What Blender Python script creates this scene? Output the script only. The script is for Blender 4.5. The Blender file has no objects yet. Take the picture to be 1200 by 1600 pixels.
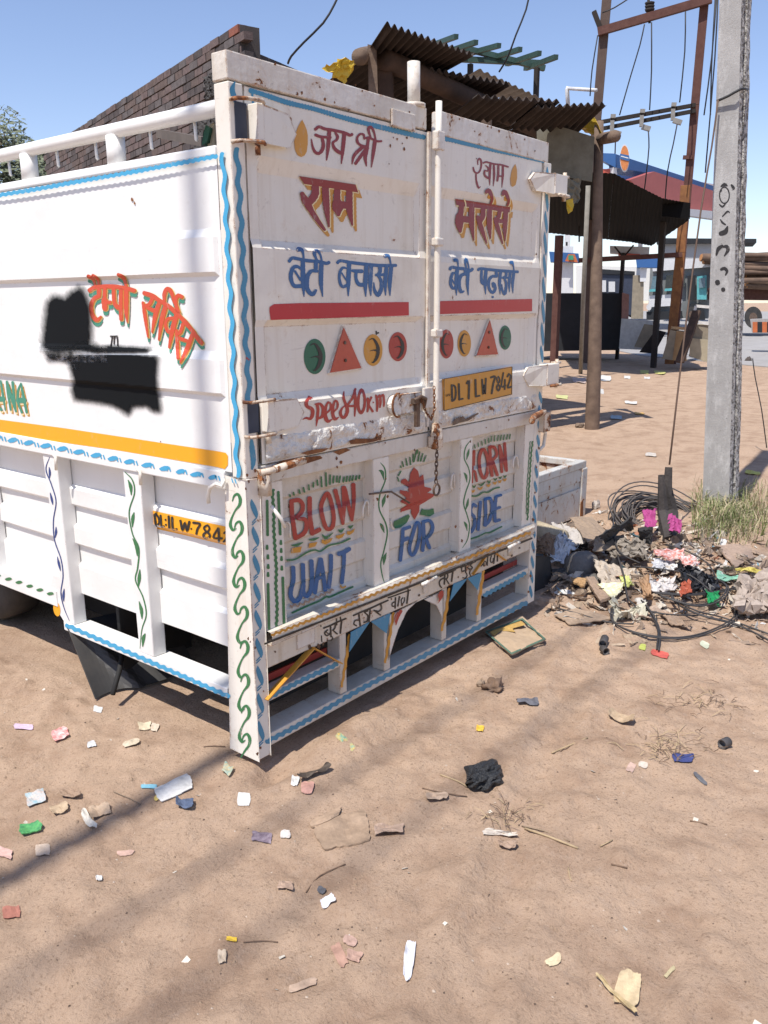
import bpy, math, random
import numpy as np
from mathutils import Vector, geometry
R = math.radians
random.seed(11); NR = np.random.default_rng(5)
scene = bpy.context.scene
COL = scene.collection
# ---------------------------------------------------------------- camera
FPX = 1316.98                                   # focal length in pixels of the 1200 px wide photograph
CAM = Vector((-1.65958, -1.86089, 1.43717))
PITCH, ROLL, YAW = R(13.8914), R(-0.2974), R(51.2004)
FWD = Vector((math.sin(YAW)*math.cos(PITCH), math.cos(YAW)*math.cos(PITCH), -math.sin(PITCH)))
_rt = Vector((math.cos(YAW), -math.sin(YAW), 0)); _up = _rt.cross(FWD)
RGT = _rt*math.cos(ROLL) + _up*math.sin(ROLL)
UPV = -_rt*math.sin(ROLL) + _up*math.cos(ROLL)
cd = bpy.data.cameras.new('camera'); co = bpy.data.objects.new('camera', cd); COL.objects.link(co)
from mathutils import Matrix
m3 = Matrix((RGT, UPV, -FWD)).transposed()
co.matrix_world = Matrix.Translation(CAM) @ m3.to_4x4()
cd.sensor_fit = 'HORIZONTAL'; cd.sensor_width = 36.0; cd.lens = FPX/1200*36.0
cd.clip_start = 0.05; cd.clip_end = 3000
scene.camera = co
scene.render.resolution_x, scene.render.resolution_y = 768, 1024
# ---------------------------------------------------------------- sky and sun
SUN_EL, = (R(62.5),)
TOSUN = Vector((-math.cos(SUN_EL)*0.9992, -math.cos(SUN_EL)*0.036, math.sin(SUN_EL))).normalized()
w = bpy.data.worlds.new('World'); scene.world = w; w.use_nodes = True
nt = w.node_tree; nt.nodes.clear()
sky = nt.nodes.new('ShaderNodeTexSky'); sky.sky_type = 'NISHITA'; sky.sun_disc = False
sky.sun_elevation = SUN_EL; sky.sun_rotation = math.atan2(TOSUN.x, TOSUN.y)
sky.air_density = .95; sky.dust_density = .35; sky.ozone_density = 2.2; sky.altitude = 100
bg = nt.nodes.new('ShaderNodeBackground'); bg.inputs[1].default_value = 0.15
wo = nt.nodes.new('ShaderNodeOutputWorld')
tn = nt.nodes.new('ShaderNodeMix'); tn.data_type = 'RGBA'; tn.blend_type = 'MULTIPLY'; tn.inputs[0].default_value = 1; tn.inputs[7].default_value = (1.10, 1.0, 1.035, 1)
nt.links.new(sky.outputs[0], tn.inputs[6]); nt.links.new(tn.outputs[2], bg.inputs[0]); nt.links.new(bg.outputs[0], wo.inputs[0])
sl = bpy.data.lights.new('sun', 'SUN'); sl.energy = 4.75; sl.angle = R(0.53); sl.color = (1, .955, .89)
so = bpy.data.objects.new('sun', sl); COL.objects.link(so); so.location = (-6, 0, 12)
so.rotation_euler = TOSUN.to_track_quat('Z', 'Y').to_euler()
vs = scene.view_settings; vs.view_transform = 'Standard'; vs.look = 'None'; vs.gamma = 1; vs.exposure = 0.22
vs.use_curve_mapping = False
scene.render.engine = 'CYCLES'
GZ = -0.03                                      # ground level
# ---------------------------------------------------------------- places measured in the photograph
def ray(u, v): return FWD + RGT*((u-600)/FPX) - UPV*((v-800)/FPX)
def on(u, v, ax, val):
    d = ray(u, v); return CAM + d*((val-CAM[ax])/d[ax])
def at(u, v, D):
    d = ray(u, v); return CAM + d*(D/math.hypot(d.x, d.y))
def onplane(u, v, p, n):
    d = ray(u, v); return CAM + d*((p-CAM).dot(n)/d.dot(n))
# ---------------------------------------------------------------- materials
MATS = {}
def newmat(name):
    m = bpy.data.materials.new(name); m.use_nodes = True; MATS[name] = m
    t = m.node_tree; b = t.nodes['Principled BSDF']; return m, t, b
def N(t, ty, **kw):
    n = t.nodes.new(ty)
    for k, v in kw.items():
        if k.startswith('i_'): n.inputs[k[2:].replace('_', ' ')].default_value = v
        elif k.startswith('n'): n.inputs[int(k[1:])].default_value = v
        else: setattr(n, k, v)
    return n
def L(t, a, b): t.links.new(a, b)
def noise(t, scale, detail=4, rough=.55, dist=0., vec=None):
    n = N(t, 'ShaderNodeTexNoise'); n.inputs['Scale'].default_value = scale; n.inputs['Detail'].default_value = detail
    n.inputs['Roughness'].default_value = rough; n.inputs['Distortion'].default_value = dist
    if vec is not None: L(t, vec, n.inputs['Vector'])
    return n.outputs[0]
def ramp(t, src, p0, p1, c0=(0,0,0,1), c1=(1,1,1,1)):
    r = N(t, 'ShaderNodeValToRGB'); e = r.color_ramp.elements
    e[0].position, e[1].position = p0, p1
    e[0].color = c0 if len(c0) == 4 else (*c0, 1); e[1].color = c1 if len(c1) == 4 else (*c1, 1)
    L(t, src, r.inputs[0]); return r.outputs[0]
def mix(t, fac, a, b, mode='MIX'):
    n = N(t, 'ShaderNodeMix', data_type='RGBA', blend_type=mode)
    for s, val in ((0, fac), (6, a), (7, b)):
        if hasattr(val, 'type') and hasattr(val, 'node'): L(t, val, n.inputs[s])
        elif s == 0: n.inputs[0].default_value = val
        else: n.inputs[s].default_value = (*val, 1) if len(val) == 3 else val
    return n.outputs[2]
def math_(t, op, a, b=None, clamp=False):
    n = N(t, 'ShaderNodeMath', operation=op, use_clamp=clamp)
    for i, val in enumerate((a, b)):
        if val is None: continue
        if hasattr(val, 'node'): L(t, val, n.inputs[i])
        else: n.inputs[i].default_value = val
    return n.outputs[0]
def coords(t, sc=(1,1,1)):
    g = N(t, 'ShaderNodeNewGeometry')
    mp = N(t, 'ShaderNodeMapping'); mp.inputs['Scale'].default_value = sc
    L(t, g.outputs['Position'], mp.inputs[0]); return mp.outputs[0]
def bump(t, b, h, strength=.3, dist=.01):
    n = N(t, 'ShaderNodeBump'); n.inputs['Strength'].default_value = strength; n.inputs['Distance'].default_value = dist
    L(t, h, n.inputs['Height']); L(t, n.outputs[0], b.inputs['Normal']); return n
RUST_D, RUST_L = (.085, .028, .012), (.33, .13, .045)
def paint(name, col, rust=.5, edge=1., rough=.42, dirt=.35, bumps=.25, bdist=.004, bscale=30, streak=.5):
    """weathered enamel on sheet metal: grime, drip streaks, chips that show rust, more of them on edges"""
    m, t, b = newmat(name); P = coords(t)
    big = noise(t, 1.7, 5, .6, vec=P); fine = noise(t, 34, 5, .7, .3, vec=P)
    st = noise(t, 9, 4, .6, .2, vec=coords(t, (3.2, 3.2, .16)))
    d1 = ramp(t, big, .42, .72); d2 = ramp(t, st, .52, .74)
    c = mix(t, math_(t, 'MULTIPLY', d1, dirt*.55), col, tuple(x*y for x, y in zip(col, (.80, .73, .62))))
    c = mix(t, math_(t, 'MULTIPLY', d2, dirt*streak), c, tuple(x*y for x, y in zip(col, (.66, .56, .44))))
    c = mix(t, math_(t, 'MULTIPLY', ramp(t, fine, .60, .74), dirt*.6), c, (.30, .25, .20))
    c = mix(t, math_(t, 'MULTIPLY', ramp(t, noise(t, 3.4, 6, .7, .5, vec=P), .50, .70), dirt*.45), c, tuple(x*y for x, y in zip(col, (.60, .54, .45))))
    c = mix(t, math_(t, 'MULTIPLY', ramp(t, noise(t, 26, 4, .65, .2, vec=coords(t, (.25, .25, 2.2))), .66, .72), dirt*.55), c, (.25, .215, .18))
    # edge wear
    bv = N(t, 'ShaderNodeBevel'); bv.samples = 4; bv.inputs[0].default_value = .007
    g = N(t, 'ShaderNodeNewGeometry')
    dot = N(t, 'ShaderNodeVectorMath', operation='DOT_PRODUCT'); L(t, bv.outputs[0], dot.inputs[0]); L(t, g.outputs['Normal'], dot.inputs[1])
    ed = math_(t, 'MULTIPLY', math_(t, 'SUBTRACT', 1., dot.outputs['Value'], True), 5.*edge, True)
    n2 = noise(t, 11, 6, .72, .6, vec=P); n3 = noise(t, 60, 3, .6, vec=P)
    s = math_(t, 'ADD', n2, math_(t, 'MULTIPLY', ed, .20))
    s = math_(t, 'ADD', s, math_(t, 'MULTIPLY', n3, .12))
    th = .80-.16*rust
    mask = ramp(t, s, th, th+.018); halo = ramp(t, s, th-.10, th+.01)
    rc = mix(t, ramp(t, n3, .35, .65), RUST_D, RUST_L)
    c = mix(t, math_(t, 'MULTIPLY', halo, .45*min(1, rust+.2)), c, (.50, .33, .19))
    c = mix(t, mask, c, rc)
    L(t, c, b.inputs['Base Color'])
    rr = mix(t, mask, (rough,)*3, (.9,)*3); L(t, rr, b.inputs['Roughness'])
    h = math_(t, 'ADD', math_(t, 'MULTIPLY', noise(t, bscale, 3, .5, vec=P), bumps), math_(t, 'MULTIPLY', noise(t, 5, 2, .5, vec=P), 2.2))
    h = math_(t, 'SUBTRACT', h, math_(t, 'MULTIPLY', mask, .35))
    bump(t, b, h, .55, bdist); return m
def flat(name, col, rough=.5, var=.12, scale=12, metal=0., bmp=.1, bd=.003, col2=None, spec=.4):
    m, t, b = newmat(name); P = coords(t); n = noise(t, scale, 5, .6, vec=P)
    c2 = col2 or tuple(x*(1-2.4*var) for x in col)
    L(t, mix(t, ramp(t, n, .32, .7), col, c2), b.inputs['Base Color'])
    b.inputs['Roughness'].default_value = rough; b.inputs['Metallic'].default_value = metal
    b.inputs['Specular IOR Level'].default_value = spec
    if bmp: bump(t, b, noise(t, scale*4, 4, .6, vec=P), bmp, bd)
    return m
WHITE = (.775, .73, .65)
M_white = paint('white_enamel', WHITE, rust=.36, edge=1.5, dirt=.55)
M_slot = None
M_side = paint('side_enamel', (.79, .78, .75), rust=.0, edge=.55, dirt=.16, streak=.25, bdist=.005)
M_worn = paint('worn_enamel', (.70, .66, .60), rust=.72, edge=1.5, dirt=.95, bumps=.8, bdist=.006)
M_lump = paint('lumpy_enamel', (.72, .69, .63), rust=.95, edge=1.2, dirt=.6, bumps=2.6, bscale=42, bdist=.013)
M_tail = paint('tailgate_enamel', (.655, .615, .545), rust=.35, dirt=1., bdist=.006, streak=.4)
M_skirt = paint('skirt_enamel', (.69, .635, .54), rust=.72, edge=1.6, dirt=1., bumps=1.2, bdist=.006)
M_rustp = paint('rusty_enamel', (.66, .58, .48), rust=1.35, edge=1.6, dirt=.9, bumps=1.2, bdist=.008)
M_tray = paint('tray_enamel', (.60, .60, .57), rust=.85, edge=1.5, dirt=.8)
M_rust = flat('rust', (.30, .125, .045), .9, scale=22, bmp=.6, bd=.004, col2=(.10, .035, .016))
M_ironr = flat('rusty_iron', (.12, .055, .042), .85, scale=9, bmp=.5, col2=(.085, .034, .026))
M_steel = flat('grimy_steel', (.20, .16, .13), .55, scale=30, metal=.6, bmp=.4, col2=(.11, .055, .03))
def pigment(name, col, fade=.25, rough=.42):
    m, t, b = newmat(name); P = coords(t)
    c = mix(t, math_(t, 'MULTIPLY', ramp(t, noise(t, 7, 5, .6, vec=P), .35, .75), fade*.8), col, tuple(x*.6 + .04 for x in col))
    c = mix(t, math_(t, 'MULTIPLY', ramp(t, noise(t, 46, 5, .75, .4, vec=coords(t, (1, 1, .35))), .60, .70), fade*2.0, True), c, (.50, .46, .40))
    L(t, c, b.inputs['Base Color']); b.inputs['Roughness'].default_value = rough
    return m
K_red = pigment('red_paint', (.40, .045, .030)); K_maroon = pigment('maroon_paint', (.26, .025, .028))
K_orange = pigment('vermilion_paint', (.62, .075, .028)); K_ochre = pigment('ochre_paint', (.60, .28, .035))
K_yellow = pigment('yellow_paint', (.86, .38, .012), .14); K_cream = pigment('cream_paint', (.80, .66, .36), .1)
K_blue = pigment('blue_paint', (.030, .115, .29)); K_cyan = pigment('sky_blue_paint', (.055, .36, .60), .22)
K_teal = pigment('teal_blue_paint', (.055, .25, .40), .3); K_green = pigment('green_paint', (.035, .17, .06), .3)
K_dgreen = pigment('bottle_green_paint', (.02, .13, .07), .1); K_black = pigment('black_paint', (.022, .018, .016), .22)
K_navy = pigment('navy_paint', (.02, .05, .2), .2); K_strip = pigment('red_tape', (.46, .012, .022), .12, .3)
K_brown = pigment('faded_brown_paint', (.42, .26, .16), .5); K_mint = pigment('leaf_green_paint', (.05, .26, .17), .2)
K_refl = flat('red_reflector', (.50, .085, .05), .22, scale=9, bmp=.05, col2=(.36, .05, .035), spec=.6)
K_white = pigment('white_lettering', (.8, .8, .78), .1)
# ---------------------------------------------------------------- mesh helpers
BASE = {}
def props(o, label=None, cat=None, group=None, kind=None):
    if label: o['label'] = label
    if cat: o['category'] = cat
    if group: o['group'] = group
    if kind: o['kind'] = kind
    return o
def thing(name, label, cat, loc=(0, 0, 0), group=None):
    o = bpy.data.objects.new(name, None); COL.objects.link(o); o.location = loc; o.empty_display_size = .1
    BASE[o.name] = Vector(loc); return props(o, label, cat, group)
class MB:
    def __init__(s): s.v = []; s.f = []; s.att = None
    def add(s, vs_, fs):
        n = len(s.v); s.v += [Vector(p) for p in vs_]; s.f += [tuple(i+n for i in f) for f in fs]; return s
    def box(s, x0, x1, y0, y1, z0, z1):
        return s.add([(x0,y0,z0),(x1,y0,z0),(x1,y1,z0),(x0,y1,z0),(x0,y0,z1),(x1,y0,z1),(x1,y1,z1),(x0,y1,z1)],
                     [(0,3,2,1),(4,5,6,7),(0,1,5,4),(1,2,6,5),(2,3,7,6),(3,0,4,7)])
    def obox(s, c, ax, ay, az):
        """box by centre and three half-axis vectors"""
        c, ax, ay, az = map(Vector, (c, ax, ay, az)); P = []
        for k in (-1, 1):
            for i, j in ((-1,-1),(1,-1),(1,1),(-1,1)): P.append(c+ax*i+ay*j+az*k)
        return s.add(P, [(0,3,2,1),(4,5,6,7),(0,1,5,4),(1,2,6,5),(2,3,7,6),(3,0,4,7)])
    def beam(s, a, b, w, h=None, up=(0, 0, 1)):
        a, b = Vector(a), Vector(b); d = (b-a); h = h or w
        n = d.cross(Vector(up)); n = n.normalized() if n.length > 1e-6 else Vector((1, 0, 0))
        u = n.cross(d).normalized()
        return s.obox((a+b)/2, n*(w/2), u*(h/2), d/2)
    def prism(s, pts, vec):
        n = len(pts); pts = [Vector(p) for p in pts]; vec = Vector(vec)
        tri = geometry.tessellate_polygon([pts])
        s.add(pts+[p+vec for p in pts], [tuple(t) for t in tri]+[tuple(i+n for i in reversed(t)) for t in tri]
              + [(i, (i+1) % n, (i+1) % n+n, i+n) for i in range(n)])
        return s
    def tube(s, path, r, n=8, cap=True):
        path = [Vector(p) for p in path]; rr = r if isinstance(r, (list, tuple)) else [r]*len(path)
        base = len(s.v); up = None; k = len(path)
        for i, p in enumerate(path):
            d = (path[min(i+1, k-1)]-path[max(i-1, 0)])
            d = d.normalized() if d.length > 1e-9 else Vector((0, 0, 1))
            if up is None: up = d.orthogonal().normalized()
            up = (up - d*up.dot(d)); up = up.normalized() if up.length > 1e-6 else d.orthogonal().normalized()
            sd = d.cross(up)
            for j in range(n):
                a = 2*math.pi*j/n; s.v.append(p+(up*math.cos(a)+sd*math.sin(a))*rr[i])
        for i in range(k-1):
            for j in range(n):
                a = base+i*n+j; b = base+i*n+(j+1) % n; s.f.append((a, b, b+n, a+n))
        if cap:
            s.f.append(tuple(base+j for j in reversed(range(n)))); s.f.append(tuple(base+(k-1)*n+j for j in range(n)))
        return s
    def grid(s, P):
        """P: rows of points -> quads"""
        nr, nc = len(P), len(P[0]); b = len(s.v)
        for r_ in P: s.v += [Vector(p) for p in r_]
        for i in range(nr-1):
            for j in range(nc-1):
                a = b+i*nc+j; s.f.append((a, a+1, a+nc+1, a+nc))
        return s
    def build(s, name, mat, parent=None, bevel=0, smooth=False, solid=0, **kw):
        base = Vector((0, 0, 0))
        if parent is not None: base = BASE[parent.name]
        me = bpy.data.meshes.new(name); me.from_pydata([tuple(v-base) for v in s.v], [], s.f); me.materials.append(mat)
        if smooth: me.polygons.foreach_set('use_smooth', [True]*len(me.polygons))
        o = bpy.data.objects.new(name, me); COL.objects.link(o); BASE[o.name] = base
        if parent is not None: o.parent = parent
        if solid:
            q = o.modifiers.new('solid', 'SOLIDIFY'); q.thickness = solid; q.offset = 0
        if bevel:
            q = o.modifiers.new('bevel', 'BEVEL'); q.width = bevel; q.segments = 2; q.limit_method = 'ANGLE'
        me.update()
        return props(o, **kw)
# ---------------------------------------------------------------- hand painting
class Crop:
    """coordinates read in an enlarged part of the photograph"""
    def __init__(s, ox, oy, k): s.ox, s.oy, s.k = ox, oy, k
    def p(s, q): return (s.ox+q[0]/s.k, s.oy+q[1]/s.k)
def spline(pts, closed=False, step=2.2):
    pts = [np.array(p, float) for p in pts]; n = len(pts); out = []
    if n == 2 and not closed: 
        k = max(2, int(np.hypot(*(pts[1]-pts[0])[:2])/step)); return [pts[0]+(pts[1]-pts[0])*i/k for i in range(k+1)]
    segs = n if closed else n-1
    for i in range(segs):
        p0 = pts[(i-1) % n] if (closed or i) else pts[0]*2-pts[1]
        p1, p2 = pts[i], pts[(i+1) % n]
        p3 = pts[(i+2) % n] if (closed or i+2 < n) else p2*2-p1
        k = max(2, int(np.hypot(*(p2-p1)[:2])/step))
        for j in range(k):
            t = j/k; out.append(.5*((2*p1)+(-p0+p2)*t+(2*p0-5*p1+4*p2-p3)*t*t+(-p0+3*p1-3*p2+p3)*t**3))
    out.append(pts[0] if closed else pts[-1]); return out
def stroke(pts, w, closed=False, step=2.2, wob=0., wl=7.):
    """outline pieces (quads, in pixels) of one brush stroke; w: width or [w0, w1, ..] along it"""
    n = len(pts)
    if isinstance(w, (int, float)): ws = [w]*n
    elif len(w) == n: ws = list(w)
    else: ws = list(np.interp(np.linspace(0, 1, n), np.linspace(0, 1, len(w)), w))
    q = spline([(p[0], p[1], ws[i]) for i, p in enumerate(pts)], closed, step)
    L_, R_ = [], []; acc = 0; q = [np.array(a) for a in q]
    for i, a in enumerate(q):
        d = q[min(i+1, len(q)-1)][:2]-q[max(i-1, 0)][:2]
        if closed and i in (0, len(q)-1): d = q[1][:2]-q[-2][:2]
        d = d/(np.hypot(*d)+1e-9); nn = np.array((-d[1], d[0])); h = max(a[2], .2)/2
        if i: acc += np.hypot(*(a[:2]-q[i-1][:2]))
        o = math.sin(acc/wl*2*math.pi)*wob
        hh = h*(1+.06*math.sin(acc*1.7+a[0]))
        L_.append(a[:2]+nn*(hh+o)); R_.append(a[:2]-nn*(hh-o))
    out = []
    if not closed:                                    # round ends
        for e, sgn in ((0, -1), (-1, 1)):
            a = q[e]; d = (q[1][:2]-q[0][:2]) if e == 0 else (q[-1][:2]-q[-2][:2]); d = d/(np.hypot(*d)+1e-9)
            nn = np.array((-d[1], d[0])); h = max(a[2], .2)/2
            fan = [a[:2]+nn*h*math.cos(th)+d*sgn*h*.8*math.sin(th) for th in np.linspace(0, math.pi, 6)]
            out.append([tuple(x) for x in fan])
    k = max(1, min(4, int(max(ws)/2.2)))
    for i in range(len(q)-1):
        for j in range(k):
            f, g = j/k, (j+1)/k; A_, B_ = L_[i], L_[i+1]; C2, D2 = R_[i+1], R_[i]
            out.append([tuple(A_+(D2-A_)*f), tuple(B_+(C2-B_)*f), tuple(B_+(C2-B_)*g), tuple(A_+(D2-A_)*g)])
    return out
def scan(poly, step=1.6):
    """fill a polygon by thin rows"""
    ys = [p[1] for p in poly]; y = min(ys); out = []; n = len(poly)
    def cuts(yy):
        c = []
        for i in range(n):
            a, b = poly[i], poly[(i+1) % n]
            if (a[1] <= yy) != (b[1] <= yy): c.append(a[0]+(b[0]-a[0])*(yy-a[1])/(b[1]-a[1]))
        return sorted(c)
    while y < max(ys):
        y2 = min(y+step, max(ys)); c0 = cuts(y+step*.02); c1 = cuts(y2-step*.02)
        if len(c0) == len(c1):
            for k in range(0, len(c0)-1, 2): out.append([(c0[k], y), (c0[k+1], y), (c1[k+1], y2), (c1[k], y2)])
        else:
            c = cuts((y+y2)/2)
            for k in range(0, len(c)-1, 2): out.append([(c[k], y), (c[k+1], y), (c[k+1], y2), (c[k], y2)])
        y = y2
    res = []
    for q in out:
        (xa, ya), (xb, _), (xc, yc), (xd, _) = q; k = max(1, int(max(xb-xa, xc-xd)/3.5))
        for i in range(k):
            f, g = i/k, (i+1)/k; res.append([(xa+(xb-xa)*f, ya), (xa+(xb-xa)*g, ya), (xd+(xc-xd)*g, yc), (xd+(xc-xd)*f, yc)])
    return res
def ellipse(cx, cy, rx, ry, n=28, a=0):
    ca, sa = math.cos(a), math.sin(a)
    return [(cx+rx*math.cos(t)*ca-ry*math.sin(t)*sa, cy+rx*math.cos(t)*sa+ry*math.sin(t)*ca) for t in np.linspace(0, 2*math.pi, n, endpoint=False)]
class Paint:
    """marks traced in the photograph, laid on a real surface: surf(u, v, lift) -> point"""
    def __init__(s, surf, crop=None): s.surf = surf; s.c = crop; s.m = MB(); s.k = 0
    def put(s, quads, lift=.0012, shift=(0, 0)):
        s.k += 1; lf = lift+(s.k % 9)*.00007
        for q in quads:
            s.m.add([s.surf(x+shift[0], y+shift[1], lf) for x, y in q], [tuple(range(len(q)))])
        return s
    def px(s, pts): return [s.c.p(p) for p in pts] if s.c else list(pts)
    def S(s, pts, w, closed=False, lift=.0012, grow=0., shift=(0, 0), fat=1., **kw):
        k = (s.c.k if s.c else 1)/fat
        ww = (w/k+grow) if isinstance(w, (int, float)) else [x/k+grow for x in w]
        return s.put(stroke(s.px(pts), ww, closed, **kw), lift, shift)
    def outline(s, pts, w, lift, shift=(0, 0)):
        q = s.px(pts); d = []
        for a, b in zip(q, q[1:]+q[:1]):
            n = max(1, int(math.hypot(b[0]-a[0], b[1]-a[1])/1.5)); d += [(a[0]+(b[0]-a[0])*i/n, a[1]+(b[1]-a[1])*i/n) for i in range(n)]
        return s.put(stroke(d, w, True, step=1.5), lift, shift)
    def F(s, pts, lift=.0012, shift=(0, 0)): return s.put([list(s.px(pts))] if len(pts) <= 4 else scan(s.px(pts)), lift, shift)
    def done(s, name, mat, parent, label=None):
        st = name in ('leaf_stripe', 'green_bars', 'green_fan', 'green_flourish', 'orange_crescents', 'green_scrolls', 'green_vine', 'blue_vine', 'orange_stripe', 'painted_marks', 'yellow_zigzag')
        return s.m.build(name, mat, parent, label=label, kind='stuff' if st else None) if s.m.v else None
def rear(y): return lambda u, v, l: on(u, v, 1, y-l)
def sidep(x): return lambda u, v, l: on(u, v, 0, x-l)
def vnoise(x, y, s, seed=0):
    """smooth value noise on arrays"""
    x = np.asarray(x)/s; y = np.asarray(y)/s; xi = np.floor(x).astype(int); yi = np.floor(y).astype(int)
    fx = x-xi; fy = y-yi; fx = fx*fx*(3-2*fx); fy = fy*fy*(3-2*fy)
    def h(a, b):
        n = (a*374761393+b*668265263+seed*1274126177) & 0x7fffffff
        n = ((n ^ (n >> 13))*1274126177) & 0x7fffffff
        return ((n ^ (n >> 16)) & 0xffff)/65535.
    return (h(xi, yi)*(1-fx)+h(xi+1, yi)*fx)*(1-fy)+(h(xi, yi+1)*(1-fx)+h(xi+1, yi+1)*fx)*fy-.5
# ================================================================ the painted cargo truck
TR = thing('cargo_truck', 'white high-sided cargo truck body with hand painted Hindi lettering on its closed rear doors', 'truck', (0, 0, GZ))
def pbox(name, mat, b, parent=TR, bevel=.003, **kw):
    return MB().box(*b).build(name, mat, parent, bevel, **kw)
def plate(pts, y, th): return MB().prism([on(u, v, 1, y) for u, v in pts], (0, th, 0))
M_slotd = flat('slot_shade', (.035, .045, .075), .6)
# ---- corner posts and beams
lp = MB().box(0, .052, 0, .06, .93, 2.018)
lp.prism([(0, 0, .0), (0, .135, .0), (0, .092, .929), (0, 0, .929)], (.052, 0, 0))
post_l = lp.build('corner_post', M_white, TR, .004)
post_r = MB().box(1.755, 1.818, 0, .075, .03, 2.018).build('corner_post', M_white, TR, .004)
beam = MB().box(-.002, .905, .001, .062, 2.021, 2.094)
beam.box(.70, .83, -.008, .0005, 2.005, 2.06)
top_beam = beam.build('top_beam', M_worn, TR, .005)
pipe = MB().tube([(.868, .03, 2.09), (.866, .03, 2.235)], .022, 14).tube([(.868, .03, 2.092), (.868, .03, 2.104)], .04, 14)
pipe.build('pipe_stub', M_worn, TR, 0, True)
# ---- doors: pressed sheet with two sunk fields
def ybase(z): return float(np.interp(z, [.968, 1.14, 1.172, 1.372, 1.392, 1.594, 1.618, 2.02], [-.006, -.006, .002, .002, -.003, -.003, .006, .006]))
DEP = {}
def pressed(key, x0, x1, z0, z1, fields, y0=.008, th=.03, sag=0.):
    """fields: (outer x0,x1,z0,z1, inner x0,x1,z0,z1, depth)"""
    xs, zs = {x0, x1}, {z0, z1}
    for f in fields: xs |= {f[0], f[1], f[4], f[5]}; zs |= {f[2], f[3], f[6], f[7]}
    for a in np.linspace(x0, x1, 34): xs.add(round(float(a), 4))
    for a in np.linspace(z0, z1, 52): zs.add(round(float(a), 4))
    xs = sorted(xs); zs = sorted(zs)
    def dep(x, z):
        yb_ = ybase(z); y = yb_
        for f in fields:
            if f[0] < x < f[1] and f[2] < z < f[3]:
                kx = min(1, (x-f[0])/max(1e-6, f[4]-f[0]) if f[4] > f[0] else 1, (f[1]-x)/max(1e-6, f[1]-f[5]))
                kz = min(1, (z-f[2])/(f[6]-f[2]), (f[3]-z)/(f[3]-f[7]))
                y = yb_+(f[8]-yb_)*min(kx, kz)
        y += sag*(vnoise([x*9+3], [z*9], 3.1, 4)[0]+.6*vnoise([x*9], [z*9], 1.3, 9)[0])
        return y
    DEP[key] = dep
    m = MB().grid([[(x, dep(x, z), z) for x in xs] for z in zs])
    m.grid([[(x, y0+th, z) for x in reversed(xs)] for z in zs])
    for a in (x0, x1): m.add([(a, y0, z0), (a, y0+th, z0), (a, y0+th, z1), (a, y0, z1)], [(0, 1, 2, 3)])
    for a in (z0, z1): m.add([(x0, y0, a), (x1, y0, a), (x1, y0+th, a), (x0, y0+th, a)], [(0, 1, 2, 3)])
    return m
YD, YF = .008, .027                            # frame of the door, floor of the sunk fields
door_l = pressed('l', .062, .912, .968, 2.016, [(.098, .872, 1.594, 1.845, .115, .855, 1.618, 1.80, .020),
    (.098, .885, 1.140, 1.392, .112, .862, 1.172, 1.372, .018)], sag=.0026).build('left_door', M_white, TR)
door_r = pressed('r', .922, 1.742, .968, 2.014, [(.922, 1.722, 1.604, 1.845, .9221, 1.698, 1.63, 1.81, .020),
    (.922, 1.722, 1.145, 1.392, .9221, 1.695, 1.18, 1.372, .018)], sag=.0026).build('right_door', M_white, TR)
pbox('door_header', M_worn, (.985, 1.79, .001, .04, 2.017, 2.098), door_r, .004)
# rough bottom rails of the doors
def lumpy(x0, x1, z0, z1, y, amp, seed, parent, mat=M_lump, name='bottom_rail'):
    nx, nz = int((x1-x0)/.008), int((z1-z0)/.007)
    X, Z = np.meshgrid(np.linspace(x0, x1, nx), np.linspace(z0, z1, nz))
    D = (vnoise(X, Z, .05, seed)+.7*vnoise(X, Z, .022, seed+1)+.5*vnoise(X, Z, .011, seed+2))*amp
    ed = np.clip(np.minimum(Z-z0, z1-Z)/.012, 0, 1)
    Y = y-D*ed+(1-ed)*.010
    m = MB().grid([[(X[i, j], Y[i, j], Z[i, j]) for j in range(nx)] for i in range(nz)])
    m.box(x0, x1, y+.010, y+.03, z0, z1)
    return m.build(name, mat, parent, 0, True)
lumpy(.075, .885, .966, 1.052, -.0125, .010, 3, door_l); lumpy(.955, 1.742, .966, 1.046, -.0115, .009, 13, door_r)
# meeting strip, lock rod, brackets
pbox('meeting_strip', M_worn, (.896, .912, -.016, -.004, .985, 2.015), door_l, .002)
rod = MB().tube([(.932, -.03, z) for z in np.linspace(.955, 2.115, 9)], .0115, 12).build('lock_rod', M_white, door_r, 0, True)
for z0, z1 in ((1.955, 2.02), (1.635, 1.665), (1.315, 1.345)): pbox('rod_guide', M_worn, (.910, .954, -.045, -.016, z0, z1), door_r, .006)
cm = MB(); cm.tube([(.932, -.032, .90), (.932, -.034, .94), (.932, -.034, 1.0)], [.021, .026, .02], 10); cm.box(.908, .955, -.05, -.01, .905, .95)
cm.build('rod_clamp', M_rustp, door_r, .004)
pbox('rod_bracket', M_worn, (.862, .950, -.028, -.014, 1.058, 1.135), door_l, .004)
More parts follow.
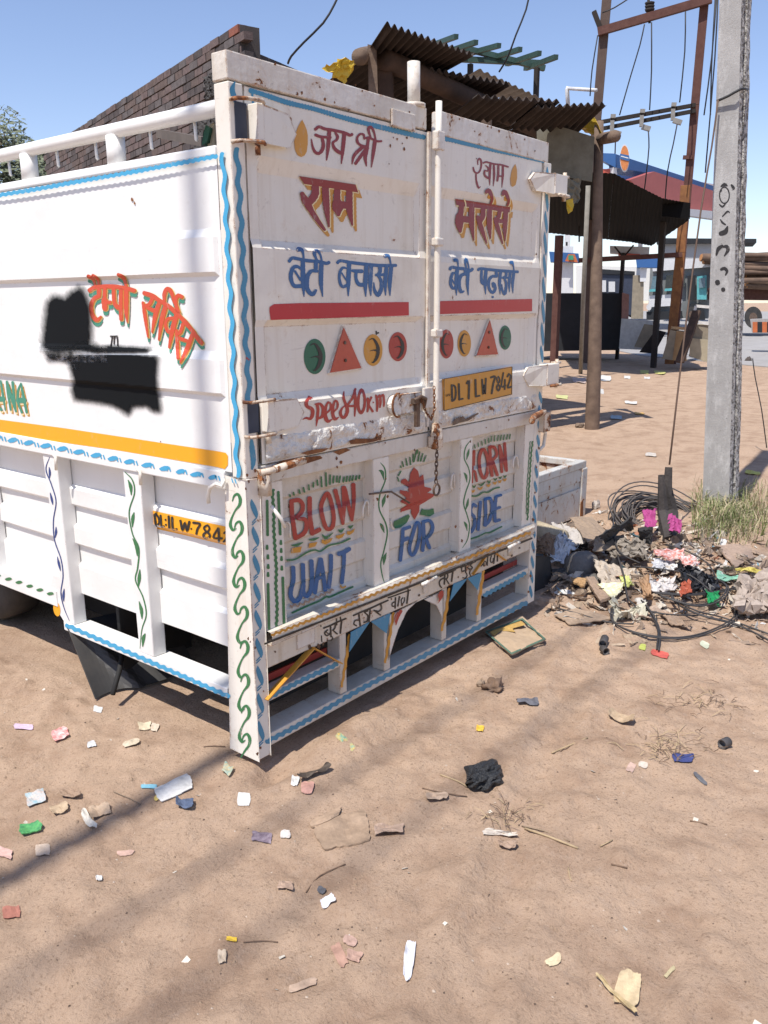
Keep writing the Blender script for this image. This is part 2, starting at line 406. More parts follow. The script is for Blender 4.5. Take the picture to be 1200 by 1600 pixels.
# handle plate with a long round hole, hasp and bolt
hp = MB(); e = []
for t in np.linspace(math.pi/2, 3*math.pi/2, 8): e.append((.70+.035*math.cos(t), -.030, 1.088+.035*math.sin(t)))
e += [(.84, -.030, 1.053), (.84, -.030, 1.123)]
hp.prism(e, (0, .022, 0)); hp.build('handle_plate', M_lump, door_l, .004)
MB().tube([(.665+.035*math.cos(t)*.9+.03, -.034, 1.088+.042*math.sin(t)) for t in np.linspace(1.3, 5, 9)], .004, 6).build('plate_rim', M_rust, door_l, 0, True)
hs = MB().box(.775, .835, -.048, -.03, 1.085, 1.105).box(.79, .812, -.046, -.032, 1.0, 1.09)
hs.tube([(.77, -.05, 1.10), (.80, -.058, 1.112), (.84, -.05, 1.10), (.85, -.035, 1.07)], .007, 7)
hs.build('hasp', M_steel, door_l, .002)
def chain(path, name, parent, mat, ln=.015, r=.0018):
    pts = spline(path, step=.0005) if False else None
    P = [Vector(p) for p in path]; d = [0]
    for i in range(1, len(P)): d.append(d[-1]+(P[i]-P[i-1]).length)
    m = MB(); s = 0; k = 0
    while s < d[-1]:
        i = max(j for j in range(len(d)) if d[j] <= s); i = min(i, len(P)-2)
        f = (s-d[i])/(d[i+1]-d[i]); c = P[i].lerp(P[i+1], f); t = (P[i+1]-P[i]).normalized()
        n = Vector((0, 1, 0)) if k % 2 else Vector((1, .2, 0)); n = (n-t*n.dot(t)).normalized()
        m.tube([c+t*(ln*.62*math.cos(a))+n*(ln*.33*math.sin(a)) for a in np.linspace(0, 2*math.pi, 9)], r, 5, False)
        s += ln*.86; k += 1
    return m.build(name, mat, parent, 0, True)
chain([(.81, -.052, 1.10), (.835, -.055, 1.05), (.868, -.055, 1.022), (.895, -.05, 1.055), (.898, -.045, 1.135)], 'short_chain', door_l, M_rust)
chain([(.918, -.035, .965), (.920, -.045, .90), (.917, -.045, .83), (.921, -.042, .765)], 'chain', TR, M_steel, .020, .0024)
MB().tube([(.921+.02*math.cos(a), -.045, .745+.022*math.sin(a)) for a in np.linspace(0, 6.28, 13)], .0045, 6).build('chain_ring', M_steel, TR, 0, True)
# hinges
def hinge_left(zc, zh):
    h = MB().box(.068, .095, -.036, .004, zc-zh, zc+zh)
    h.prism([(.095, -.030, zc-zh), (.215, -.012, zc-zh*.93), (.245, -.008, zc-zh*.1), (.212, -.012, zc+zh*.85), (.095, -.030, zc+zh)], (0, .011, 0))
    o = h.build('hinge', M_white, door_l, .004)
    for z in (zc-zh-.008, zc+zh+.002):
        lo = MB(); lo.tube([(.004, .0, z), (.008, -.028, z), (.04, -.04, z+.002), (.085, -.042, z+.003), (.10, -.03, z+.002)]  , .0055, 6)
        lo.build('hinge_knuckle', M_rustp, door_l, 0, True)
    lo = MB(); lo.tube([(.082, -.018, zc-zh-.035), (.082, -.018, zc-zh)], .008, 8)
    lo.build('hinge_pin', M_rustp, door_l, 0, True)
    MB().box(.018, .060, -.0025, .0005, zc-zh, zc+zh).build('hinge_slot_shade', M_slotd, post_l)  # flat plate on the post, the opening's inner shade put into its colour
hinge_left(1.922, .048); hinge_left(1.112, .046)
def hinge_right(zc, zh):
    h = MB().box(1.775, 1.885, -.045, .03, zc-zh, zc+zh)
    h.prism([(1.775, -.042, zc-zh), (1.775, -.042, zc+zh), (1.655, -.014, zc+zh*.85), (1.62, -.008, zc+zh*.1), (1.665, -.012, zc-zh*.9)], (0, .012, 0))
    h.build('hinge', M_white, door_r, .004)
    k = MB().tube([(1.80, -.05, zc-zh-.004), (1.89, -.052, zc-zh-.004), (1.93, -.02, zc-zh)], .007, 6)
    k.tube([(1.905, -.02, zc-zh-.02), (1.905, -.02, zc+zh+.018)], .009, 8); k.box(1.885, 1.93, -.03, .0, zc+zh-.004, zc+zh+.006)
    k.build('hinge_knuckle', M_rustp, door_r, 0, True)
hinge_right(1.93, .040); hinge_right(1.122, .046)
# latch pipes at the sill corners
MB().tube([(.075, -.045, .955), (.20, -.048, .965)], .012, 9).tube([(.03, -.03, .95), (.09, -.05, .955)], .01, 8).box(.045, .066, -.04, 0, .875, .955).build('latch', M_rustp, TR, 0, True)
MB().tube([(1.60, -.07, .935), (1.66, -.045, .945), (1.80, -.02, .955)], .014, 9).box(1.79, 1.85, -.03, .02, .86, .95).build('latch', M_rustp, TR, .002)
MB().tube([(1.84, .0, .86), (1.90, .02, .84), (1.885, .02, .78), (1.83, .01, .77)], .008, 7).build('latch_loop', M_white, TR, 0, True)
MB().tube([(.07, -.03, .84), (.09, -.05, .80), (.105, -.05, .77)], .006, 7).build('latch_loop', M_white, TR, 0, True)
# reflectors, licence plate
def zone(crop, ys):  return lambda u, v: on(u, v, 1, ys)
C3 = Crop(460, 490, 6); C4 = Crop(620, 400, 4)
def tri(crop, pts, door):
    q = [crop.p(p) for p in pts]
    plate(q, .008, .008).build('triangle_reflector', M_white, door, .002)
    cx = sum(p[0] for p in q)/3; cy = sum(p[1] for p in q)/3
    q2 = [(cx+(a-cx)*.93, cy+(b-cy)*.93) for a, b in q]
    plate(q2, .0048, .003).build('reflector_lens', K_refl, door, .001)
    for f in (.45, -.22):
        c = (cx+(q[0][0]-cx)*f, cy+(q[0][1]-cy)*f) if f > 0 else (cx, cy+(q[1][1]-cy)*.35)
        P = on(c[0], c[1], 1, .004); MB().tube([P+Vector((0, .002, 0)), P-Vector((0, .003, 0))], .0055, 8).build('screw', M_steel, door)
tri(C3, [(465, 118), (637, 515), (332, 562)], door_l); tri(C4, [(584, 393), (637, 618), (498, 626)], door_r)
PLY = -.014
PL = [(693, 592.5), (800.5, 573), (800, 616.5), (694.5, 641)]
pl = plate(PL, PLY, .006).build('licence_plate', K_ochre, door_r, .001)
# ---- tailgate
def slat_y(z):
    b = ((.83, .040), (.757, .052), (.682, .040), (.607, .052), (.530, .040), (.460, .052), (-9, .040))
    lv = [q for q in b if z >= q[0]][0][1]
    for k, q in enumerate(b[:-1]):
        if abs(z-q[0]) < .006:
            f = (z-q[0]+.006)/.012; return b[k+1][1]*(1-f)+q[1]*f
    return lv
tg = TR
fr = MB().box(.06, 1.752, -.004, .03, .906, .962)
fr.build('tailgate_top_rail', M_tail, TR, .003)
MB().box(.06, .150, -.0, .05, .43, .9055).build('tailgate_stile', M_white, TR, .003)
MB().box(1.668, 1.752, -.0, .05, .43, .9055).build('tailgate_stile', M_white, TR, .003)
S1 = MB().box(.596, .686, -.001, .055, .43, .9055).build('stiffener', M_white, TR, .004)
S2 = MB().box(1.150, 1.238, -.001, .055, .43, .9055).build('stiffener', M_white, TR, .004)
BND = [.955, .83, .757, .682, .607, .530, .460, .405]
for x0, x1 in ((.150, .596), (.686, 1.150), (1.238, 1.668)):
    for a, b in zip(BND[:-1], BND[1:]):
        zs = [a-.006, b+.006, b, b-.006] if b > .41 else [a-.006, b]
        if a > .95: zs[0] = a
        prof = [(slat_y(z), z) for z in zs]
        xs = np.linspace(x0, x1, 9)
        MB().grid([[(x, y+.0035*vnoise([x*7], [z*15], 1, 5)[0], z) for x in xs] for y, z in prof]).build('slat', M_tail, TR)
pbox('tailgate_backing', M_tail, (.06, 1.75, .062, .07, .40, .955))
sill = MB(); ns = 90
rows = []
for (y, z) in ((.045, .425), (.0, .432), (-.020, .430), (-.026, .418), (-.024, .394)):
    rows.append([(x, y+.004*vnoise([x], [z*3], .045, 3)[0], z+.010*max(0, vnoise([x], [1.], .12, 8)[0])*(z > .41)) for x in np.linspace(.056, 1.752, ns)])
sill.grid(rows); sill.box(.056, 1.752, -.0225, .05, .386, .3945)
sill.build('sill', M_skirt, TR, 0)
def hook(cr, pts, y, parent=TR, r=.0045):
    P = [on(*cr.p(p), 1, y) for p in pts]
    MB().tube([(Vector(a)) for a in spline([tuple(p) for p in P], step=.006)], r, 6).build('lashing_hook', M_white, parent, 0, True)
C6 = Crop(440, 730, 6.957); C7 = Crop(600, 680, 5.217)
hook(C6, [(28, 640), (40, 600), (75, 605), (88, 650), (88, 765)], .022)
hook(C6, [(880, 540), (885, 450), (910, 375), (935, 370), (945, 420), (945, 530)], .022)
hook(C7, [(1050, 270), (1055, 200), (1075, 170), (1090, 200), (1092, 270)], .022)
hook(C7, [(560, 440), (545, 420), (555, 330), (572, 320), (572, 430)], .022)
hook(C7, [(52, 680), (60, 740), (80, 765)], .03)
MB().tube([on(577, 772, 1, -.006), on(612, 768, 1, -.01)], .004, 6).tube([on(611, 768, 1, -.01), on(640, 786, 1, .02)], .0035, 6).build('bolt_pin', M_steel, TR, 0, True)
# ---- bumper under the tailgate
pbox('bumper_skirt', M_skirt, (.05, 1.75, -.003, .004, .305, .3855))
def gus(pts, y, mat, nm, th=.004): return plate(pts, y, th).build(nm, mat, TR, .0006)
gus([(607, 962), (672, 931), (655, 936), (636, 955), (622, 984), (607, 1032), (604, 1000)], .0045, M_white, 'arch_plate', .004)
gus([(664, 937), (694, 922), (694, 985), (690, 962), (682, 946)], .0045, M_white, 'arch_plate', .004)
C7b = Crop(340, 900, 4); C8 = Crop(560, 840, 4)
for cr, pts in ((C7b, [(835, 352), (950, 288), (824, 474)]), (C7b, [(962, 286), (1081, 233), (1057, 358)]),
                (C8, [(596, 290), (680, 257), (572, 398)]), (C8, [(684, 255), (771, 219), (747, 328)])):
    gus([cr.p(p) for p in pts], -.0055, K_teal, 'pennant_plate', .002)
for x0, x1 in ((.406, .442), (.658, .694), (1.038, 1.073), (1.309, 1.343)):
    pbox('bumper_upright', M_tail, (x0, x1, .0045, .065, .0745, .304))
bot = pbox('bottom_rail', M_tail, (.053, 1.754, .0, .085, .030, .074))
mid = [pbox('step_rail', M_tail, (.053, .4055, .002, .055, .186, .217)), pbox('step_rail', M_tail, (1.3435, 1.754, .002, .055, .186, .217))]
for z, mt, nm in ((on(415, 1060, 1, .07).z, K_red, 'red_bar'), (on(415, 1060, 1, .07).z-.036, K_green, 'green_bar')):
    for x0, x1 in ((.054, .405), (1.345, 1.754)): MB().box(x0, x1, .066, .074, z-.012, z+.012).build(nm, mt, TR)
for a, b in (((489, 1011), (415, 1093)), ((487, 1011), (532, 1036)), ((765, 858), (737, 897)), ((765, 858), (788, 875))):
    A, B = on(*a, 1, -.004), on(*b, 1, -.004)
    MB().beam(A, B, .004, .024, up=(0, 1, 0)).build('orange_brace', K_ochre, TR)
for a in ((668, 902), (800, 846)):
    P = on(a[0], a[1]+6, 1, -.02)
    MB().tube([P+Vector((-.05, -.008, 0)), P+Vector((.05, -.008, .004))], .008, 8).box(P.x-.012, P.x+.012, -.012, -.002, P.z-.05, P.z).build('sill_hinge', M_lump, TR, 0, True)
C8b = (480, 985)
MB().box(.185, .27, -.008, -.002, .325, .405).box(.19, .262, -.024, -.008, .385, .40).build('sill_hinge', M_worn, TR, .002)
# ---- side facing the street
LEN = 3.3
def side_x(z):
    x = 0.
    for a, b in ((1.528, 1.628), (1.182, 1.283)):
        if a-.012 < z < b+.02:
            x = -.014*min(1, (z-a+.012)/.012, (b+.02-z)/.024)
    return x
zs = sorted({.945, 1.834} | {round(a+d, 4) for a, b in ((1.528, 1.628), (1.182, 1.283)) for d in (-.012, 0, .1-.004, .12)} | {round(float(q), 3) for q in np.linspace(.96, 1.82, 16)})
ys = [.0605, .072, .082, .095] + [float(q) for q in np.linspace(.15, LEN, 60)]
def sx(y, z):
    f = min(1, max(0, (y-.072)/.015)); return side_x(z)*f+.004*vnoise([y*2.2], [z*2.2], 1, 31)[0]*min(1, (y-.06)*6)
sp = MB().grid([[(sx(y, z), y, z) for y in ys] for z in zs])
side_panel = sp.build('side_panel', M_side, TR, 0)
pbox('side_cap', M_side, (-.004, .045, .061, LEN, 1.835, 1.864), TR, .006)
pbox('side_trim', M_side, (-.006, .045, .0925, LEN, .888, .9445), TR, .004)
rl = MB().tube([(.032, .058, 1.965)]+[(.032, y, 1.965) for y in np.linspace(.5, LEN, 8)], .0225, 14).build('top_tube', M_side, TR, 0, True)
for y in (.571, 1.09, 1.62, 2.15, 2.7):
    MB().tube([(.032, y, 1.86), (.032, y, 1.95)], .029, 14).build('tube_upright', M_side, TR, 0, True)
for y in (.20, .41, .70, .93, 1.25, 1.5): MB().tube([(.045, y, 1.95), (.047, y, 1.90), (.051, y, 1.897)], .005, 7).build('tie_peg', M_side, TR, 0, True)
def sslat_x(z):
    b = ((.765, .062), (.690, .045), (.612, .062), (.535, .045), (.455, .062), (-9, .047))
    for k, q in enumerate(b[:-1]):
        if abs(z-q[0]) < .007:
            f = (z-q[0]+.007)/.014; return b[k+1][1]*(1-f)+q[1]*f
    return [q for q in b if z >= q[0]][0][1]
SB = [.89, .765, .690, .612, .535, .455, .335]
BAYS = ((.10, .492), (.632, .975), (1.145, 1.62), (1.75, 2.3), (2.4, LEN))
for y0, y1 in BAYS:
    for a, b in zip(SB[:-1], SB[1:]):
        zz = [a-.007, b+.007, b, b-.007] if b > .34 else [a-.007, b]
        if a > .88: zz[0] = a
        MB().grid([[(sslat_x(z)+.006*vnoise([y*5], [z*13], 1, 15)[0], y, z) for y in np.linspace(y0-.05, y1+.085, 14)] for z in zz]).build('slat', M_side, TR)
def stiff(yt0, yt1, yb0, yb1, zb):
    m = MB(); P = []
    for (y0, y1, z) in ((yb0, yb1, zb), (yt0, yt1, .888)):
        P += [(.001, y0, z), (.001, y1, z), (.058, y1, z), (.058, y0, z)]
    m.add(P, [(0, 3, 2, 1), (4, 5, 6, 7), (0, 1, 5, 4), (1, 2, 6, 5), (2, 3, 7, 6), (3, 0, 4, 7)])
    return m.build('side_stiffener', M_side, TR, .004)
st1 = stiff(1.052, 1.148, 1.040, 1.104, .2155); st2 = stiff(.532, .629, .532, .616, .2155); stiff(1.62, 1.72, 1.62, 1.72, .305); stiff(2.3, 2.4, 2.3, 2.4, .305)
low = pbox('side_bottom_rail', M_side, (-.001, .075, .137, 1.115, .178, .215))
MB().prism([(.002, 1.045, .2155), (.002, 1.118, .2155), (.002, 1.225, .305), (.002, 1.16, .40), (.002, 1.06, .40)], (.006, 0, 0)).build('gusset', M_side, TR)
pbox('arch_trim', M_side, (-.003, .06, 1.145, LEN, .268, .336), TR, .003)
MB().tube([on(350, 748, 0, -.012), on(347, 760, 0, -.02), on(338, 756, 0, -.026), on(328, 762, 0, -.026), on(325, 775, 0, -.022), on(326, 786, 0, -.02)], .0065, 8).build('lashing_hook', M_white, TR, 0, True)
for u, v in ((86, 712), (218, 735)):
    MB().tube([on(u-3, v-2, 0, -.004), on(u+1, v+2, 0, -.02), on(u+2, v+22, 0, -.012)], .006, 7).build('lashing_hook', M_white, TR, 0, True)
# rest of the box, floor, chassis
pbox('far_side_panel', M_white, (1.78, 1.8, .08, LEN, .35, 1.86)); pbox('front_panel', M_white, (.046, 1.779, LEN-.03, LEN, .43, 1.9))
M_dark = flat('underbody', (.020, .019, .018), .8, bmp=.2)
M_rubber = flat('dusty_rubber', (.055, .05, .046), .75, scale=7, bmp=.35, col2=(.020, .019, .019))
pbox('load_floor', M_dark, (.07, 1.779, .075, LEN-.031, .34, .395)); pbox('sun_block_plate', M_dark, (.0535, 1.754, .14, .15, .08, .339))  # second box: added dark plate that keeps sun out of the bumper bays
for x in (.45, 1.22): pbox('chassis_rail', M_dark, (x, x+.1, .2, 5.2, .14, .335))
pbox('wheel_well', M_dark, (.42, .43, .9, 2.9, .02, .339))
pbox('cross_member', M_dark, (.10, .44, .88, .90, .02, .339))
def wheel(x, y, parent=TR):
    m = MB(); prof = [(-.085, .20), (-.095, .26), (-.085, .315), (-.05, .335), (.05, .335), (.085, .315), (.095, .26), (.085, .20)]
    n = 40; m.grid([[(x+a, y+r*math.cos(t), .305+r*math.sin(t)) for a, r in prof] for t in np.linspace(0, 2*math.pi, n+1)])
    o = m.build('wheel', M_rubber, parent, 0, True)
    d = MB(); d.grid([[(x+a, y+r*math.cos(t), .305+r*math.sin(t)) for a, r in ((-.05, .205), (-.02, .15), (-.06, .08), (-.07, .001))] for t in np.linspace(0, 2*math.pi, n+1)])
    d.build('rim', M_steel, o, 0, True)
wheel(.20, 2.02); wheel(1.6, 2.02); wheel(.2, 4.4); wheel(1.6, 4.4)
MB().tube([(.15, 2.02, .305), (1.65, 2.02, .305)], .05, 12).build('rear_axle', M_dark, TR, 0, True)
for x in (.36, 1.42):
    MB().tube([(x, 1.45, .27), (x, 1.75, .19), (x, 2.02, .165), (x, 2.3, .19), (x, 2.6, .27)], .022, 6).build('leaf_spring', M_dark, TR)
# mud flaps
fl = MB(); A, B, C_, D_ = Vector((.0, 1.10, .205)), Vector((-.045, .845, -.028)), Vector((.40, .80, -.024)), Vector((.40, 1.02, .20))
M_flap = flat('black_flap', (.035, .036, .038), .5, scale=6, bmp=.25, col2=(.07, .064, .058))
def bil(s, t): 
    p = A.lerp(D_, s).lerp(B.lerp(C_, s), t); p.y += .03*math.sin(s*7+.5)*t-.03*math.exp(-((s-.25*t-.12)/.05)**2); return p
fl.grid([[bil(s, t) for s in np.linspace(0, 1, 26)] for t in np.linspace(0, 1, 14)])
fl.build('mud_flap', M_flap, TR, 0, False, solid=.006)
MB().tube([on(192, 1020, 1, .86), on(186, 1050, 1, .80), on(176, 1085, 1, .76)], .010, 7).build('flap_stay', M_dark, TR, 0, True)
fr2 = MB(); P0 = [on(u, v, 1, .13) for u, v in ((833, 868), (858, 872), (862, 902), (859, 936), (846, 955), (832, 952))]
fr2.prism(P0, (.02, .05, 0)); fr2.build('mud_flap', M_rubber, TR, .01)
# cab ahead of the box
cb = MB().prism([(.1, 3.42, .55), (.1, 3.42, 1.99), (.1, 4.6, 1.98), (.1, 4.95, 1.35), (.1, 5.15, 1.2), (.1, 5.15, .35), (.1, 3.42, .35)], (1.6, 0, 0))
M_cab = flat('navy_cab', (.02, .028, .07), .4, bmp=0)
cab = cb.build('cab', M_cab, TR, .03)
M_glass = flat('dark_glass', (.03, .04, .045), .08, bmp=0, spec=.8)
MB().prism([(.092, 3.7, 1.3), (.092, 3.7, 1.85), (.092, 4.55, 1.85), (.092, 4.85, 1.35)], (-.004, 0, 0)).build('side_window', M_glass, cab)
# cloth tied inside and stick over the wall
MB().beam(on(251, 209, 0, .5), on(322, 222, 0, .35), .035, .03).build('wooden_stick', flat('grey_wood', (.16, .125, .10), .8, bmp=.4), TR)
gcl = MB(); P = [on(u, v, 0, .06) for u, v in ((322, 196), (329, 200), (324, 222), (316, 226), (318, 208))]; gcl.prism(P, (.02, .01, 0))
gcl.build('green_cloth', flat('dark_green_cloth', (.03, .10, .06), .9), TR, .002)
gw = MB(); P = [on(u, v, 0, .075) for u, v in ((328, 196), (334, 192), (334, 228), (325, 228))]; gw.prism(P, (.02, .01, 0)); gw.build('rag', flat('pale_rag', (.45, .38, .27), .9), TR, .002)
# ================================================================ hand painted lettering and ornament
FAT = 1.2
def curve_paint(fn, ax, sgn=1, up=0.):
    def s(u, v, l):
        y = fn(.6); 
        for _ in range(6):
            p = on(u, v, ax, y); y = fn(p.z)
        return on(u, v, ax, y-l-up)
    return s
def door_paint(key):
    f = DEP[key]
    def s(u, v, l):
        y = .005
        for _ in range(4): p = on(u, v, 1, y); y = f(p.x, p.z)
        return on(u, v, 1, y-l-.0003)
    return s
DL, DR_ = door_paint('l'), door_paint('r'); P0_ = rear(0.); PS = curve_paint(slat_y, 1, 1, .0028)
def letters(name, parent, surf, crop, mat, strokes=(), polys=(), shadow=None, grow=1.8, outline=None, label=None, oshift=(0, 0)):
    """shadow: list of (material, shift px, grow px, lift) laid under the letters"""
    for k, (m_, sh, g, lf) in enumerate(shadow or []):
        q = Paint(surf, crop)
        for st in strokes: q.S(st[0], st[1], *(st[2:3] or (False,)), lift=lf, grow=g, shift=sh, fat=FAT)
        for pg_ in polys: q.F(pg_, lift=lf, shift=sh)
        for pg_ in polys: q.outline(pg_, g, lf, sh)
        q.done(name+'_shade' if k == 0 else name+'_outline', m_, parent)
    q = Paint(surf, crop)
    for st in strokes: q.S(st[0], st[1], *(st[2:3] or (False,)), lift=.0034 if shadow else .0012, fat=FAT)
    for pg_ in polys: q.F(pg_, lift=.0034 if shadow else .0012)
    return q.done(name, mat, parent, label)
# --- left door
CA = Crop(440, 180, 6.667)
letters('ochre_drop', door_l, DL, CA, K_ochre, polys=[[(215,45),(240,95),(262,150),(273,210),(273,300),(262,380),(240,420),(205,435),(165,415),(140,360),(131,280),(142,200),(175,110)]])
letters('hindi_lettering', door_l, DL, CA, K_maroon, [
    ([(352,148),(392,120),(450,142),(560,160),(660,185),(715,210),(735,198)], 26),
    ([(355,205),(400,222),(450,228),(510,232)], 26), ([(420,225),(436,300),(425,360),(390,398),(352,385),(325,330),(312,250)], [24,30,32,28,26,20,9]),
    ([(498,170),(486,330),(470,468)], [34,32,10]), ([(560,180),(585,225),(570,262),(535,285),(552,345),(600,385),(640,400)], [16,26,22,22,28,32,28]),
    ([(655,190),(640,350),(624,505)], [34,32,8]),
    ([(862,250),(858,205),(825,195),(792,225),(790,275),(820,310),(870,330),(900,345)], [14,20,20,20,24,24,28,26]),
    ([(850,330),(790,380),(752,430),(735,510)], [30,30,26,8]), ([(885,345),(830,420),(770,505)], [26,30,26]),
    ([(880,240),(900,232),(950,250),(1005,272),(1040,270)], 20), ([(905,250),(885,380),(872,440),(885,530)], [26,30,32,10]),
    ([(975,265),(955,400),(936,540)], [34,30,10]), ([(980,250),(962,170),(930,122),(905,140),(915,190),(935,245)], [16,18,26,26,20,16])])
letters('hindi_lettering', door_l, DL, CA, K_maroon, [
    ([(350,740),(352,810),(320,870),(265,925)], [62,66,68,60]), ([(212,812),(250,890),(325,1020),(390,1115),(450,1195)], [34,62,46,38,22]),
    ([(455,740),(468,950),(495,1160)], [60,56,14]), ([(580,770),(578,870),(585,960),(592,1040)], [56,60,96,30]), ([(560,920),(640,935),(700,938)], 66),
    ([(706,790),(708,980),(738,1145)], [56,56,14])],
    polys=[[(182,634),(770,722),(800,806),(236,716)]],
    shadow=[(K_ochre, (5.6, 8.5), .6, .0012), (K_cream, (.8, .9), 1.7, .0023)])
CB = Crop(440, 380, 6)
BETI = [
    ([(72,170),(100,140),(160,148),(250,165),(350,172),(420,190),(445,180)], 27), ([(200,170),(203,360),(211,500)], [34,36,8]),
    ([(185,245),(150,220),(110,230),(88,290),(92,350),(120,400),(190,402)], [16,26,30,32,32,30,30]), ([(125,262),(178,345)], 18),
    ([(155,58),(190,62),(205,110),(210,165)], [38,30,16,14]), ([(322,180),(322,235)], 32), ([(335,262),(280,262),(245,310),(236,390),(250,445),(290,480),(325,440)], [26,28,34,36,34,34,18]),
    ([(375,185),(370,360),(386,500)], [34,34,8]), ([(380,190),(368,120),(335,70),(308,85),(318,130),(340,170)], [14,16,26,30,22,16])]
BACHAO = [
    ([(525,185),(550,165),(640,180),(760,195),(900,208),(1020,210),(1072,208)], 25), ([(634,180),(627,360),(626,495)], [34,34,8]),
    ([(605,235),(575,230),(548,270),(542,330),(556,390),(580,410),(615,392)], [14,22,22,22,24,24,22]), ([(565,280),(608,348)], 13),
    ([(662,258),(705,262),(755,264)], [22,30,30]), ([(700,262),(698,330),(725,385),(790,392)], [26,26,30,30]), ([(797,205),(786,370),(790,500)], [32,34,8]),
    ([(840,215),(832,360),(838,492)], [32,34,8]), ([(922,220),(925,262),(908,290),(885,300)], [30,30,24,22]),
    ([(900,300),(930,345),(937,420),(905,485),(872,440),(866,370)], [20,26,30,34,24,8]), ([(915,300),(975,292)], 22),
    ([(985,215),(972,370),(976,488)], [30,30,8]), ([(1030,212),(1015,370),(1017,492)], [30,32,8]), ([(972,120),(1000,118),(1018,160),(1026,205)], [34,28,14,12])]
letters('hindi_lettering', door_l, DL, CB, K_blue, BETI); letters('hindi_lettering', door_l, DL, CB, K_blue, BACHAO)
CT = Crop(380, 400, 4)
letters('red_stripe', door_l, DL, CT, K_strip, polys=[[(165,318),(200,296),(1035,288),(1036,372),(172,400),(164,345)]])
def signal(door, crop, c, rx, ry, mat, flip):
    SF_ = DL if door is door_l else DR_
    q = Paint(SF_, crop); q.F(ellipse(*c, rx, ry, 30)); q.done('painted_disc', mat, door)
    s = -1 if flip else 1; g = Paint(SF_, crop); X = lambda a, b: (c[0]+s*a*rx, c[1]+b*ry)
    g.S([X(-.45, -.62), X(0, -.72), X(.42, -.35), X(.55, .05), X(.38, .5), X(.02, .78), X(-.15, .74)], [3, rx*.16, rx*.32, rx*.36, rx*.32, rx*.16, 3], lift=.0026)
    g.S([X(-.35, .06), X(.1, .0), X(.45, .04)], [3, rx*.12, rx*.3], lift=.0027); g.done('disc_glyph', K_black, door)
signal(door_l, C3, (191, 402), 101, 166, K_dgreen, 0); signal(door_l, C3, (738, 342), 88, 149, K_ochre, 0); signal(door_l, C3, (970, 310), 85, 137, K_red, 0)
signal(door_r, C4, (310, 550), 45, 91, K_red, 1); signal(door_r, C4, (422, 546), 42, 83, K_ochre, 1); signal(door_r, C4, (677, 510), 38, 76, K_dgreen, 1)
letters('tally_mark', door_l, DL, C3, K_black, [([(768,165),(770,195)], 10), ([(770,185),(790,180)], 12)])
letters('speed_lettering', door_l, DL, C3, K_red, [
    ([(165,790),(140,785),(112,830),(120,870),(165,895),(172,940),(150,985),(110,978),(80,992)], [10,18,28,28,28,30,24,16,6]), ([(135,775),(150,800)], 14),
    ([(212,850),(222,900),(215,980),(206,1055)], [26,24,22,6]), ([(195,850),(240,845),(270,890),(262,960),(225,985)], [12,20,26,26,14]),
    ([(292,940),(335,900),(340,850),(318,830),(295,880),(290,960),(315,1010),(355,990)], [14,16,18,16,22,30,28,6]),
    ([(362,925),(402,885),(405,835),(385,815),(365,860),(360,940),(382,990),(418,970)], [14,16,18,16,22,28,26,6]),
    ([(465,730),(462,790),(482,850),(498,905),(480,960),(452,975),(432,930),(450,885),(478,862)], [8,20,24,28,26,24,24,14,8]),
    ([(572,705),(545,790),(505,862),(600,862)], [18,18,18,22]), ([(565,720),(572,830),(566,962)], [20,24,10]),
    ([(630,712),(603,780),(600,880),(625,930),(655,880),(658,780)], [22,22,24,26,22,20], True),
    ([(688,795),(694,860),(685,920)], [20,24,14]), ([(722,785),(700,850),(735,918)], [18,14,18]), ([(740,832),(742,834)], 12),
    ([(765,765),(778,830),(775,915)], [14,22,14]), ([(780,790),(800,765),(808,830),(802,880)], [12,18,20,12]), ([(812,780),(832,760),(842,830),(838,870)], [12,18,18,12])])
CS = Crop(340, 60, 4)
q = Paint(DL, CS); q.S([(205,325),(300,355),(440,402),(600,440),(760,488),(900,525),(1040,560),(1200,598),(1290,618)], 30, wob=.9, wl=5.)
q.S([(215,330),(222,400),(228,440)], [10, 14, 6]); q.done('scalloped_border', K_teal, door_l)
# --- right door
CC = Crop(690, 240, 8.571); FAT = .95
letters('hindi_lettering', door_r, DR_, CC, K_maroon, [
    ([(425,185),(440,240),(480,262),(515,230),(533,160),(530,95),(505,65),(485,100),(488,150)], [20,26,24,22,26,28,26,20,12]),
    ([(462,275),(465,350),(482,425),(500,460),(522,440)], [20,24,28,26,8]), ([(562,125),(600,112),(700,138),(800,150),(892,178)], 24),
    ([(590,160),(628,195),(615,235),(578,225),(580,290),(620,325),(650,330)], [16,24,22,22,30,30,24]), ([(655,150),(645,300),(647,425)], [32,32,8]),
    ([(702,160),(706,290),(694,435)], [28,30,8]), ([(762,165),(760,270),(748,365)], [30,32,28]), ([(755,300),(815,302)], 24), ([(822,170),(820,300),(808,455)], [30,32,8])])
FAT = 1.2
letters('ochre_drop', door_r, DR_, CC, K_ochre, polys=[[(987,138),(1003,180),(1012,230),(1012,330),(992,420),(952,446),(926,425),(919,335),(940,225),(960,180)]])
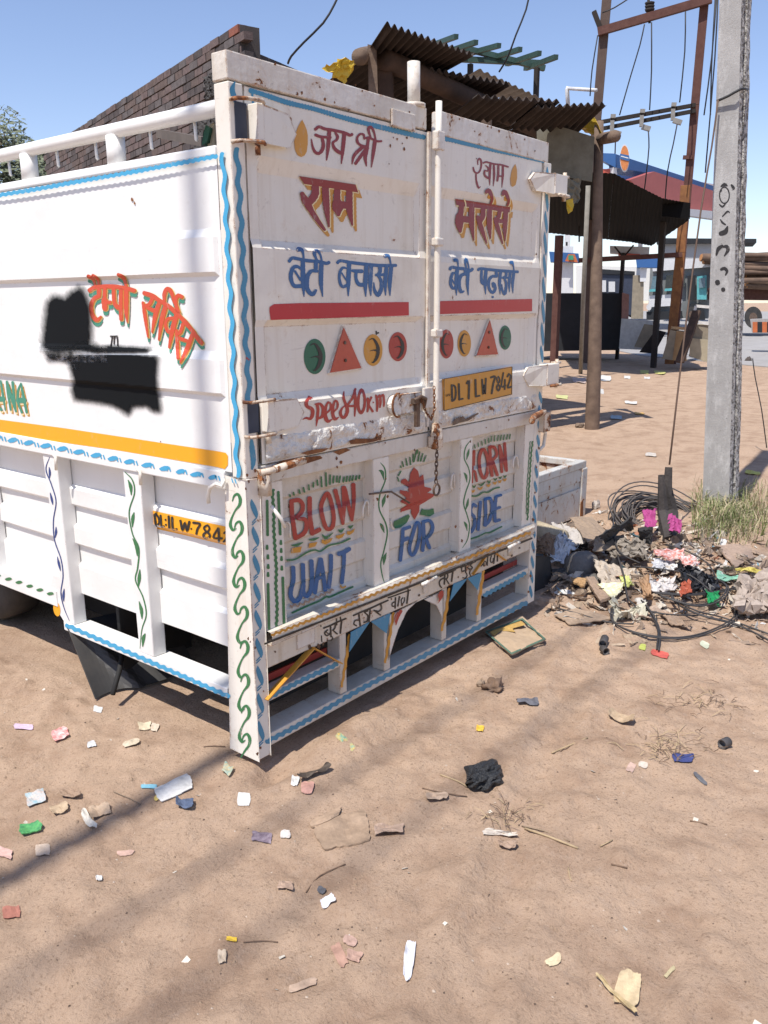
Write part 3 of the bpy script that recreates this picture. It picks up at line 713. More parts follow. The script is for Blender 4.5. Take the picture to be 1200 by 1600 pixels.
letters('hindi_lettering', door_r, DR_, CC, K_maroon, [
    ([(268,690),(262,770),(250,820)], [56,58,66]), ([(240,830),(238,930),(250,1045)], [80,92,34]), ([(265,872),(400,890)], 76),
    ([(405,700),(402,930),(432,1160)], [62,60,14]), ([(556,750),(550,840),(505,915)], [56,58,56]), ([(485,845),(530,990),(605,1200)], [40,54,16]),
    ([(642,750),(640,950),(657,1135)], [56,56,14]), ([(600,520),(625,490),(660,540),(680,610),(660,670)], [36,50,40,30,26]),
    ([(778,770),(765,840),(735,890)], [44,46,44]), ([(715,870),(755,1000),(820,1205)], [36,46,14]), ([(765,905),(840,905)], 44),
    ([(862,760),(850,980),(850,1170)], [52,50,12]), ([(822,550),(840,505),(875,555),(900,640),(882,695)], [34,48,40,30,26])],
    polys=[[(182,606),(300,622),(560,660),(800,700),(920,716),(912,790),(760,770),(500,730),(200,695)]],
    shadow=[(K_ochre, (4.0, 8.0), .4, .0012), (K_cream, (.6, .8), 1.4, .0023)])
q = Paint(DR_, CC); q.S([(300,612),(318,650),(325,700),(322,780)], [14,18,16,8], lift=.0044); q.done('letter_gap', K_cream, door_r)
CD = Crop(690, 390, 9.23)
letters('hindi_lettering', door_r, DR_, CD, K_blue, [
    ([(122,285),(150,255),(240,270),(340,280),(415,305),(445,280)], 38), ([(226,290),(214,480),(215,660)], [44,46,10]),
    ([(205,345),(165,340),(135,420),(132,500),(165,560),(210,545)], [20,34,36,36,38,36]), ([(150,430),(188,495)], 20), ([(190,155),(220,148),(238,200),(240,280)], [44,38,18,16]),
    ([(345,300),(345,360)], 40), ([(352,352),(295,365),(258,430),(256,520),(280,610),(322,600)], [34,40,42,42,42,20]), ([(387,300),(375,480),(386,655)], [38,38,10]),
    ([(396,280),(380,190),(352,130),(342,190),(358,270)], [18,20,34,30,20]),
    ([(530,295),(560,275),(700,290),(850,305),(1000,315),(1100,322)], 34), ([(578,310),(575,410),(590,480),(630,500)], [32,34,42,38]), ([(642,305),(628,480),(636,645)], [40,42,8]),
    ([(790,330),(792,385),(735,385),(690,430),(678,510),(700,590),(740,620),(775,570),(760,490),(735,490),(742,545)], [36,40,34,38,36,36,38,36,30,24,16]), ([(734,683),(744,686)], 26),
    ([(852,320),(838,480),(846,645)], [36,36,8]), ([(935,330),(930,385),(880,410)], [34,34,24]), ([(905,410),(930,480),(928,580),(908,640),(878,590),(870,500)], [26,30,34,42,28,10]),
    ([(925,405),(990,410)], 26), ([(992,325),(975,480),(980,612)], [34,34,8]), ([(1046,320),(1025,480),(1030,630)], [34,36,8]), ([(998,188),(1018,178),(1036,230),(1046,310)], [44,36,18,16])])
letters('red_stripe', door_r, DR_, CT, K_strip, polys=[[(1218,282),(1806,268),(1806,345),(1218,364)]])
CN = Crop(680, 560, 6); FAT = 1.55
letters('plate_number', pl, rear(PLY), CN, K_black, [
    ([(156,250),(160,400)], 13), ([(160,252),(186,262),(194,320),(186,380),(162,398)], 12), ([(222,240),(227,388)], 13), ([(225,386),(260,378)], 11),
    ([(298,236),(318,212),(315,378)], 13), ([(378,200),(382,358)], 13), ([(382,358),(418,350)], 11), ([(441,198),(450,335),(459,250),(468,332),(476,188)], 11),
    ([(522,180),(562,170),(545,240),(530,330)], 12), ([(592,170),(580,195),(592,235),(606,205)], 10, True), ([(592,242),(578,275),(592,305),(608,275)], 11, True),
    ([(640,135),(622,262),(662,252)], 10), ([(655,200),(652,290)], 11), ([(678,172),(692,145),(708,165),(700,210),(680,275),(712,266)], 11),
    ([(102,338),(103,360)], 2.5), ([(112,358),(113,336),(122,354),(123,332)], 2.5), ([(132,332),(133,352)], 2.5), ([(133,332),(142,340),(134,352)], 2.5)])
FAT = 1.2; q = Paint(rear(PLY), CN)
q.outline([(84,192),(722,80),(718,336),(85,490)], .9, .0012); q.done('plate_rim', K_black, pl)
q = Paint(DR_, Crop(600, 60, 4)); q.S([(355,622),(450,642),(600,676),(760,712),(900,742),(1000,765)], 28, wob=.8, wl=4.6); q.done('scalloped_border', K_teal, door_r)
# --- posts
def waves(name, parent, surf, pts, w, mat, wob=2.2, wl=22, crop=None):
    q = Paint(surf, crop); q.S(pts, w, wob=wob, wl=wl); return q.done(name, mat, parent)
waves('wavy_stripe', side_panel, sidep(-.005), [(347,240),(351,300),(356,400),(361,500),(365,600),(369,700),(372,744)], 6.5, K_cyan, 1.9, 46)
waves('wavy_stripe', post_l, P0_, [(370,233),(374,300),(378,380),(382,450),(384,520),(388,585),(389,626)], 8, K_teal, 2., 42)
q = Paint(P0_)
q.S([(367,128),(363,140),(366,152),(367,160)], [2,8,8,3]); q.S([(393,684),(394,700),(396,720),(394,733)], [3,8,8,3])
def dashes(q, path, n, w, ln, tilt=5.):
    """row of short leaf shaped strokes along a path"""
    P = spline(path, step=1.); L_ = len(P)
    for i in range(n):
        a = P[int((i+.1)/n*L_)]; b = P[min(L_-1, int((i+.1+ln)/n*L_))]; m_ = (a+b)/2
        d = (b-a); nn = np.array((-d[1], d[0]))/(np.hypot(*d)+1e-9)
        q.S([tuple(a+nn*tilt*.5), tuple(a+d*.22+nn*tilt*.42), tuple(a+d*.5), tuple(a+d*.78-nn*tilt*.42), tuple(b-nn*tilt*.5)], [.8, w*.8, w, w*.8, .8], step=1.5)
dashes(q, [(396,776),(400,850),(402,930),(405,1010),(407,1090),(408,1165)], 9, 8, .72, 6)
for i in range(9):
    yy = 776+389*(i+.93)/9; xx = 396+12*(yy-776)/389
    for k in (-3, 1): q.S([(xx+3, yy+k-3), (xx-3, yy+k+3)], 1.6)
q.done('leaf_stripe', K_teal, post_l)
q = Paint(P0_)
dashes(q, [(857,258),(854,330),(851,420),(848,520),(846,566)], 9, 4.5, 1.05, 3); dashes(q, [(845,610),(843,660),(838,740),(834,840),(829,935)], 14, 4.5, .85, 3)
q.done('leaf_stripe', K_teal, post_r)
q = Paint(sidep(0.))
for i, (y0, cx) in enumerate([(773,369),(816,372),(862,374),(904,376),(949,380),(1003,381),(1055,382),(1104,383),(1148,384)]):
    h = 46 if i < 8 else 32; k = .86
    q.S([(cx-7*k,y0+10),(cx-4*k,y0+2),(cx+2,y0-1),(cx+6,y0+6),(cx+5,y0+16),(cx-2,y0+h*.55),(cx-8,y0+h*.85),(cx-9,y0+h*1.05),(cx-5,y0+h*1.2),(cx,y0+h*1.14)] if i < 8 else
        [(cx-7*k,y0+10),(cx-4*k,y0+2),(cx+2,y0-1),(cx+6,y0+6),(cx+5,y0+16),(cx-2,y0+26),(cx-8,y0+36)], [1.5,3,4,5.2,4.5,2.4,3.4,5,4,1.2] if i < 8 else [1.5,3,4,5,4,3,1.5], step=1.6)
q.done('green_scrolls', K_green, post_l)
# --- tailgate stiles and stiffeners
q = Paint(P0_, Crop(340, 700, 4))
q.S([(350,262),(345,300),(352,400),(352,500),(360,640),(368,760),(365,860),(372,980),(368,1130)], 18, wob=.9, wl=9)
for a, b in (((310,330),(313,545)), ((380,275),(392,540)), ((316,850),(322,1130)), ((408,810),(416,1095))): q.S([a, b], 17)
for a in ((310,620),(315,680),(317,740),(316,790),(396,590),(398,640),(400,690),(402,750)): q.S([(a[0],a[1]-10),(a[0],a[1]+10)], [14,18])
q.done('green_bars', K_green, TR)
q = Paint(P0_, C7)
for x in (1180, 1163): q.S([(x+30,50),(x+22,140),(x+12,300),(x+2,450),(x-3,640)], 7, wob=.4, wl=10)
q.S([(1212,52),(1200,160),(1190,330),(1180,480),(1170,690)], 13, wob=.7, wl=8); q.done('green_bars', K_green, TR)
q = Paint(P0_, Crop(340, 700, 4))
q.S([(1018,92),(1045,130),(1048,200),(1015,290),(1010,380),(1050,470),(1060,540),(1040,640),(1020,720),(1028,790),(1042,842)], [4,9,9,9,9,10,10,9,9,8,4])
for a in ([(1008,140),(1028,150),(1040,200)], [(1030,370),(1038,330),(1050,290)], [(1015,470),(1028,490),(1042,530)], [(1055,655),(1042,690),(1038,730)]): q.S(a, [4,22,4])
q.done('green_vine', K_green, S1)
q = Paint(P0_, C7)
q.S([(710,38),(665,100),(655,190),(690,270),(700,360),(665,470),(650,560),(680,660),(697,740),(680,850),(640,918)], [4,10,10,10,10,11,11,10,10,9,4])
for a in ([(695,110),(685,150),(672,200)], [(650,305),(668,330),(676,385)], [(688,515),(680,560),(665,610)], [(652,705),(668,730),(678,780)]): q.S(a, [4,22,5])
q.done('green_vine', K_green, S2)
# --- tailgate words
def fan(crop, L_, w): 
    q = Paint(PS, crop)
    for a, b in L_: q.S([a, b], [w*.8, w])
    q.done('green_fan', K_green, TR)
fan(C6, [((90,298),(94,318)),((130,272),(136,302)),((190,245),(200,285)),((238,220),(250,270)),((295,192),(300,245)),((350,165),(345,215)),((388,140),(394,195)),((432,105),(438,212)),((482,60),(488,205)),
  ((530,85),(526,185)),((570,95),(562,170)),((605,95),(600,160)),((640,95),(628,165)),((682,105),(672,160)),((715,98),(705,155)),((748,95),(738,150)),((782,92),(770,145)),((818,92),(808,138)),((850,88),(845,125))], 20)
letters('english_lettering', TR, PS, C6, K_red, [
    ([(108,365),(116,520),(152,775)], 40), ([(110,368),(185,358),(228,400),(222,480),(165,545)], 38), ([(175,560),(255,570),(272,640),(245,715),(155,775)], [26,38,40,40,36]),
    ([(305,335),(308,520),(335,725)], 42), ([(335,722),(415,676)], 38), ([(500,285),(450,360),(430,440),(450,560),(490,665),(545,660),(568,560),(545,400)], 38, True),
    ([(585,252),(630,430),(668,615)], [38,36,28]), ([(668,615),(680,420),(678,222)], [26,36,44]), ([(690,240),(730,420),(766,578)], [36,36,26]), ([(766,578),(785,380),(780,188)], [26,34,40])])
q = Paint(PS, C6)
for a in ([(112,850),(165,848),(232,818)], [(300,790),(350,785),(408,765)], [(445,735),(485,768),(560,712)], [(622,680),(645,700),(682,665)], [(730,640),(748,655),(778,630)]): q.S(a, [12,30,8])
q.S([(60,1010),(150,1000),(280,925),(360,900),(425,912),(520,850),(650,820),(745,775)], 18); q.S([(118,1582),(300,1500),(420,1450),(490,1405),(520,1412),(640,1360),(775,1300)], 20); q.done('green_flourish', K_green, TR)
q = Paint(PS, C6)
for p in ([(110,880),(222,860),(205,925),(105,935)], [(298,828),(392,812),(365,862),(296,878)], [(435,785),(470,795),(560,765),(530,815),(480,840),(437,825)], [(592,740),(625,742),(692,710),(665,762),(620,780),(592,765)], [(712,695),(745,700),(798,662),(785,705),(740,738),(712,730)]): q.F(p)
q.done('orange_crescents', K_ochre, TR)
letters('english_lettering', TR, PS, C6, K_blue, [
    ([(127,1090),(128,1230),(105,1320),(100,1400),(140,1455),(200,1420),(236,1280),(235,1200),(232,1060)], 40), ([(236,1280),(240,1370),(275,1400),(318,1340),(330,1200),(325,1020)], 40),
    ([(425,1000),(390,1180),(362,1365)], 38), ([(428,1000),(455,1180),(475,1335)], 38), ([(375,1225),(455,1185)], 30), ([(538,960),(535,1120),(515,1305)], 38),
    ([(620,945),(680,925),(738,888)], 38), ([(680,920),(675,1080),(655,1255)], 36)])
q = Paint(PS, C6); q.S([(98,1505),(200,1495),(300,1450),(400,1405),(480,1370),(560,1335)], 24, wob=2.2, wl=9); q.done('brown_zigzag', K_brown, TR)
q = Paint(PS, C6); q.S([(640,1290),(665,1310),(695,1295)], 20); q.done('yellow_dab', K_ochre, TR)
fan(C7, [((275,120),(270,150)),((268,125),(245,215)),((292,135),(278,212)),((318,150),(300,212)),((240,155),(240,218)),((212,180),(218,240)),((180,190),(190,245)),((150,215),(160,255)),((345,165),(325,215)),((140,292),(118,330)),((112,345),(122,375)),((135,250),(140,265))], 12)
letters('red_lotus', TR, PS, C7, K_red, polys=[[(245,262),(278,290),(290,345),(320,318),(326,370),(330,420),(390,432),(385,450),(345,470),(415,475),(405,500),(335,545),(290,570),(288,620),(250,690),(222,640),(222,600),(135,628),(140,600),(190,570),(135,545),(145,525),(190,515),(130,470),(130,445),(200,460),(200,420),(140,390),(140,365),(175,352),(205,385),(215,310)]])
letters('lotus_leaves', TR, PS, C7, K_green, polys=[[(80,705),(130,680),(200,645),(212,662),(185,715),(130,755),(90,760),(78,735)], [(298,632),(312,600),(350,610),(405,598),(410,640),(375,662),(330,655),(296,650)]])
letters('english_lettering', TR, PS, C7, K_blue, [
    ([(155,768),(148,880),(133,1020)], 25), ([(160,765),(212,748)], 24), ([(150,862),(200,838)], 22), ([(268,712),(238,800),(208,920),(228,978),(262,940),(290,830),(292,745)], 24, True),
    ([(320,705),(325,830),(315,940)], 25), ([(325,705),(375,698),(398,750),(378,810),(335,845)], 24), ([(345,845),(372,920)], 24)])
fan(C7, [((720,88),(722,108)),((740,78),(744,105)),((768,62),(772,92)),((798,48),(802,82)),((826,32),(830,72)),((852,22),(856,62)),((880,5),(872,52)),((905,2),(900,48)),((935,0),(925,45)),((958,-2),(950,42)),((982,-4),(975,38)),((1008,-6),(1000,34)),((1030,-8),(1024,30))], 10)
letters('english_lettering', TR, PS, C7, K_red, [
    ([(734,130),(730,240)], 22), ([(722,255),(718,385)], 16), ([(725,290),(745,300),(757,375)], 15), ([(800,118),(778,190),(785,290),(815,350),(842,310),(848,210),(825,130)], 22, True),
    ([(862,95),(870,220),(882,330)], 22), ([(868,92),(905,105),(920,160),(880,210)], 20), ([(888,215),(925,325)], 21), ([(943,85),(962,300)], 19), ([(945,88),(998,290)], 18), ([(984,65),(1000,290)], 19)])
q = Paint(PS, C7)
for a in ([(722,410),(735,425),(748,408)], [(772,400),(795,408),(825,380)], [(845,370),(858,388),(868,370)], [(895,352),(908,365),(922,350)], [(935,340),(948,350),(960,338)], [(972,330),(985,340),(998,328)]): q.S(a, [4,16,4])
q.S([(712,495),(760,495),(810,465),(850,465),(900,435),(942,425)], 12); q.S([(708,845),(770,825),(830,795),(860,795),(920,765),(960,745)], 12); q.done('green_flourish', K_green, TR)
q = Paint(PS, C7)
for a in ([(712,445),(725,462),(740,445)], [(765,425),(785,440),(805,420)], [(838,400),(853,415),(868,395)], [(890,382),(905,395),(918,378)], [(932,370),(944,382),(958,365)], [(972,355),(985,368),(998,352)]): q.S(a, [6,20,6])
q.done('orange_crescents', K_ochre, TR)
letters('english_lettering', TR, PS, C7, K_blue, [
    ([(752,580),(730,565),(708,600),(712,640),(735,665),(740,730),(715,785),(695,790)], 22), ([(788,545),(768,770)], 22), ([(826,520),(830,640),(822,735)], 22),
    ([(826,520),(868,518),(884,590),(862,690),(825,735)], 22), ([(915,500),(905,600),(905,700)], 22), ([(915,500),(955,488)], 20), ([(908,602),(948,588)], 18), ([(905,702),(945,690)], 20)])
# --- sill and bumper
q = Paint(rear(-.0275)); q.S([(425,992),(520,955),(640,906),(740,868),(828,832)], 4.2, wob=1.2, wl=10, step=1.6); q.done('yellow_zigzag', K_ochre, TR)
q = Paint(rear(-.0262)); q.S([(414,1006),(520,964),(640,917),(740,877),(831,841)], 3.2); q.done('black_line', K_black, TR)
CE = Crop(490, 900, 7.06); CF = Crop(670, 840, 9.23)
FAT = 1.45
letters('hindi_lettering', TR, rear(-.003), CE, K_black, [
    ([(112,575),(190,545),(260,510),(355,470)], 13), ([(155,595),(122,630),(150,660),(188,625)], 12), ([(188,560),(192,670)], 13), ([(130,610),(180,650)], 8), ([(192,660),(212,685),(190,715),(150,708)], 10),
    ([(240,530),(238,570),(212,600)], 12), ([(215,600),(262,640)], 11), ([(310,500),(296,632)], 13), ([(304,500),(290,440),(262,440),(254,470),(256,540)], 11),
    ([(440,437),(520,400),(620,360),(740,305),(822,268)], 13), ([(500,425),(515,545)], 13), ([(508,490),(460,490),(445,530),(475,550)], 11),
    ([(600,385),(560,400)], 10), ([(565,405),(600,440),(590,500),(555,510)], 12), ([(625,375),(612,510)], 12), ([(742,315),(750,360),(720,390),(668,382)], 13), ([(680,385),(738,432)], 12),
    ([(822,242),(900,215),(980,185),(1068,155)], 10), ([(905,240),(900,355)], 12), ([(900,285),(868,300),(870,335),(898,330)], 10), ([(948,228),(930,332)], 12),
    ([(985,240),(968,268),(975,310),(1000,285),(1005,240)], 9), ([(1048,165),(1030,302)], 12), ([(1045,155),(1030,110),(1018,110)], 10),
    ([(375,395),(400,385)], 6), ([(420,380),(455,365),(480,355)], 14), ([(870,190),(885,175)], 8), ([(912,170),(920,160)], 7), ([(75,520),(82,560)], 8), ([(88,660),(92,725)], 8)])
letters('hindi_lettering', TR, rear(-.003), CF, K_black, [
    ([(165,562),(230,530),(310,500),(388,465)], 15), ([(232,530),(225,672)], 17), ([(230,580),(175,605),(152,650),(165,700),(185,720)], 15), ([(262,505),(250,460),(235,452)], 12),
    ([(270,520),(275,570),(245,600)], 13), ([(250,600),(292,668)], 13), ([(348,490),(330,632)], 16),
    ([(455,432),(540,400),(620,365),(675,345)], 15), ([(478,430),(475,485),(512,478)], 13), ([(528,400),(532,505)], 14), ([(534,500),(555,545),(530,585),(492,580)], 12),
    ([(545,350),(572,385),(608,350)], 12), ([(575,325),(580,330)], 12), ([(628,370),(600,400),(630,430),(600,470),(570,440)], 13), ([(600,470),(590,510),(605,555)], 12),
    ([(728,305),(830,270),(940,225),(1000,200)], 13), ([(795,280),(795,410)], 14), ([(792,330),(755,345),(735,385),(755,412),(780,380)], 11), ([(795,345),(825,345),(828,385)], 10),
    ([(852,262),(845,400)], 13), ([(905,262),(888,320),(900,360),(930,340),(932,300)], 12), ([(955,240),(938,375)], 13), ([(992,195),(990,340)], 14), ([(1015,190),(1042,175)], 14), ([(415,385),(455,380)], 14), ([(695,255),(710,248)], 12)])
FAT = 1.2
q = Paint(rear(-.003), CE); q.S([(965,385),(930,450),(908,540)], [34,32,12]); q.S([(905,520),(898,450),(930,400)], 10); q.done('red_petal', K_red, TR)
q = Paint(rear(-.003), CF); q.F([(190,760),(212,775),(215,830),(190,880),(130,955),(150,890),(132,840),(150,785)]); q.done('red_petal', K_red, TR)
q = Paint(rear(.0045))
for a in ([(546,992),(541,1030),(534,1073)], [(615,958),(608,1000),(602,1035)], [(702,920),(697,955),(690,985)], [(756,892),(750,930),(745,960)]): q.S(a, [3.5,4.5,3.5], wob=.6, wl=18)
q.done('orange_stripe', K_ochre, TR)
waves('wavy_stripe', bot, P0_, [(417,1159),(470,1131),(560,1079),(640,1037),(720,994),(822,942)], 7, K_teal, 1.2, 12)
waves('wavy_stripe', mid[0], rear(.002), [(418,1091),(470,1064),(526,1043-5)], 7, K_teal, 1.2, 11)
waves('wavy_stripe', mid[1], rear(.002), [(757,930),(790,912),(820,896)], 6, K_teal, 1.2, 8)
# --- street side
q = Paint(sidep(-.012)); q.S([(-20,308),(60,295),(120,284),(200,270),(270,257),(338,244)], 6.6, wob=1., wl=9); q.done('wavy_stripe', K_cyan, side_panel)
q = Paint(curve_paint(side_x, 0))
q.F([(-20,653),(100,669),(352,707),(356,712),(356,727),(351,733),(340,730),(180,703),(-20,675)]); q.done('yellow_band', K_yellow, side_panel)
q = Paint(sidep(-.006))
dashes(q, [(-15,682),(80,698),(200,721),(300,740),(345,748)], 14, 7.5, .62, 4)
for i in range(15):
    t = i/14; x = -15+360*t+17; y = 682+66*t+3
    q.S([(x, y-3), (x+2, y+3)], 2); q.S([(x+5, y-2), (x+7, y+4)], 2)
q.done('leaf_stripe', K_cyan, TR)
waves('wavy_stripe', low, sidep(-.001), [(104,977),(150,997),(200,1019),(280,1054),(357,1088)], 6.5, K_cyan, 1.2, 12)
CG = Crop(0, 700, 3)
q = Paint(sidep(.001), CG)
q.S([(585,112),(620,150),(630,210),(605,300),(620,400),(650,470),(645,560),(635,620),(670,700),(685,780),(665,850),(655,940)], [3,6,6,6,6,7,7,6,6,6,5,2])
for a in ([(600,150),(612,180),(615,220)], [(628,302),(622,330),(620,370)], [(622,425),(638,455),(643,505)], [(655,570),(652,610),(648,650)], [(652,720),(662,760),(665,800)], [(680,870),(672,890),(668,930)]): q.S(a, [4,16,4])
q.done('green_vine', K_green, st2)
q = Paint(sidep(.001), CG)
q.S([(232,42),(215,100),(240,170),(262,250),(250,340),(255,430),(285,520),(295,600),(285,680),(300,750),(325,810)], [2,5,5,5,5,5,5,5,5,4,2])
for a in ([(230,90),(233,115),(232,140)], [(235,210),(242,240),(247,265)], [(262,370),(262,395),(258,420)], [(268,510),(276,545),(283,575)], [(300,660),(297,690),(298,718)]): q.S(a, [3,11,3])
q.done('blue_vine', K_navy, st1)
q = Paint(sidep(.002), CG); q.F(ellipse(266, 755, 16, 35, 18, -.15)); q.done('orange_dot', K_yellow, TR)
q = Paint(sidep(-.003)); dashes(q, [(-10,898),(30,910),(60,921),(88,931)], 6, 5, .6, 3); q.done('leaf_stripe', K_green, TR)
letters('number_band', TR, curve_paint(sslat_x, 0), CG, K_yellow, polys=[[(706,291),(880,330),(1062,369),(1062,456),(880,412),(713,374)]])
letters('plate_number', TR, curve_paint(lambda z: sslat_x(z)-.0016, 0), CG, K_black, [
    ([(724,312),(730,364)], 9), ([(728,308),(742,325),(745,352),(732,366)], 8), ([(752,316),(757,368),(768,366)], 8), ([(775,335),(776,338)], 7), ([(777,358),(778,361)], 7),
    ([(790,320),(793,374)], 9), ([(806,325),(810,380),(828,380)], 9), ([(845,340),(855,384),(866,350),(876,388),(887,345)], 9), ([(895,378),(897,379)], 7),
    ([(905,350),(937,356),(925,380),(920,402)], 9), ([(972,362),(955,375),(970,392),(982,378)], 8, True), ([(970,394),(952,408),(966,424),(984,412)], 9, True),
    ([(1022,376),(1000,418),(1040,424)], 8), ([(1024,378),(1026,440)], 9), ([(1050,400),(1060,392),(1062,420),(1048,440)], 8)])
CH = Crop(120, 420, 5.4545)
letters('hindi_lettering', side_panel, curve_paint(side_x, 0), CH, K_orange, [
    ([(105,185),(150,158),(240,150),(330,152),(420,165),(490,185)], 28), ([(188,180),(188,222)], 30), ([(190,232),(145,255),(120,320),(135,400),(172,435),(205,405)], [26,28,30,30,30,12]),
    ([(95,62),(135,85),(158,150)], [26,20,14]), ([(135,58),(175,85),(188,150)], [26,20,14]), ([(238,165),(236,250)], 26), ([(235,265),(238,340)], [44,36]), ([(240,285),(285,285)], 26),
    ([(312,170),(318,280),(345,325),(375,320)], [26,28,34,28]), ([(376,180),(374,300),(376,430)], [28,28,26]), ([(420,185),(420,340),(428,455)], [34,32,8]), ([(350,48),(395,75),(422,150)], [22,26,16]),
    ([(572,205),(640,228),(700,268),(770,310),(840,370),(910,440),(970,510),(1020,580),(1062,632)], 30),
    ([(645,245),(620,300),(580,315)], 26), ([(562,285),(580,400),(605,580)], [18,26,12]), ([(700,295),(668,400),(640,540)], [30,32,12]), ([(600,330),(678,365)], 26),
    ([(755,320),(725,430),(697,605)], [32,34,12]), ([(745,280),(745,215),(770,170),(805,200),(828,290)], [18,28,30,28,16]), ([(852,385),(815,520),(785,670)], [34,34,14]),
    ([(815,420),(770,430),(755,480),(775,530),(805,535)], [24,24,24,28,24]), ([(895,240),(865,225),(840,265),(850,330),(870,370)], [26,28,28,26,20]),
    ([(905,470),(880,540),(848,560)], 26), ([(848,520),(855,640),(862,760)], [18,26,24]), ([(868,590),(935,612)], 26), ([(985,560),(935,690),(880,800)], [30,32,12])],
    shadow=[(K_mint, (2.0, 7.5), .3, .0012), (K_cream, (1.8, 1.4), 1.3, .0018), (K_ochre, (1.2, 1.0), .7, .0026)])
letters('black_mark', side_panel, sidep(0.), CH, K_black, [([(285,575),(300,580),(290,655)], 9), ([(300,585),(318,575),(316,640)], 9), ([(322,585),(342,575),(348,655)], 9), ([(285,575),(345,572)], 7)])
CI = Crop(0, 590, 20)
letters('english_lettering', side_panel, curve_paint(side_x, 0), CI, K_mint, [
    ([(15,100),(90,560),(160,1020)], [50,56,30]), ([(-60,670),(100,670)], 140), ([(-30,900),(40,1010)], [40,70]), ([(-60,140),(-80,600),(-40,900)], 56),
    ([(210,120),(250,500),(330,1010)], [60,66,50]), ([(225,160),(340,560),(495,1060)], [50,80,50]), ([(390,140),(430,560),(490,1050)], [70,60,40]),
    ([(650,170),(560,420),(560,760),(680,1090)], [30,60,60,60]), ([(655,190),(730,600),(830,1090)], [40,70,60]), ([(560,710),(760,715)], 140)],
    shadow=[(K_ochre, (3.6, 5.4), -.4, .0012), (K_side if False else K_cream, (1.4, 3.4), .2, .002)])
# black spray over the painted panel
mb, t, b = newmat('black_spray'); 
at_ = N(t, 'ShaderNodeAttribute', attribute_name='fade'); nz = noise(t, 60, 4, .7, vec=coords(t))
al = ramp(t, math_(t, 'ADD', at_.outputs['Fac'], math_(t, 'MULTIPLY', math_(t, 'SUBTRACT', nz, .5), .35)), .16, .62)
L(t, al, b.inputs['Alpha']); b.inputs['Base Color'].default_value = (.003, .004, .005, 1); b.inputs['Roughness'].default_value = .8; b.inputs['Specular IOR Level'].default_value = .2
def spray(poly, soft):
    """polygon in photo pixels; the paint thins out over `soft` pixels beyond it"""
    xs = [p[0] for p in poly]; ys = [p[1] for p in poly]; st = 2.5
    gx = np.arange(min(xs)-soft-3, max(xs)+soft+5, st); gy = np.arange(min(ys)-soft-3, max(ys)+soft+5, st)
    P = np.array(poly, float); Q = np.roll(P, -1, 0); fade = []; rows = []; sf = curve_paint(side_x, 0)
    for y in gy:
        row = []
        for x in gx:
            ins = False; dm = 1e9
            for a, c in zip(P, Q):
                if (a[1] <= y) != (c[1] <= y) and x < a[0]+(c[0]-a[0])*(y-a[1])/(c[1]-a[1]): ins = not ins
                e = c-a; tt = min(1, max(0, ((x-a[0])*e[0]+(y-a[1])*e[1])/(e@e))); dm = min(dm, math.hypot(x-a[0]-e[0]*tt, y-a[1]-e[1]*tt))
            f = .5+.5*min(1, dm/(soft*.6)) if ins else max(0, .5-.5*dm/soft)
            fade.append(f); row.append(sf(x, y, .004))
        rows.append(row)
    m = MB().grid(rows); o = m.build('black_overspray', mb, side_panel)
    a = o.data.attributes.new('fade', 'FLOAT', 'POINT'); a.data.foreach_set('value', fade)
spray([(76,474),(84,466),(96,467),(102,470),(113,458),(124,452),(130,460),(137,480),(139,520),(138,536),(150,543),(110,548),(82,549),(68,542),(72,505)], 15)
spray([(108,556),(140,552),(200,553),(243,558),(241,590),(245,620),(248,641),(238,639),(228,632),(205,634),(199,645),(190,638),(172,630),(150,626),(118,622),(114,608),(118,596),(112,575)], 12)
spray([(72,552),(108,556),(112,566),(92,562),(76,562)], 9)
spray([(122,544),(170,541),(236,545),(226,549),(150,550)], 6)

# rust spots, nail holes and scratches on the doors and panels
RS = random.Random(42)
def spots(nm, parent, surf, pts, mat=None, lift=.0016):
    for u, v, r in pts:
        q = Paint(surf); n = 11; a0 = RS.random()*6
        q.put([[(u+r*(1+.45*RS.uniform(-1, 1))*math.cos(a)*.8, v+r*(1+.45*RS.uniform(-1, 1))*math.sin(a)*1.2) for a in np.linspace(0, 6.283, n, endpoint=False)]], lift)
        q.done(nm, mat or M_rust, parent)
spots('rust_spot', door_l, DL, [(610,228,2.0),(621,217,1.6),(632,233,2.2),(636,215,1.8),(615,215,1.),(608,256,1.),(629,224,1.2)])
spots('rust_spot', top_beam, rear(.001), [(430,100,2.),(465,147,2.2),(472,145,2.),(508,155,2.2),(520,124,1.5),(523,160,1.4),(545,172,1.3),(500,136,1.2),(566,142,1.4),(585,165,1.2),(618,182,2.6),(404,112,1.2),(640,175,1.3),(556,133,1.)])
spots('rust_spot', door_l, rear(-.0125), [(790,207,1)][:0])
spots('rust_spot', door_r, rear(.001), [(762,197,1.6),(768,199,1.4),(742,205,1.1),(780,205,1.6),(820,218,1.2),(718,186,1.2),(792,214,1.),(836,236,1.)])
spots('rust_spot', door_r, DR_, [(742,404,1.4),(838,397,1.2),(866,290,1.4),(745,248,.8)])
spots('rust_spot', TR, rear(-.004), [(526,716,2.),(533,722,2.2),(527,730,1.6),(602,692,1.),(648,703,1.4),(760,668,1.),(795,656,1.2)])
spots('rust_spot', side_panel, sidep(0.), [(206,312,2.2),(210,317,1.6),(48,395,1.2),(282,378,1.2),(251,690,1.2)])
spots('rust_spot', S1, P0_, [(590,780,2.2),(606,776,2.2),(603,748,1.4)]); spots('rust_spot', post_l, P0_, [(386,560,1.6),(389,562,1.4)], K_red)

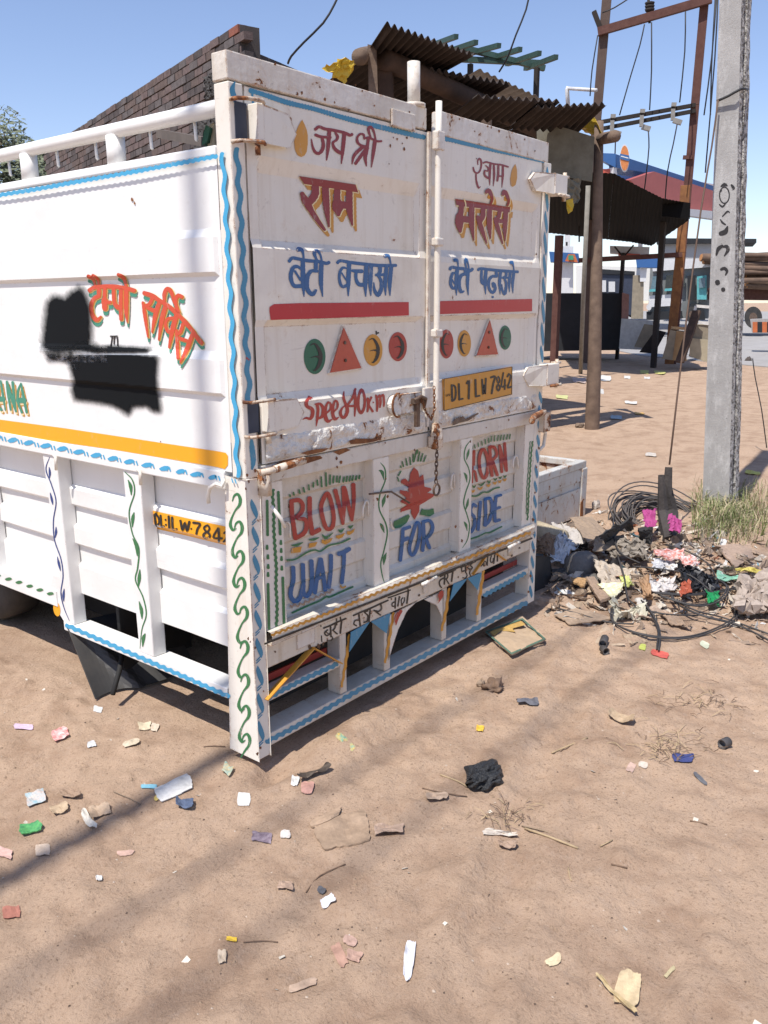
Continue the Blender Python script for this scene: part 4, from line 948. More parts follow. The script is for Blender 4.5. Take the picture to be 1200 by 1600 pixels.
def stain(parent, surf, polys, mat=None, crop=None, lift=.0014, nm='rust_patch'):
    for p in polys:
        q = Paint(surf, crop); q.F(p, lift=lift); q.done(nm, mat or M_rust, parent)
CN2 = Crop(680, 560, 6)
stain(door_r, rear(-.018), [[(160,628),(172,590),(200,550),(215,565),(240,545),(262,540),(285,565),(330,545),(400,508),(410,518),(350,560),(300,590),(235,600),(190,622)]], M_steel, CN2)
stain(door_l, rear(-.018), [[(545,688),(560,685),(585,686),(598,682),(590,689),(570,693),(548,694)], [(470,708),(490,702),(515,700),(505,706),(480,711)]], M_rust, Crop(545-545, 0, 1))
stain(TR, rear(-.004), [[(425,728),(445,718),(470,715),(500,712),(505,716),(480,724),(450,732),(428,738)], [(520,706),(540,700),(548,703),(530,711)]], M_rust)
spots('rust_spot', post_l, P0_, [(386,742,2.6),(389,752,2.2),(384,764,1.8),(399,735,2.4),(407,1168,2.),(402,1178,2.4),(412,1080,1.2),(399,1012,1.6),(388,998,1.8),(391,1003,1.4)], M_rust)
spots('rust_spot', post_r, P0_, [(842,700,2.),(838,730,1.6),(833,812,2.2),(836,770,1.4),(829,900,1.8),(834,860,1.4),(826,925,1.6),(845,668,1.8)], M_rust)
spots('rust_spot', TR, rear(-.003), [(430,1018,1.6),(470,1000,1.8),(560,968,1.6),(628,945,2.2),(612,936,1.5),(655,930,2.),(735,890,1.8),(716,902,1.4),(800,868,2.),(812,856,1.6),(488,985,2.),(498,1010,3.),(484,1012,3.2),(505,1006,2.2)], M_steel)
spots('rust_spot', S2, P0_, [(722,845,2.2),(712,823,2.),(735,690,1.2)]); spots('rust_spot', S1, P0_, [(596,822,1.2)])
# ================================================================ ground
def gh(x, y):
    x = np.asarray(x, float); y = np.asarray(y, float)
    far = np.clip(1-(np.hypot(x-1, y)-9)/5, 0, 1)
    h = .030*vnoise(x, y, 1.3, 1)+.020*vnoise(x, y, .42, 2)+.011*vnoise(x, y, .16, 3)
    nr = np.clip(1-(np.hypot(x+.5, y+.5)-5.5)/3, 0, 1)
    h = h+nr*(.014*vnoise(x, y, .075, 4)+.011*vnoise(x, y, .036, 5)+.016*np.maximum(0, vnoise(x, y, .10, 6)-.16)*2-.02*np.maximum(0, vnoise(x, y, .26, 7)-.22))
    tr = np.clip((x+.08)/.12, 0, 1)*np.clip((1.95-x)/.12, 0, 1)*np.clip((y+.10)/.14, 0, 1)
    h = h*(1-tr*.75)-.008*tr
    g = lambda cx, cy, rx, ry, a: a*np.exp(-((x-cx)/rx)**2-((y-cy)/ry)**2)
    h = h+g(.02, -.05, .07, .05, -.05)+g(.36, -.10, .20, .07, .045)+g(3.1, -.25, .75, .45, .10)+g(3.9, .2, .5, .5, .05)+g(-.05, .03, .08, .06, .012)
    h = h+g(4.4, .05, .5, .4, .05)
    for k, off in enumerate((0., .95)):
        dd = (y+1.02+off*.9)-.34*(x+.3)+.03*vnoise(x, y, .8, 20); rut = np.exp(-(dd/.075)**4)
        h = h+rut*(-.006+.0045*np.sign(np.sin((x*1.05+abs(dd)*1.6)*2*np.pi/.055))*np.clip(vnoise(x, y, .5, 22+k)+.45, 0, 1))+.006*np.exp(-((abs(dd)-.10)/.03)**2)
    return GZ+h*far
def gp(u, v, lift=0.):
    p = on(u, v, 2, GZ)
    for _ in range(4): p = on(u, v, 2, float(gh(p.x, p.y))+lift)
    return p
def axis(a, b, s, far):
    c = [a+i*s for i in range(int((b-a)/s)+1)]; st = s; hi = []; x = c[-1]
    while x < far: st *= 1.13; x += st; hi.append(x)
    lo = []; x = a; st = s
    while x > -far: st *= 1.13; x -= st; lo.append(x)
    return np.array(lo[::-1]+c+hi)
gx, gy = axis(-1.6, 3.6, .0135, 900), axis(-1.6, 1.5, .0135, 900)
GX, GY = np.meshgrid(gx, gy); GH = gh(GX, GY)
nr_, nc_ = GX.shape
me = bpy.data.meshes.new('ground')
co_ = np.stack([GX, GY, GH], -1).reshape(-1, 3).astype('f4')
ii = np.arange((nr_-1)*(nc_-1)); r0 = ii//(nc_-1); c0 = ii % (nc_-1); a_ = r0*nc_+c0
fa = np.stack([a_, a_+1, a_+nc_+1, a_+nc_], 1).astype('i4').reshape(-1)
me.vertices.add(len(co_)); me.vertices.foreach_set('co', co_.reshape(-1)); me.loops.add(len(fa)); me.loops.foreach_set('vertex_index', fa)
me.polygons.add(len(ii)); me.polygons.foreach_set('loop_start', np.arange(0, len(fa), 4, dtype='i4')); me.polygons.foreach_set('loop_total', np.full(len(ii), 4, 'i4'))
me.polygons.foreach_set('use_smooth', np.ones(len(ii), bool)); me.update(); me.validate()
m, t, b = newmat('sandy_soil'); P = coords(t)
c = mix(t, ramp(t, noise(t, .55, 5, .6, vec=P), .35, .68), (.49, .35, .247), (.43, .302, .21))
c = mix(t, ramp(t, noise(t, 4.5, 6, .65, .3, vec=P), .46, .72), c, (.30, .195, .13))
c = mix(t, ramp(t, noise(t, 26, 6, .7, vec=P), .52, .78), c, (.43, .315, .235))
c = mix(t, ramp(t, noise(t, 110, 4, .75, vec=P), .545, .66), c, (.235, .16, .105))
c = mix(t, math_(t, 'MULTIPLY', ramp(t, noise(t, 300, 2, .6, vec=P), .64, .70), .5), c, (.55, .46, .38))
sx_ = N(t, 'ShaderNodeSeparateXYZ'); L(t, P, sx_.inputs[0])
lz = math_(t, 'ADD', sx_.outputs[0], math_(t, 'MULTIPLY', noise(t, .9, 5, .6, vec=P), 2.6))
c = mix(t, math_(t, 'MULTIPLY', ramp(t, math_(t, 'MULTIPLY', lz, .25, True), .18, .62, (1, 1, 1), (0, 0, 0)), .30), c, (.31, .21, .14))
L(t, c, b.inputs['Base Color']); b.inputs['Roughness'].default_value = .95; b.inputs['Specular IOR Level'].default_value = .15
h = math_(t, 'ADD', math_(t, 'MULTIPLY', noise(t, 22, 8, .72, .3, vec=P), 1.), math_(t, 'MULTIPLY', noise(t, 150, 5, .7, vec=P), .28))
bump(t, b, h, .8, .017)
me.materials.append(m); go = bpy.data.objects.new('ground', me); COL.objects.link(go); props(go, kind='structure')
# concrete road far right
M_road = flat('road_concrete', (.36, .345, .33), .9, scale=1.2, bmp=.3, col2=(.29, .275, .26), spec=.2)
rp = [on(1000, 556, 2, GZ), on(1240, 578, 2, GZ), on(1700, 640, 2, GZ), on(1500, 488, 2, GZ), on(960, 486, 2, GZ), on(700, 492, 2, GZ)]
MB().prism([Vector((p.x, p.y, GZ+.02)) for p in rp], (0, 0, -.06)).build('road', M_road, None, kind='structure')
# ================================================================ buildings and poles
def fplane(u, v, D):
    p = at(u, v, D); n = Vector((CAM.x-p.x, CAM.y-p.y, 0)).normalized(); return p, n
def fpl(pts, D, th=.1, m=None):
    """upright plate facing the viewer's side of the yard, outline read in the photograph, at plan distance D"""
    cu = sum(p[0] for p in pts)/len(pts); cv = sum(p[1] for p in pts)/len(pts); p, n = fplane(cu, cv, D)
    return (m or MB()).prism([onplane(a, b_, p, n) for a, b_ in pts], -n*th)
def pbeam(m, a, b, Da, Db, w, h=None): return m.beam(at(*a, Da), at(*b, Db), w, h)
def ptube(m, pts, r, n=8): return m.tube([at(u, v, D) for u, v, D in pts], r, n)
# --- brick building
H = 4.1
K = on(373, 36, 2, H); KL = on(70, 234, 2, H); KR = on(560, 121, 2, H)
BB = thing('brick_building', 'dark brick building rising behind the left side of the truck', 'building', (K.x, K.y, GZ))
M_mort = flat('grimy_mortar', (.10, .085, .078), .95, scale=6, bmp=.5, col2=(.055, .048, .045))
BRM = [flat('burnt_brick_'+n_, c_, .92, scale=14, bmp=.5, bd=.004, col2=tuple(x*.55 for x in c_)) for n_, c_ in
       (('plum', (.165, .12, .11)), ('brown', (.15, .11, .095)), ('grey', (.15, .13, .125)), ('dark', (.095, .078, .074)))]
M_redbr = flat('fresh_brick', (.27, .095, .06), .9, scale=14, bmp=.5, col2=(.15, .06, .045))
dl = Vector((KL.x-K.x, KL.y-K.y, 0)); LL = dl.length; dl.normalize(); nl = Vector((dl.y, -dl.x, 0)); nl = nl if nl.dot(CAM-K) > 0 else -nl
dr = Vector((KR.x-K.x, KR.y-K.y, 0)).normalized(); LR = 7.5; nr2 = Vector((dr.y, -dr.x, 0)); nr2 = nr2 if nr2.dot(CAM-K) > 0 else -nr2
K0 = Vector((K.x, K.y, GZ)); HT = H-GZ
w1 = MB(); t_ = .22
w1.add([K0-nl*.012, K0+dl*LL-nl*.012, K0+dl*LL-nl*t_, K0-nl*t_+dl*.0]+[p+Vector((0, 0, HT-.01)) for p in (K0-nl*.012, K0+dl*LL-nl*.012, K0+dl*LL-nl*t_, K0-nl*t_)],
       [(0,1,2,3),(4,5,6,7),(0,1,5,4),(1,2,6,5),(2,3,7,6),(3,0,4,7)])
wl_ = w1.build('left_wall', M_mort, BB)
w2 = MB(); HR = HT-.20
w2.add([K0-nr2*.012+dr*.0, K0+dr*LR-nr2*.012, K0+dr*LR-nr2*t_, K0-nr2*t_]+[p+Vector((0, 0, HR-.01)) for p in (K0-nr2*.012, K0+dr*LR-nr2*.012, K0+dr*LR-nr2*t_, K0-nr2*t_)],
       [(0,1,2,3),(4,5,6,7),(0,1,5,4),(1,2,6,5),(2,3,7,6),(3,0,4,7)])
wr_ = w2.build('right_wall', M_mort, BB)
CH_, BL, JN = .0862, .235, .011
protos = []
for i in range(8):
    rs = random.Random(i); hx, hy, hz = (BL-JN)/2, .05, (CH_-JN)/2
    V = [(sx_*hx*(1-.03*rs.random()), sy_*hy*(1-.06*rs.random()), sz_*hz*(1-.07*rs.random())) for sz_ in (-1, 1) for sx_, sy_ in ((-1,-1),(1,-1),(1,1),(-1,1))]
    mm = bpy.data.meshes.new('brick'); mm.from_pydata(V, [], [(0,3,2,1),(4,5,6,7),(0,1,5,4),(1,2,6,5),(2,3,7,6),(3,0,4,7)])
    mm.materials.append(BRM[i % 4]); protos.append(mm)
mred = protos[0].copy(); mred.materials.clear(); mred.materials.append(M_redbr)
stuff_b = [MB() for _ in range(4)]
def lay(d, n, length, top, par, limit, base_off=0.):
    ang = math.atan2(d.y, d.x); courses = int(top/CH_); rows = []
    for r_ in range(courses):
        z = top-(r_+.5)*CH_; off = (BL/2 if r_ % 2 else 0)
        k = 0
        while True:
            s = BL/2+k*BL-off*1.0; k += 1
            if s-BL/2 > length: break
            if s < 0: continue
            rows.append((r_, s, z))
    rows.sort(key=lambda q: (q[0]*1.25+q[1]*2.2))
    cnt = 0
    for r_, s, z in rows:
        pr = random.uniform(-.006, .008); c = K0+d*s+Vector((0, 0, z))+n*(-.04+pr)
        if cnt < limit and z > 2.2:
            mm = random.choice(protos); 
            if r_ == 0 and s < .2 and par is wl_: mm = mred
            o = bpy.data.objects.new('brick', mm); COL.objects.link(o); o.parent = par
            o.location = c-BASE[par.name]; o.rotation_euler = (random.uniform(-.03, .03), random.uniform(-.012, .012), ang); BASE[o.name] = BASE[par.name]; cnt += 1
        elif z > .9:
            random.choice(stuff_b).obox(c, d*((BL-JN)/2), n*.05, (0, 0, (CH_-JN)/2))
lay(dl, nl, LL, HT, wl_, 300); lay(dr, nr2, LR, HR, wr_, 0)
for i, sb in enumerate(stuff_b):
    sb.build('brickwork', BRM[i], BB, kind='stuff')
# rough cement patches
def patch(s0, s1, z0, z1, seed):
    rs = np.random.default_rng(seed); nx, nz = 30, 16; rows = []
    for j in range(nz):
        row = []
        for i in range(nx):
            s = s0+(s1-s0)*(i/(nx-1)+.06*(rs.random()-.5)); z = z0+(z1-z0)*(j/(nz-1)+.08*(rs.random()-.5))
            ed = min(i, nx-1-i, j, nz-1-j); row.append(K0+dl*s+Vector((0, 0, z-GZ))+nl*((.018+.022*rs.random()) if ed else -.012))
        rows.append(row)
    MB().grid(rows).build('cement_patch', flat('dark_cement', (.085, .08, .075), .95, scale=25, bmp=.8, bd=.01, col2=(.05, .046, .044)), wl_)
patch(.25, 1.3, 3.05, 3.45, 3); patch(1.1, 2.6, 2.75, 3.15, 4); patch(.2, .9, 3.55, 3.80, 5); patch(3.2, 6.0, 2.5, 2.85, 6)
# --- corrugated sheets
M_tin = flat('weathered_tin', (.05, .036, .03), .8, scale=5, bmp=.4, col2=(.026, .019, .017)); M_tinl = flat('pale_tin', (.30, .29, .27), .6, scale=4, metal=.3, bmp=.2, col2=(.20, .18, .16))
def corr(A, B, C, D, pitch=.1, amp=.022, m=None, rows=6, sag=0.):
    """A-B is the edge that shows the waves, D-C the opposite edge"""
    m = m or MB(); n = int((B-A).length/pitch*8); nn = (B-A).cross(D-A).normalized(); out = []
    for j in range(rows):
        t = j/(rows-1); row = []
        for i in range(n+1):
            s = i/n; p = A.lerp(B, s).lerp(D.lerp(C, s), t); row.append(p+nn*(amp*math.sin(i/8*2*math.pi))+Vector((0, 0, -sag*math.sin(s*math.pi))))
        out.append(row)
    return m.grid(out)
SH = thing('workshop_shed', 'low shed of rough poles under rusty corrugated roof sheets, between truck and road', 'shed', tuple(on(925, 670, 2, GZ)))
S4 = [((603, 37, 7.6), (742, 86, 8.8), (683, 118, 9.3), (575, 80, 8.3)), ((672, 108, 8.7), (797, 131, 9.6), (742, 166, 10.1), (612, 135, 9.1)),
      ((745, 150, 8.7), (874, 158, 9.4), (832, 192, 9.7), (700, 185, 9.1)), ((838, 167, 9.2), (947, 162, 9.9), (902, 206, 10.5), (795, 200, 9.7))]
for q in S4: corr(*[at(*p) for p in q]).build('roof_sheet', M_tin, SH, solid=.004, smooth=True)
hi = [at(575, 80, 8.3), at(683, 118, 9.3), at(742, 166, 10.1), at(832, 192, 10.7), at(880, 205, 11.)]
bk = [Vector((p.x*1.0+1.2, p.y+2.9, 3.35)) for p in hi]
for i in range(4): corr(hi[i], hi[i+1], bk[i+1], bk[i], .12, .02).build('roof_sheet', M_tin, SH, solid=.004, smooth=True)
M_wood = flat('weathered_log', (.20, .14, .10), .9, scale=9, bmp=.6, bd=.008, col2=(.115, .078, .058)); M_woodd = flat('dark_timber', (.085, .052, .038), .9, scale=7, bmp=.5, col2=(.05, .032, .024))
M_unlit_dark = flat('unlit_dark_boards', (.035, .028, .024), .9, scale=4, bmp=.3)  # near-black colour paints the unlit shed interior; dark posts and iron share it
lb = MB(); ptube(lb, [(600, 92, 8.3), (700, 138, 9.1), (780, 175, 9.8), (850, 208, 10.5)], [.09, .095, .09, .085], 10); lb.build('roof_log', M_woodd, SH, 0, True)
bw = []
x0 = bk[0]; x1 = bk[-1]; nb = 26
for i in range(nb):
    a = x0.lerp(x1, i/nb); c_ = x0.lerp(x1, (i+.94)/nb); d_ = (c_-a); n_ = Vector((d_.y, -d_.x, 0)).normalized()
    MB().prism([(a.x, a.y, GZ), (c_.x, c_.y, GZ), (c_.x, c_.y, c_.z-.02), (a.x, a.y, a.z-.02)], n_*(.02+.01*(i % 3))).build('plank', M_unlit_dark, SH)
B1 = on(925, 671, 2, GZ)
pw = MB(); pts = [Vector((B1.x, B1.y, GZ-.2)), B1, at(929, 560, 10.2), at(932, 420, 10.25), at(934, 300, 10.3), at(936, 190, 10.35)]
pw.tube(pts, [.088, .088, .078, .066, .055, .05], 14); pw.build('log_post', M_wood, SH, 0, True)
MB().tube([at(934, 218, 10.4), at(950, 215, 10.15), at(962, 213, 9.95)], [.06, .062, .060], 12).build('cross_log', M_wood, SH, 0, True)
MB().tube([at(600, 80, 9.3), at(566, 88, 8.25), at(561, 89, 8.1)], [.072, .072, .068], 16).build('cross_log', M_wood, SH, 0, True)
fpl([(575, 70), (588, 72), (590, 150), (577, 150)], 8.2, .06).build('timber_post', M_wood, SH, .004)
fpl([(592, 112), (613, 104), (614, 165), (594, 160)], 8.35, .12).build('timber_post', M_woodd, SH, .01)
for u in (600, 760): 
    p = at(u, 200, 9.2 if u < 700 else 10.2); MB().tube([(p.x, p.y, GZ-.1), (p.x, p.y, 3.5)], .06, 10).build('log_post', M_woodd, SH, 0, True)
# hanging panel with a woven look, frames
M_tarp = flat('olive_tarp', (.19, .18, .14), .85, scale=10, bmp=.3, col2=(.13, .12, .09))
fpl([(838, 186), (929, 214), (925, 284), (870, 274), (840, 262)], 10.15, .02).build('hanging_panel', M_tarp, SH)
M_yel = flat('yellow_plastic', (.62, .42, .03), .45, scale=12, bmp=.5, bd=.01, col2=(.50, .33, .03))
def crumple(rows_pts, amp, seed, sc=.05):
    rs = random.Random(seed); out = []
    for r_ in rows_pts: out.append([p+Vector((rs.uniform(-1, 1), rs.uniform(-1, 1), rs.uniform(-1, 1)))*amp for p in r_])
    return out
def pquad(a, b_, c_, d_, n=9):
    return [[a.lerp(b_, i/(n-1)).lerp(d_.lerp(c_, i/(n-1)), j/(n-1)) for i in range(n)] for j in range(n)]
yt = MB().grid(crumple(pquad(at(890, 192, 10.7), at(925, 178, 10.3), at(946, 216, 10.2), at(918, 208, 10.8)), .008, 3)); o = yt.build('yellow_sheeting', M_yel, None, solid=.002)
props(o, 'yellow plastic sheeting poking out under the right end of the shed roof', 'plastic sheet')
yt = MB().grid(crumple(pquad(at(503, 108, 8.1), at(538, 88, 8.0), at(556, 100, 8.0), at(540, 130, 8.1)), .014, 5)); o = yt.build('yellow_sheeting', M_yel, None, solid=.002)
props(o, 'crumpled yellow sack stuffed beside the round log end above the truck', 'sack')
yt = MB().grid(crumple(pquad(at(872, 283, 9.9), at(908, 276, 10.1), at(905, 318, 10.1), at(890, 316, 10.0), 7), .02, 8)); o = yt.build('hanging_rag', M_tarp, None, solid=.002)
props(o, 'brown rag hanging under the olive panel beside the upper right hinge', 'rag')
yt = MB().grid(crumple(pquad(at(884, 312, 9.9), at(894, 310, 9.9), at(896, 328, 9.9), at(886, 334, 9.9), 4), .012, 9)); o = yt.build('yellow_strip', M_yel, None, solid=.002)
props(o, 'small yellow strip dangling below the brown rag', 'plastic strip')
st_ = MB(); b2 = on(907, 584, 2, GZ); ptube(st_, [(907, 584, math.hypot(b2.x-CAM.x, b2.y-CAM.y)), (912, 450, 17.3), (919, 290, 17.)], .045, 8)
o = st_.build('prop_stick', flat('pale_stick', (.27, .25, .21), .85, bmp=.3), None, 0, True); props(o, 'thin pale pole standing just left of the log post', 'pole')
# --- green frame and tin behind the shed
GFm = flat('green_steel', (.04, .085, .068), .6, bmp=.1)
GF = thing('steel_rack', 'green steel bar rack sticking up behind the corrugated roof', 'rack', tuple(at(830, 140, 15)))
for a, b_ in (((700, 62), (713, 57)), ((716, 75), (744, 66)), ((741, 80), (780, 71)), ((779, 87), (813, 77)), ((812, 93), (843, 83)), ((841, 100), (869, 89))):
    m_ = MB(); pbeam(m_, (a[0]-20, a[1]+7), b_, 15.6, 14.4, .07); m_.build('bar', GFm, GF)
for a, b_ in (((720, 74), (851, 107)), ((708, 92), (850, 99))): m_ = MB(); pbeam(m_, a, b_, 15, 15.4, .08); m_.build('rail', GFm, GF)
m_ = MB(); p = at(839, 106, 15); m_.beam(p, (p.x, p.y, .0), .07); m_.build('post', M_unlit_dark, GF)
p = at(735, 100, 15.); m_ = MB(); m_.beam(p, (p.x, p.y, .0), .07); m_.build('post', M_unlit_dark, GF)
m_ = corr(at(748, 108, 13.5), at(855, 158, 14.6), at(815, 170, 15.5), at(720, 125, 14.2), .15, .015); o = m_.build('tin_roof', M_tinl, None, solid=.005)
props(o, 'pale grey tin sheet roof lying just behind the rusty roof sheets', 'roof')
# --- dark awning and stall
AW = thing('awning', 'black shade awning with a curved corrugated front edge beside the log post', 'awning', tuple(on(960, 560, 2, GZ)))
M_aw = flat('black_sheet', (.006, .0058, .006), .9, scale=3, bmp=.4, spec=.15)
E = [at(840, 266, 18.0), at(915, 269, 17.2), at(959, 271, 16.8), at(997, 291, 17.2), at(1035, 310, 17.8), at(1079, 318, 18.6)]
Bk = [at(840, 362, 24.5), at(915, 370, 24.5), at(950, 374, 24.5), at(985, 378, 24.5), at(1018, 384, 24.5), at(1075, 345, 20.4)]
for i in range(5):
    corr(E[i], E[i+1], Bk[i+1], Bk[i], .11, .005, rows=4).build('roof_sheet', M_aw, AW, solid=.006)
fpl([(1036, 311), (1079, 317), (1078, 342), (1034, 338)], 18.4, .02).build('end_flap', M_aw, AW)
for u, v0, v1, D, w in ((874, 368, 600, 20.0, .14), (974, 395, 505, 23.5, .08), (1038, 330, 560, 20.6, .11)):
    p = at(u, v0, D); m_ = MB(); m_.beam(p, (p.x, p.y, GZ), w); m_.build('post', M_unlit_dark if u != 874 else M_ironr, AW)
for a, b_, D in (((905, 378), (905, 345), 23.), ((960, 385), (974, 402), 23.5), ((990, 383), (974, 402), 23.5)):
    m_ = MB(); pbeam(m_, a, b_, D, D, .04); m_.build('brace', M_unlit_dark, AW)
CTR = thing('stall_counter', 'dark counter standing in shade below the black awning', 'counter', tuple(on(900, 560, 2, GZ)))
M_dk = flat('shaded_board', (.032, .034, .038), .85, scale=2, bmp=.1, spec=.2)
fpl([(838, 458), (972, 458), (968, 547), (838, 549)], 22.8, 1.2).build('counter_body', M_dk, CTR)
fpl([(972, 457), (983, 460), (982, 498), (971, 498)], 22.6, .9).build('end_board', flat('faded_pink_board', (.36, .19, .15), .8), CTR)
o = fpl([(971, 498), (1027, 502), (1010, 547), (967, 545)], 22.3, .5).build('white_cabinet', flat('white_laminate', (.55, .56, .54), .6, col2=(.42, .42, .40)), None)
props(o, 'worn white laminate cabinet lying at the right end of the dark counter', 'cabinet')
M_ply = flat('plywood', (.50, .33, .17), .8, scale=5, bmp=.2, col2=(.40, .25, .13)); M_plyg = flat('grey_ply', (.28, .235, .17), .85, scale=6, bmp=.2, col2=(.20, .17, .125))
for pts, D, mt, lb_, th in ((((1007, 507), (1030, 510), (1017, 545), (992, 541)), 21.8, M_plyg, 'tilted grey door panel leaning on the white cabinet', .05),
                     (((1025, 516), (1040, 520), (1022, 552), (1000, 550)), 21.0, M_unlit_dark, 'dark broken boards heaped beside the white cabinet', .3),
                     (((1048, 516), (1057, 517), (1050, 562), (1035, 560)), 20.0, M_plyg, 'narrow grey box with two dark holes, left of the plywood box', .3),
                     (((1052, 517), (1073, 519), (1072, 564), (1048, 562)), 20.2, M_ply, 'bright plywood box standing in the sun left of the concrete pole', .5),
                     (((1086, 508), (1107, 508), (1107, 566), (1077, 556)), 20.2, M_plyg, 'grey plywood locker with a paler lower half next to the concrete pole', .5)):
    o = fpl(pts, D, th).build('wooden_box', mt, None, .01); props(o, lb_, 'box')
for k, (a, D) in enumerate(((((1042, 521), (1046, 521), (1045, 525), (1041, 525)), 16.85), (((1041, 529), (1046, 529), (1045, 535), (1040, 535)), 16.85))):
    pass
o = fpl([(1078, 528), (1107, 531), (1107, 567), (1077, 556)], 20.1, .04).build('board', flat('pale_board', (.42, .36, .25), .8, scale=5), None); props(o, 'pale board leaning on the front of the grey locker', 'board')
m_ = MB(); pbeam(m_, (1050, 512), (1075, 514), 20.2, 20.3, .14, .06); o = m_.build('plank', M_ply, None); props(o, 'plank laid across the top of the plywood box', 'plank')
m_ = MB(); pbeam(m_, (1062, 566), (1089, 486), 19.5, 20.0, .18, .07); o = m_.build('plank', M_woodd, None); props(o, 'dark plank leaning upright between plywood box and locker', 'plank')
wf = MB(); ring = [(1087, 478), (1112, 480), (1108, 506), (1083, 502)]
for i in range(4): pbeam(wf, ring[i], ring[(i+1) % 4], 20.2, 20.2, .06)
o = wf.build('window_frame', flat('white_frame', (.7, .68, .64), .6), None); props(o, 'white window frame standing on top of the grey locker', 'frame')
# --- steel structure with transformer fuses
HP = thing('electric_structure', 'rusty two legged electric pole structure with cross arms and fuse carriers', 'electric pole', tuple(on(1048, 565, 2, GZ)))
D = 22.
def leg(pts, w, mat): 
    m_ = MB(); P = [at(u, v, D) for u, v in pts]; P[-1].z = GZ-.1
    for a, b_ in zip(P[:-1], P[1:]): m_.beam(a, b_, w, w*1.25)
    m_.build('leg', mat, HP, .01)
M_rwood = flat('weathered_leg', (.11, .078, .064), .9, scale=6, bmp=.5, col2=(.09, .058, .046))
leg([(956, -60), (948, 0), (932, 190), (925, 280), (915, 470), (912, 560)], .17, M_rwood)
leg([(1106, -60), (1101, 0), (1086, 165), (1071, 290)], .15, M_ironr)
leg([(1071, 290), (1063, 395), (1048, 540), (1046, 560)], .17, flat('orange_rust', (.28, .125, .045), .9, scale=8, bmp=.4, col2=(.17, .07, .03)))
for a, b_, w, h_ in (((934, 50), (1112, -2), .12, .17), ((932, 192), (1087, 164), .08, .08), ((936, 202), (1087, 173), .08, .08), ((904, 407), (1066, 398), .10, .11)):
    m_ = MB(); pbeam(m_, a, b_, D-.15, D-.15, w, h_); m_.build('cross_arm', M_ironr if a[1] in (50, 407) else M_unlit_dark, HP)
m_ = MB(); pbeam(m_, (928, 18), (941, 52), D-.1, D-.1, .12, .1); m_.build('brace', M_unlit_dark, HP)
m_ = MB(); pbeam(m_, (1067, 246), (1082, 246), D-.1, D-.1, .10, .08); m_.build('clamp', M_ironr, HP)
M_porc = flat('grey_porcelain', (.30, .28, .25), .4, bmp=0)
for u, v in ((960, 188), (1006, 180), (1055, 170)):
    m_ = MB(); pbeam(m_, (u-6, v-6), (u+2, v-6), D-.3, D-.3, .14, .08); pbeam(m_, (u-3, v), (u-4, v+18), D-.3, D-.3, .09); pbeam(m_, (u-3, v+18), (u+10, v+22), D-.3, D-.3, .13, .1); m_.build('fuse_carrier', M_porc, HP)
m_ = MB(); 
for k in range(3): 
    p = at(1015, 8+k*5, D-.15); m_.tube([p, p+Vector((0, 0, .05))], [.09, .11], 10)
m_.tube([at(1013, -6, D-.15), at(1015, 36, D-.15)], .03, 6); m_.build('insulator', M_unlit_dark, HP, 0, True)
M_wire = flat('wire', (.03, .03, .032), .6, bmp=0)
def wire(pts, r, lb_, name='power_wire', parent=None, cat='wire', mat=None):
    P = [at(*p) for p in pts]; S_ = spline([tuple(p) for p in P], step=.25); m_ = MB().tube([Vector(a) for a in S_], r, 6)
    o = m_.build(name, mat or M_wire, parent, 0, True)
    if parent is None: props(o, lb_, cat)
    return o
for pts in (((1007, 38, 21), (1000, 70, 21), (985, 120, 21), (968, 180, 21)), ((1018, 35, 21), (1018, 110, 21), (1015, 172, 21)), ((1071, 18, 21), (1070, 80, 21), (1062, 160, 21)), ((962, 210, 21), (961, 240, 21)),
            ((1013, 204, 21), (1014, 230, 21), (1010, 270, 21), (1004, 320, 22)), ((1058, 194, 21), (1052, 225, 21), (1043, 268, 21), (1038, 330, 22)), ((941, 20, 21), (960, 12, 21), (985, -4, 21)), ((934, 55, 21), (925, 110, 21), (922, 150, 21))):
    wire(pts, .014, '', 'jumper_wire', HP)
wire([(531, -12, 6), (522, 8, 6), (505, 36, 6), (475, 66, 6.1), (455, 88, 6.2), (450, 99, 6.3)], .0075, 'thick black cable rising from behind the top beam of the truck', cat='cable')
wire([(828, -15, 12), (822, 15, 12), (806, 55, 12), (793, 90, 12.1), (780, 112, 12.3)], .012, 'black wire dropping onto the corrugated roof', cat='wire')
for k, (a, b_, c_, lb_) in enumerate((((1120, -10), (1112, 90), (1100, 180), 'faint wire hanging nearest the rusty steel leg'), ((1118, -10), (1112, 100), (1110, 180), 'middle wire of three between steel leg and concrete pole'),
                               ((1122, -10), (1117, 90), (1102, 270), 'long thin wire dropping just left of the concrete pole'))):
    wire([(a[0], a[1], 14), (b_[0], b_[1], 14), (c_[0], c_[1], 14)], .010, lb_)
wire([(1176, 560, 9), (1180, 590, 9), (1190, 640, 9), (1198, 700, 9)], .005, 'thin loose wire hanging right of the concrete pole')
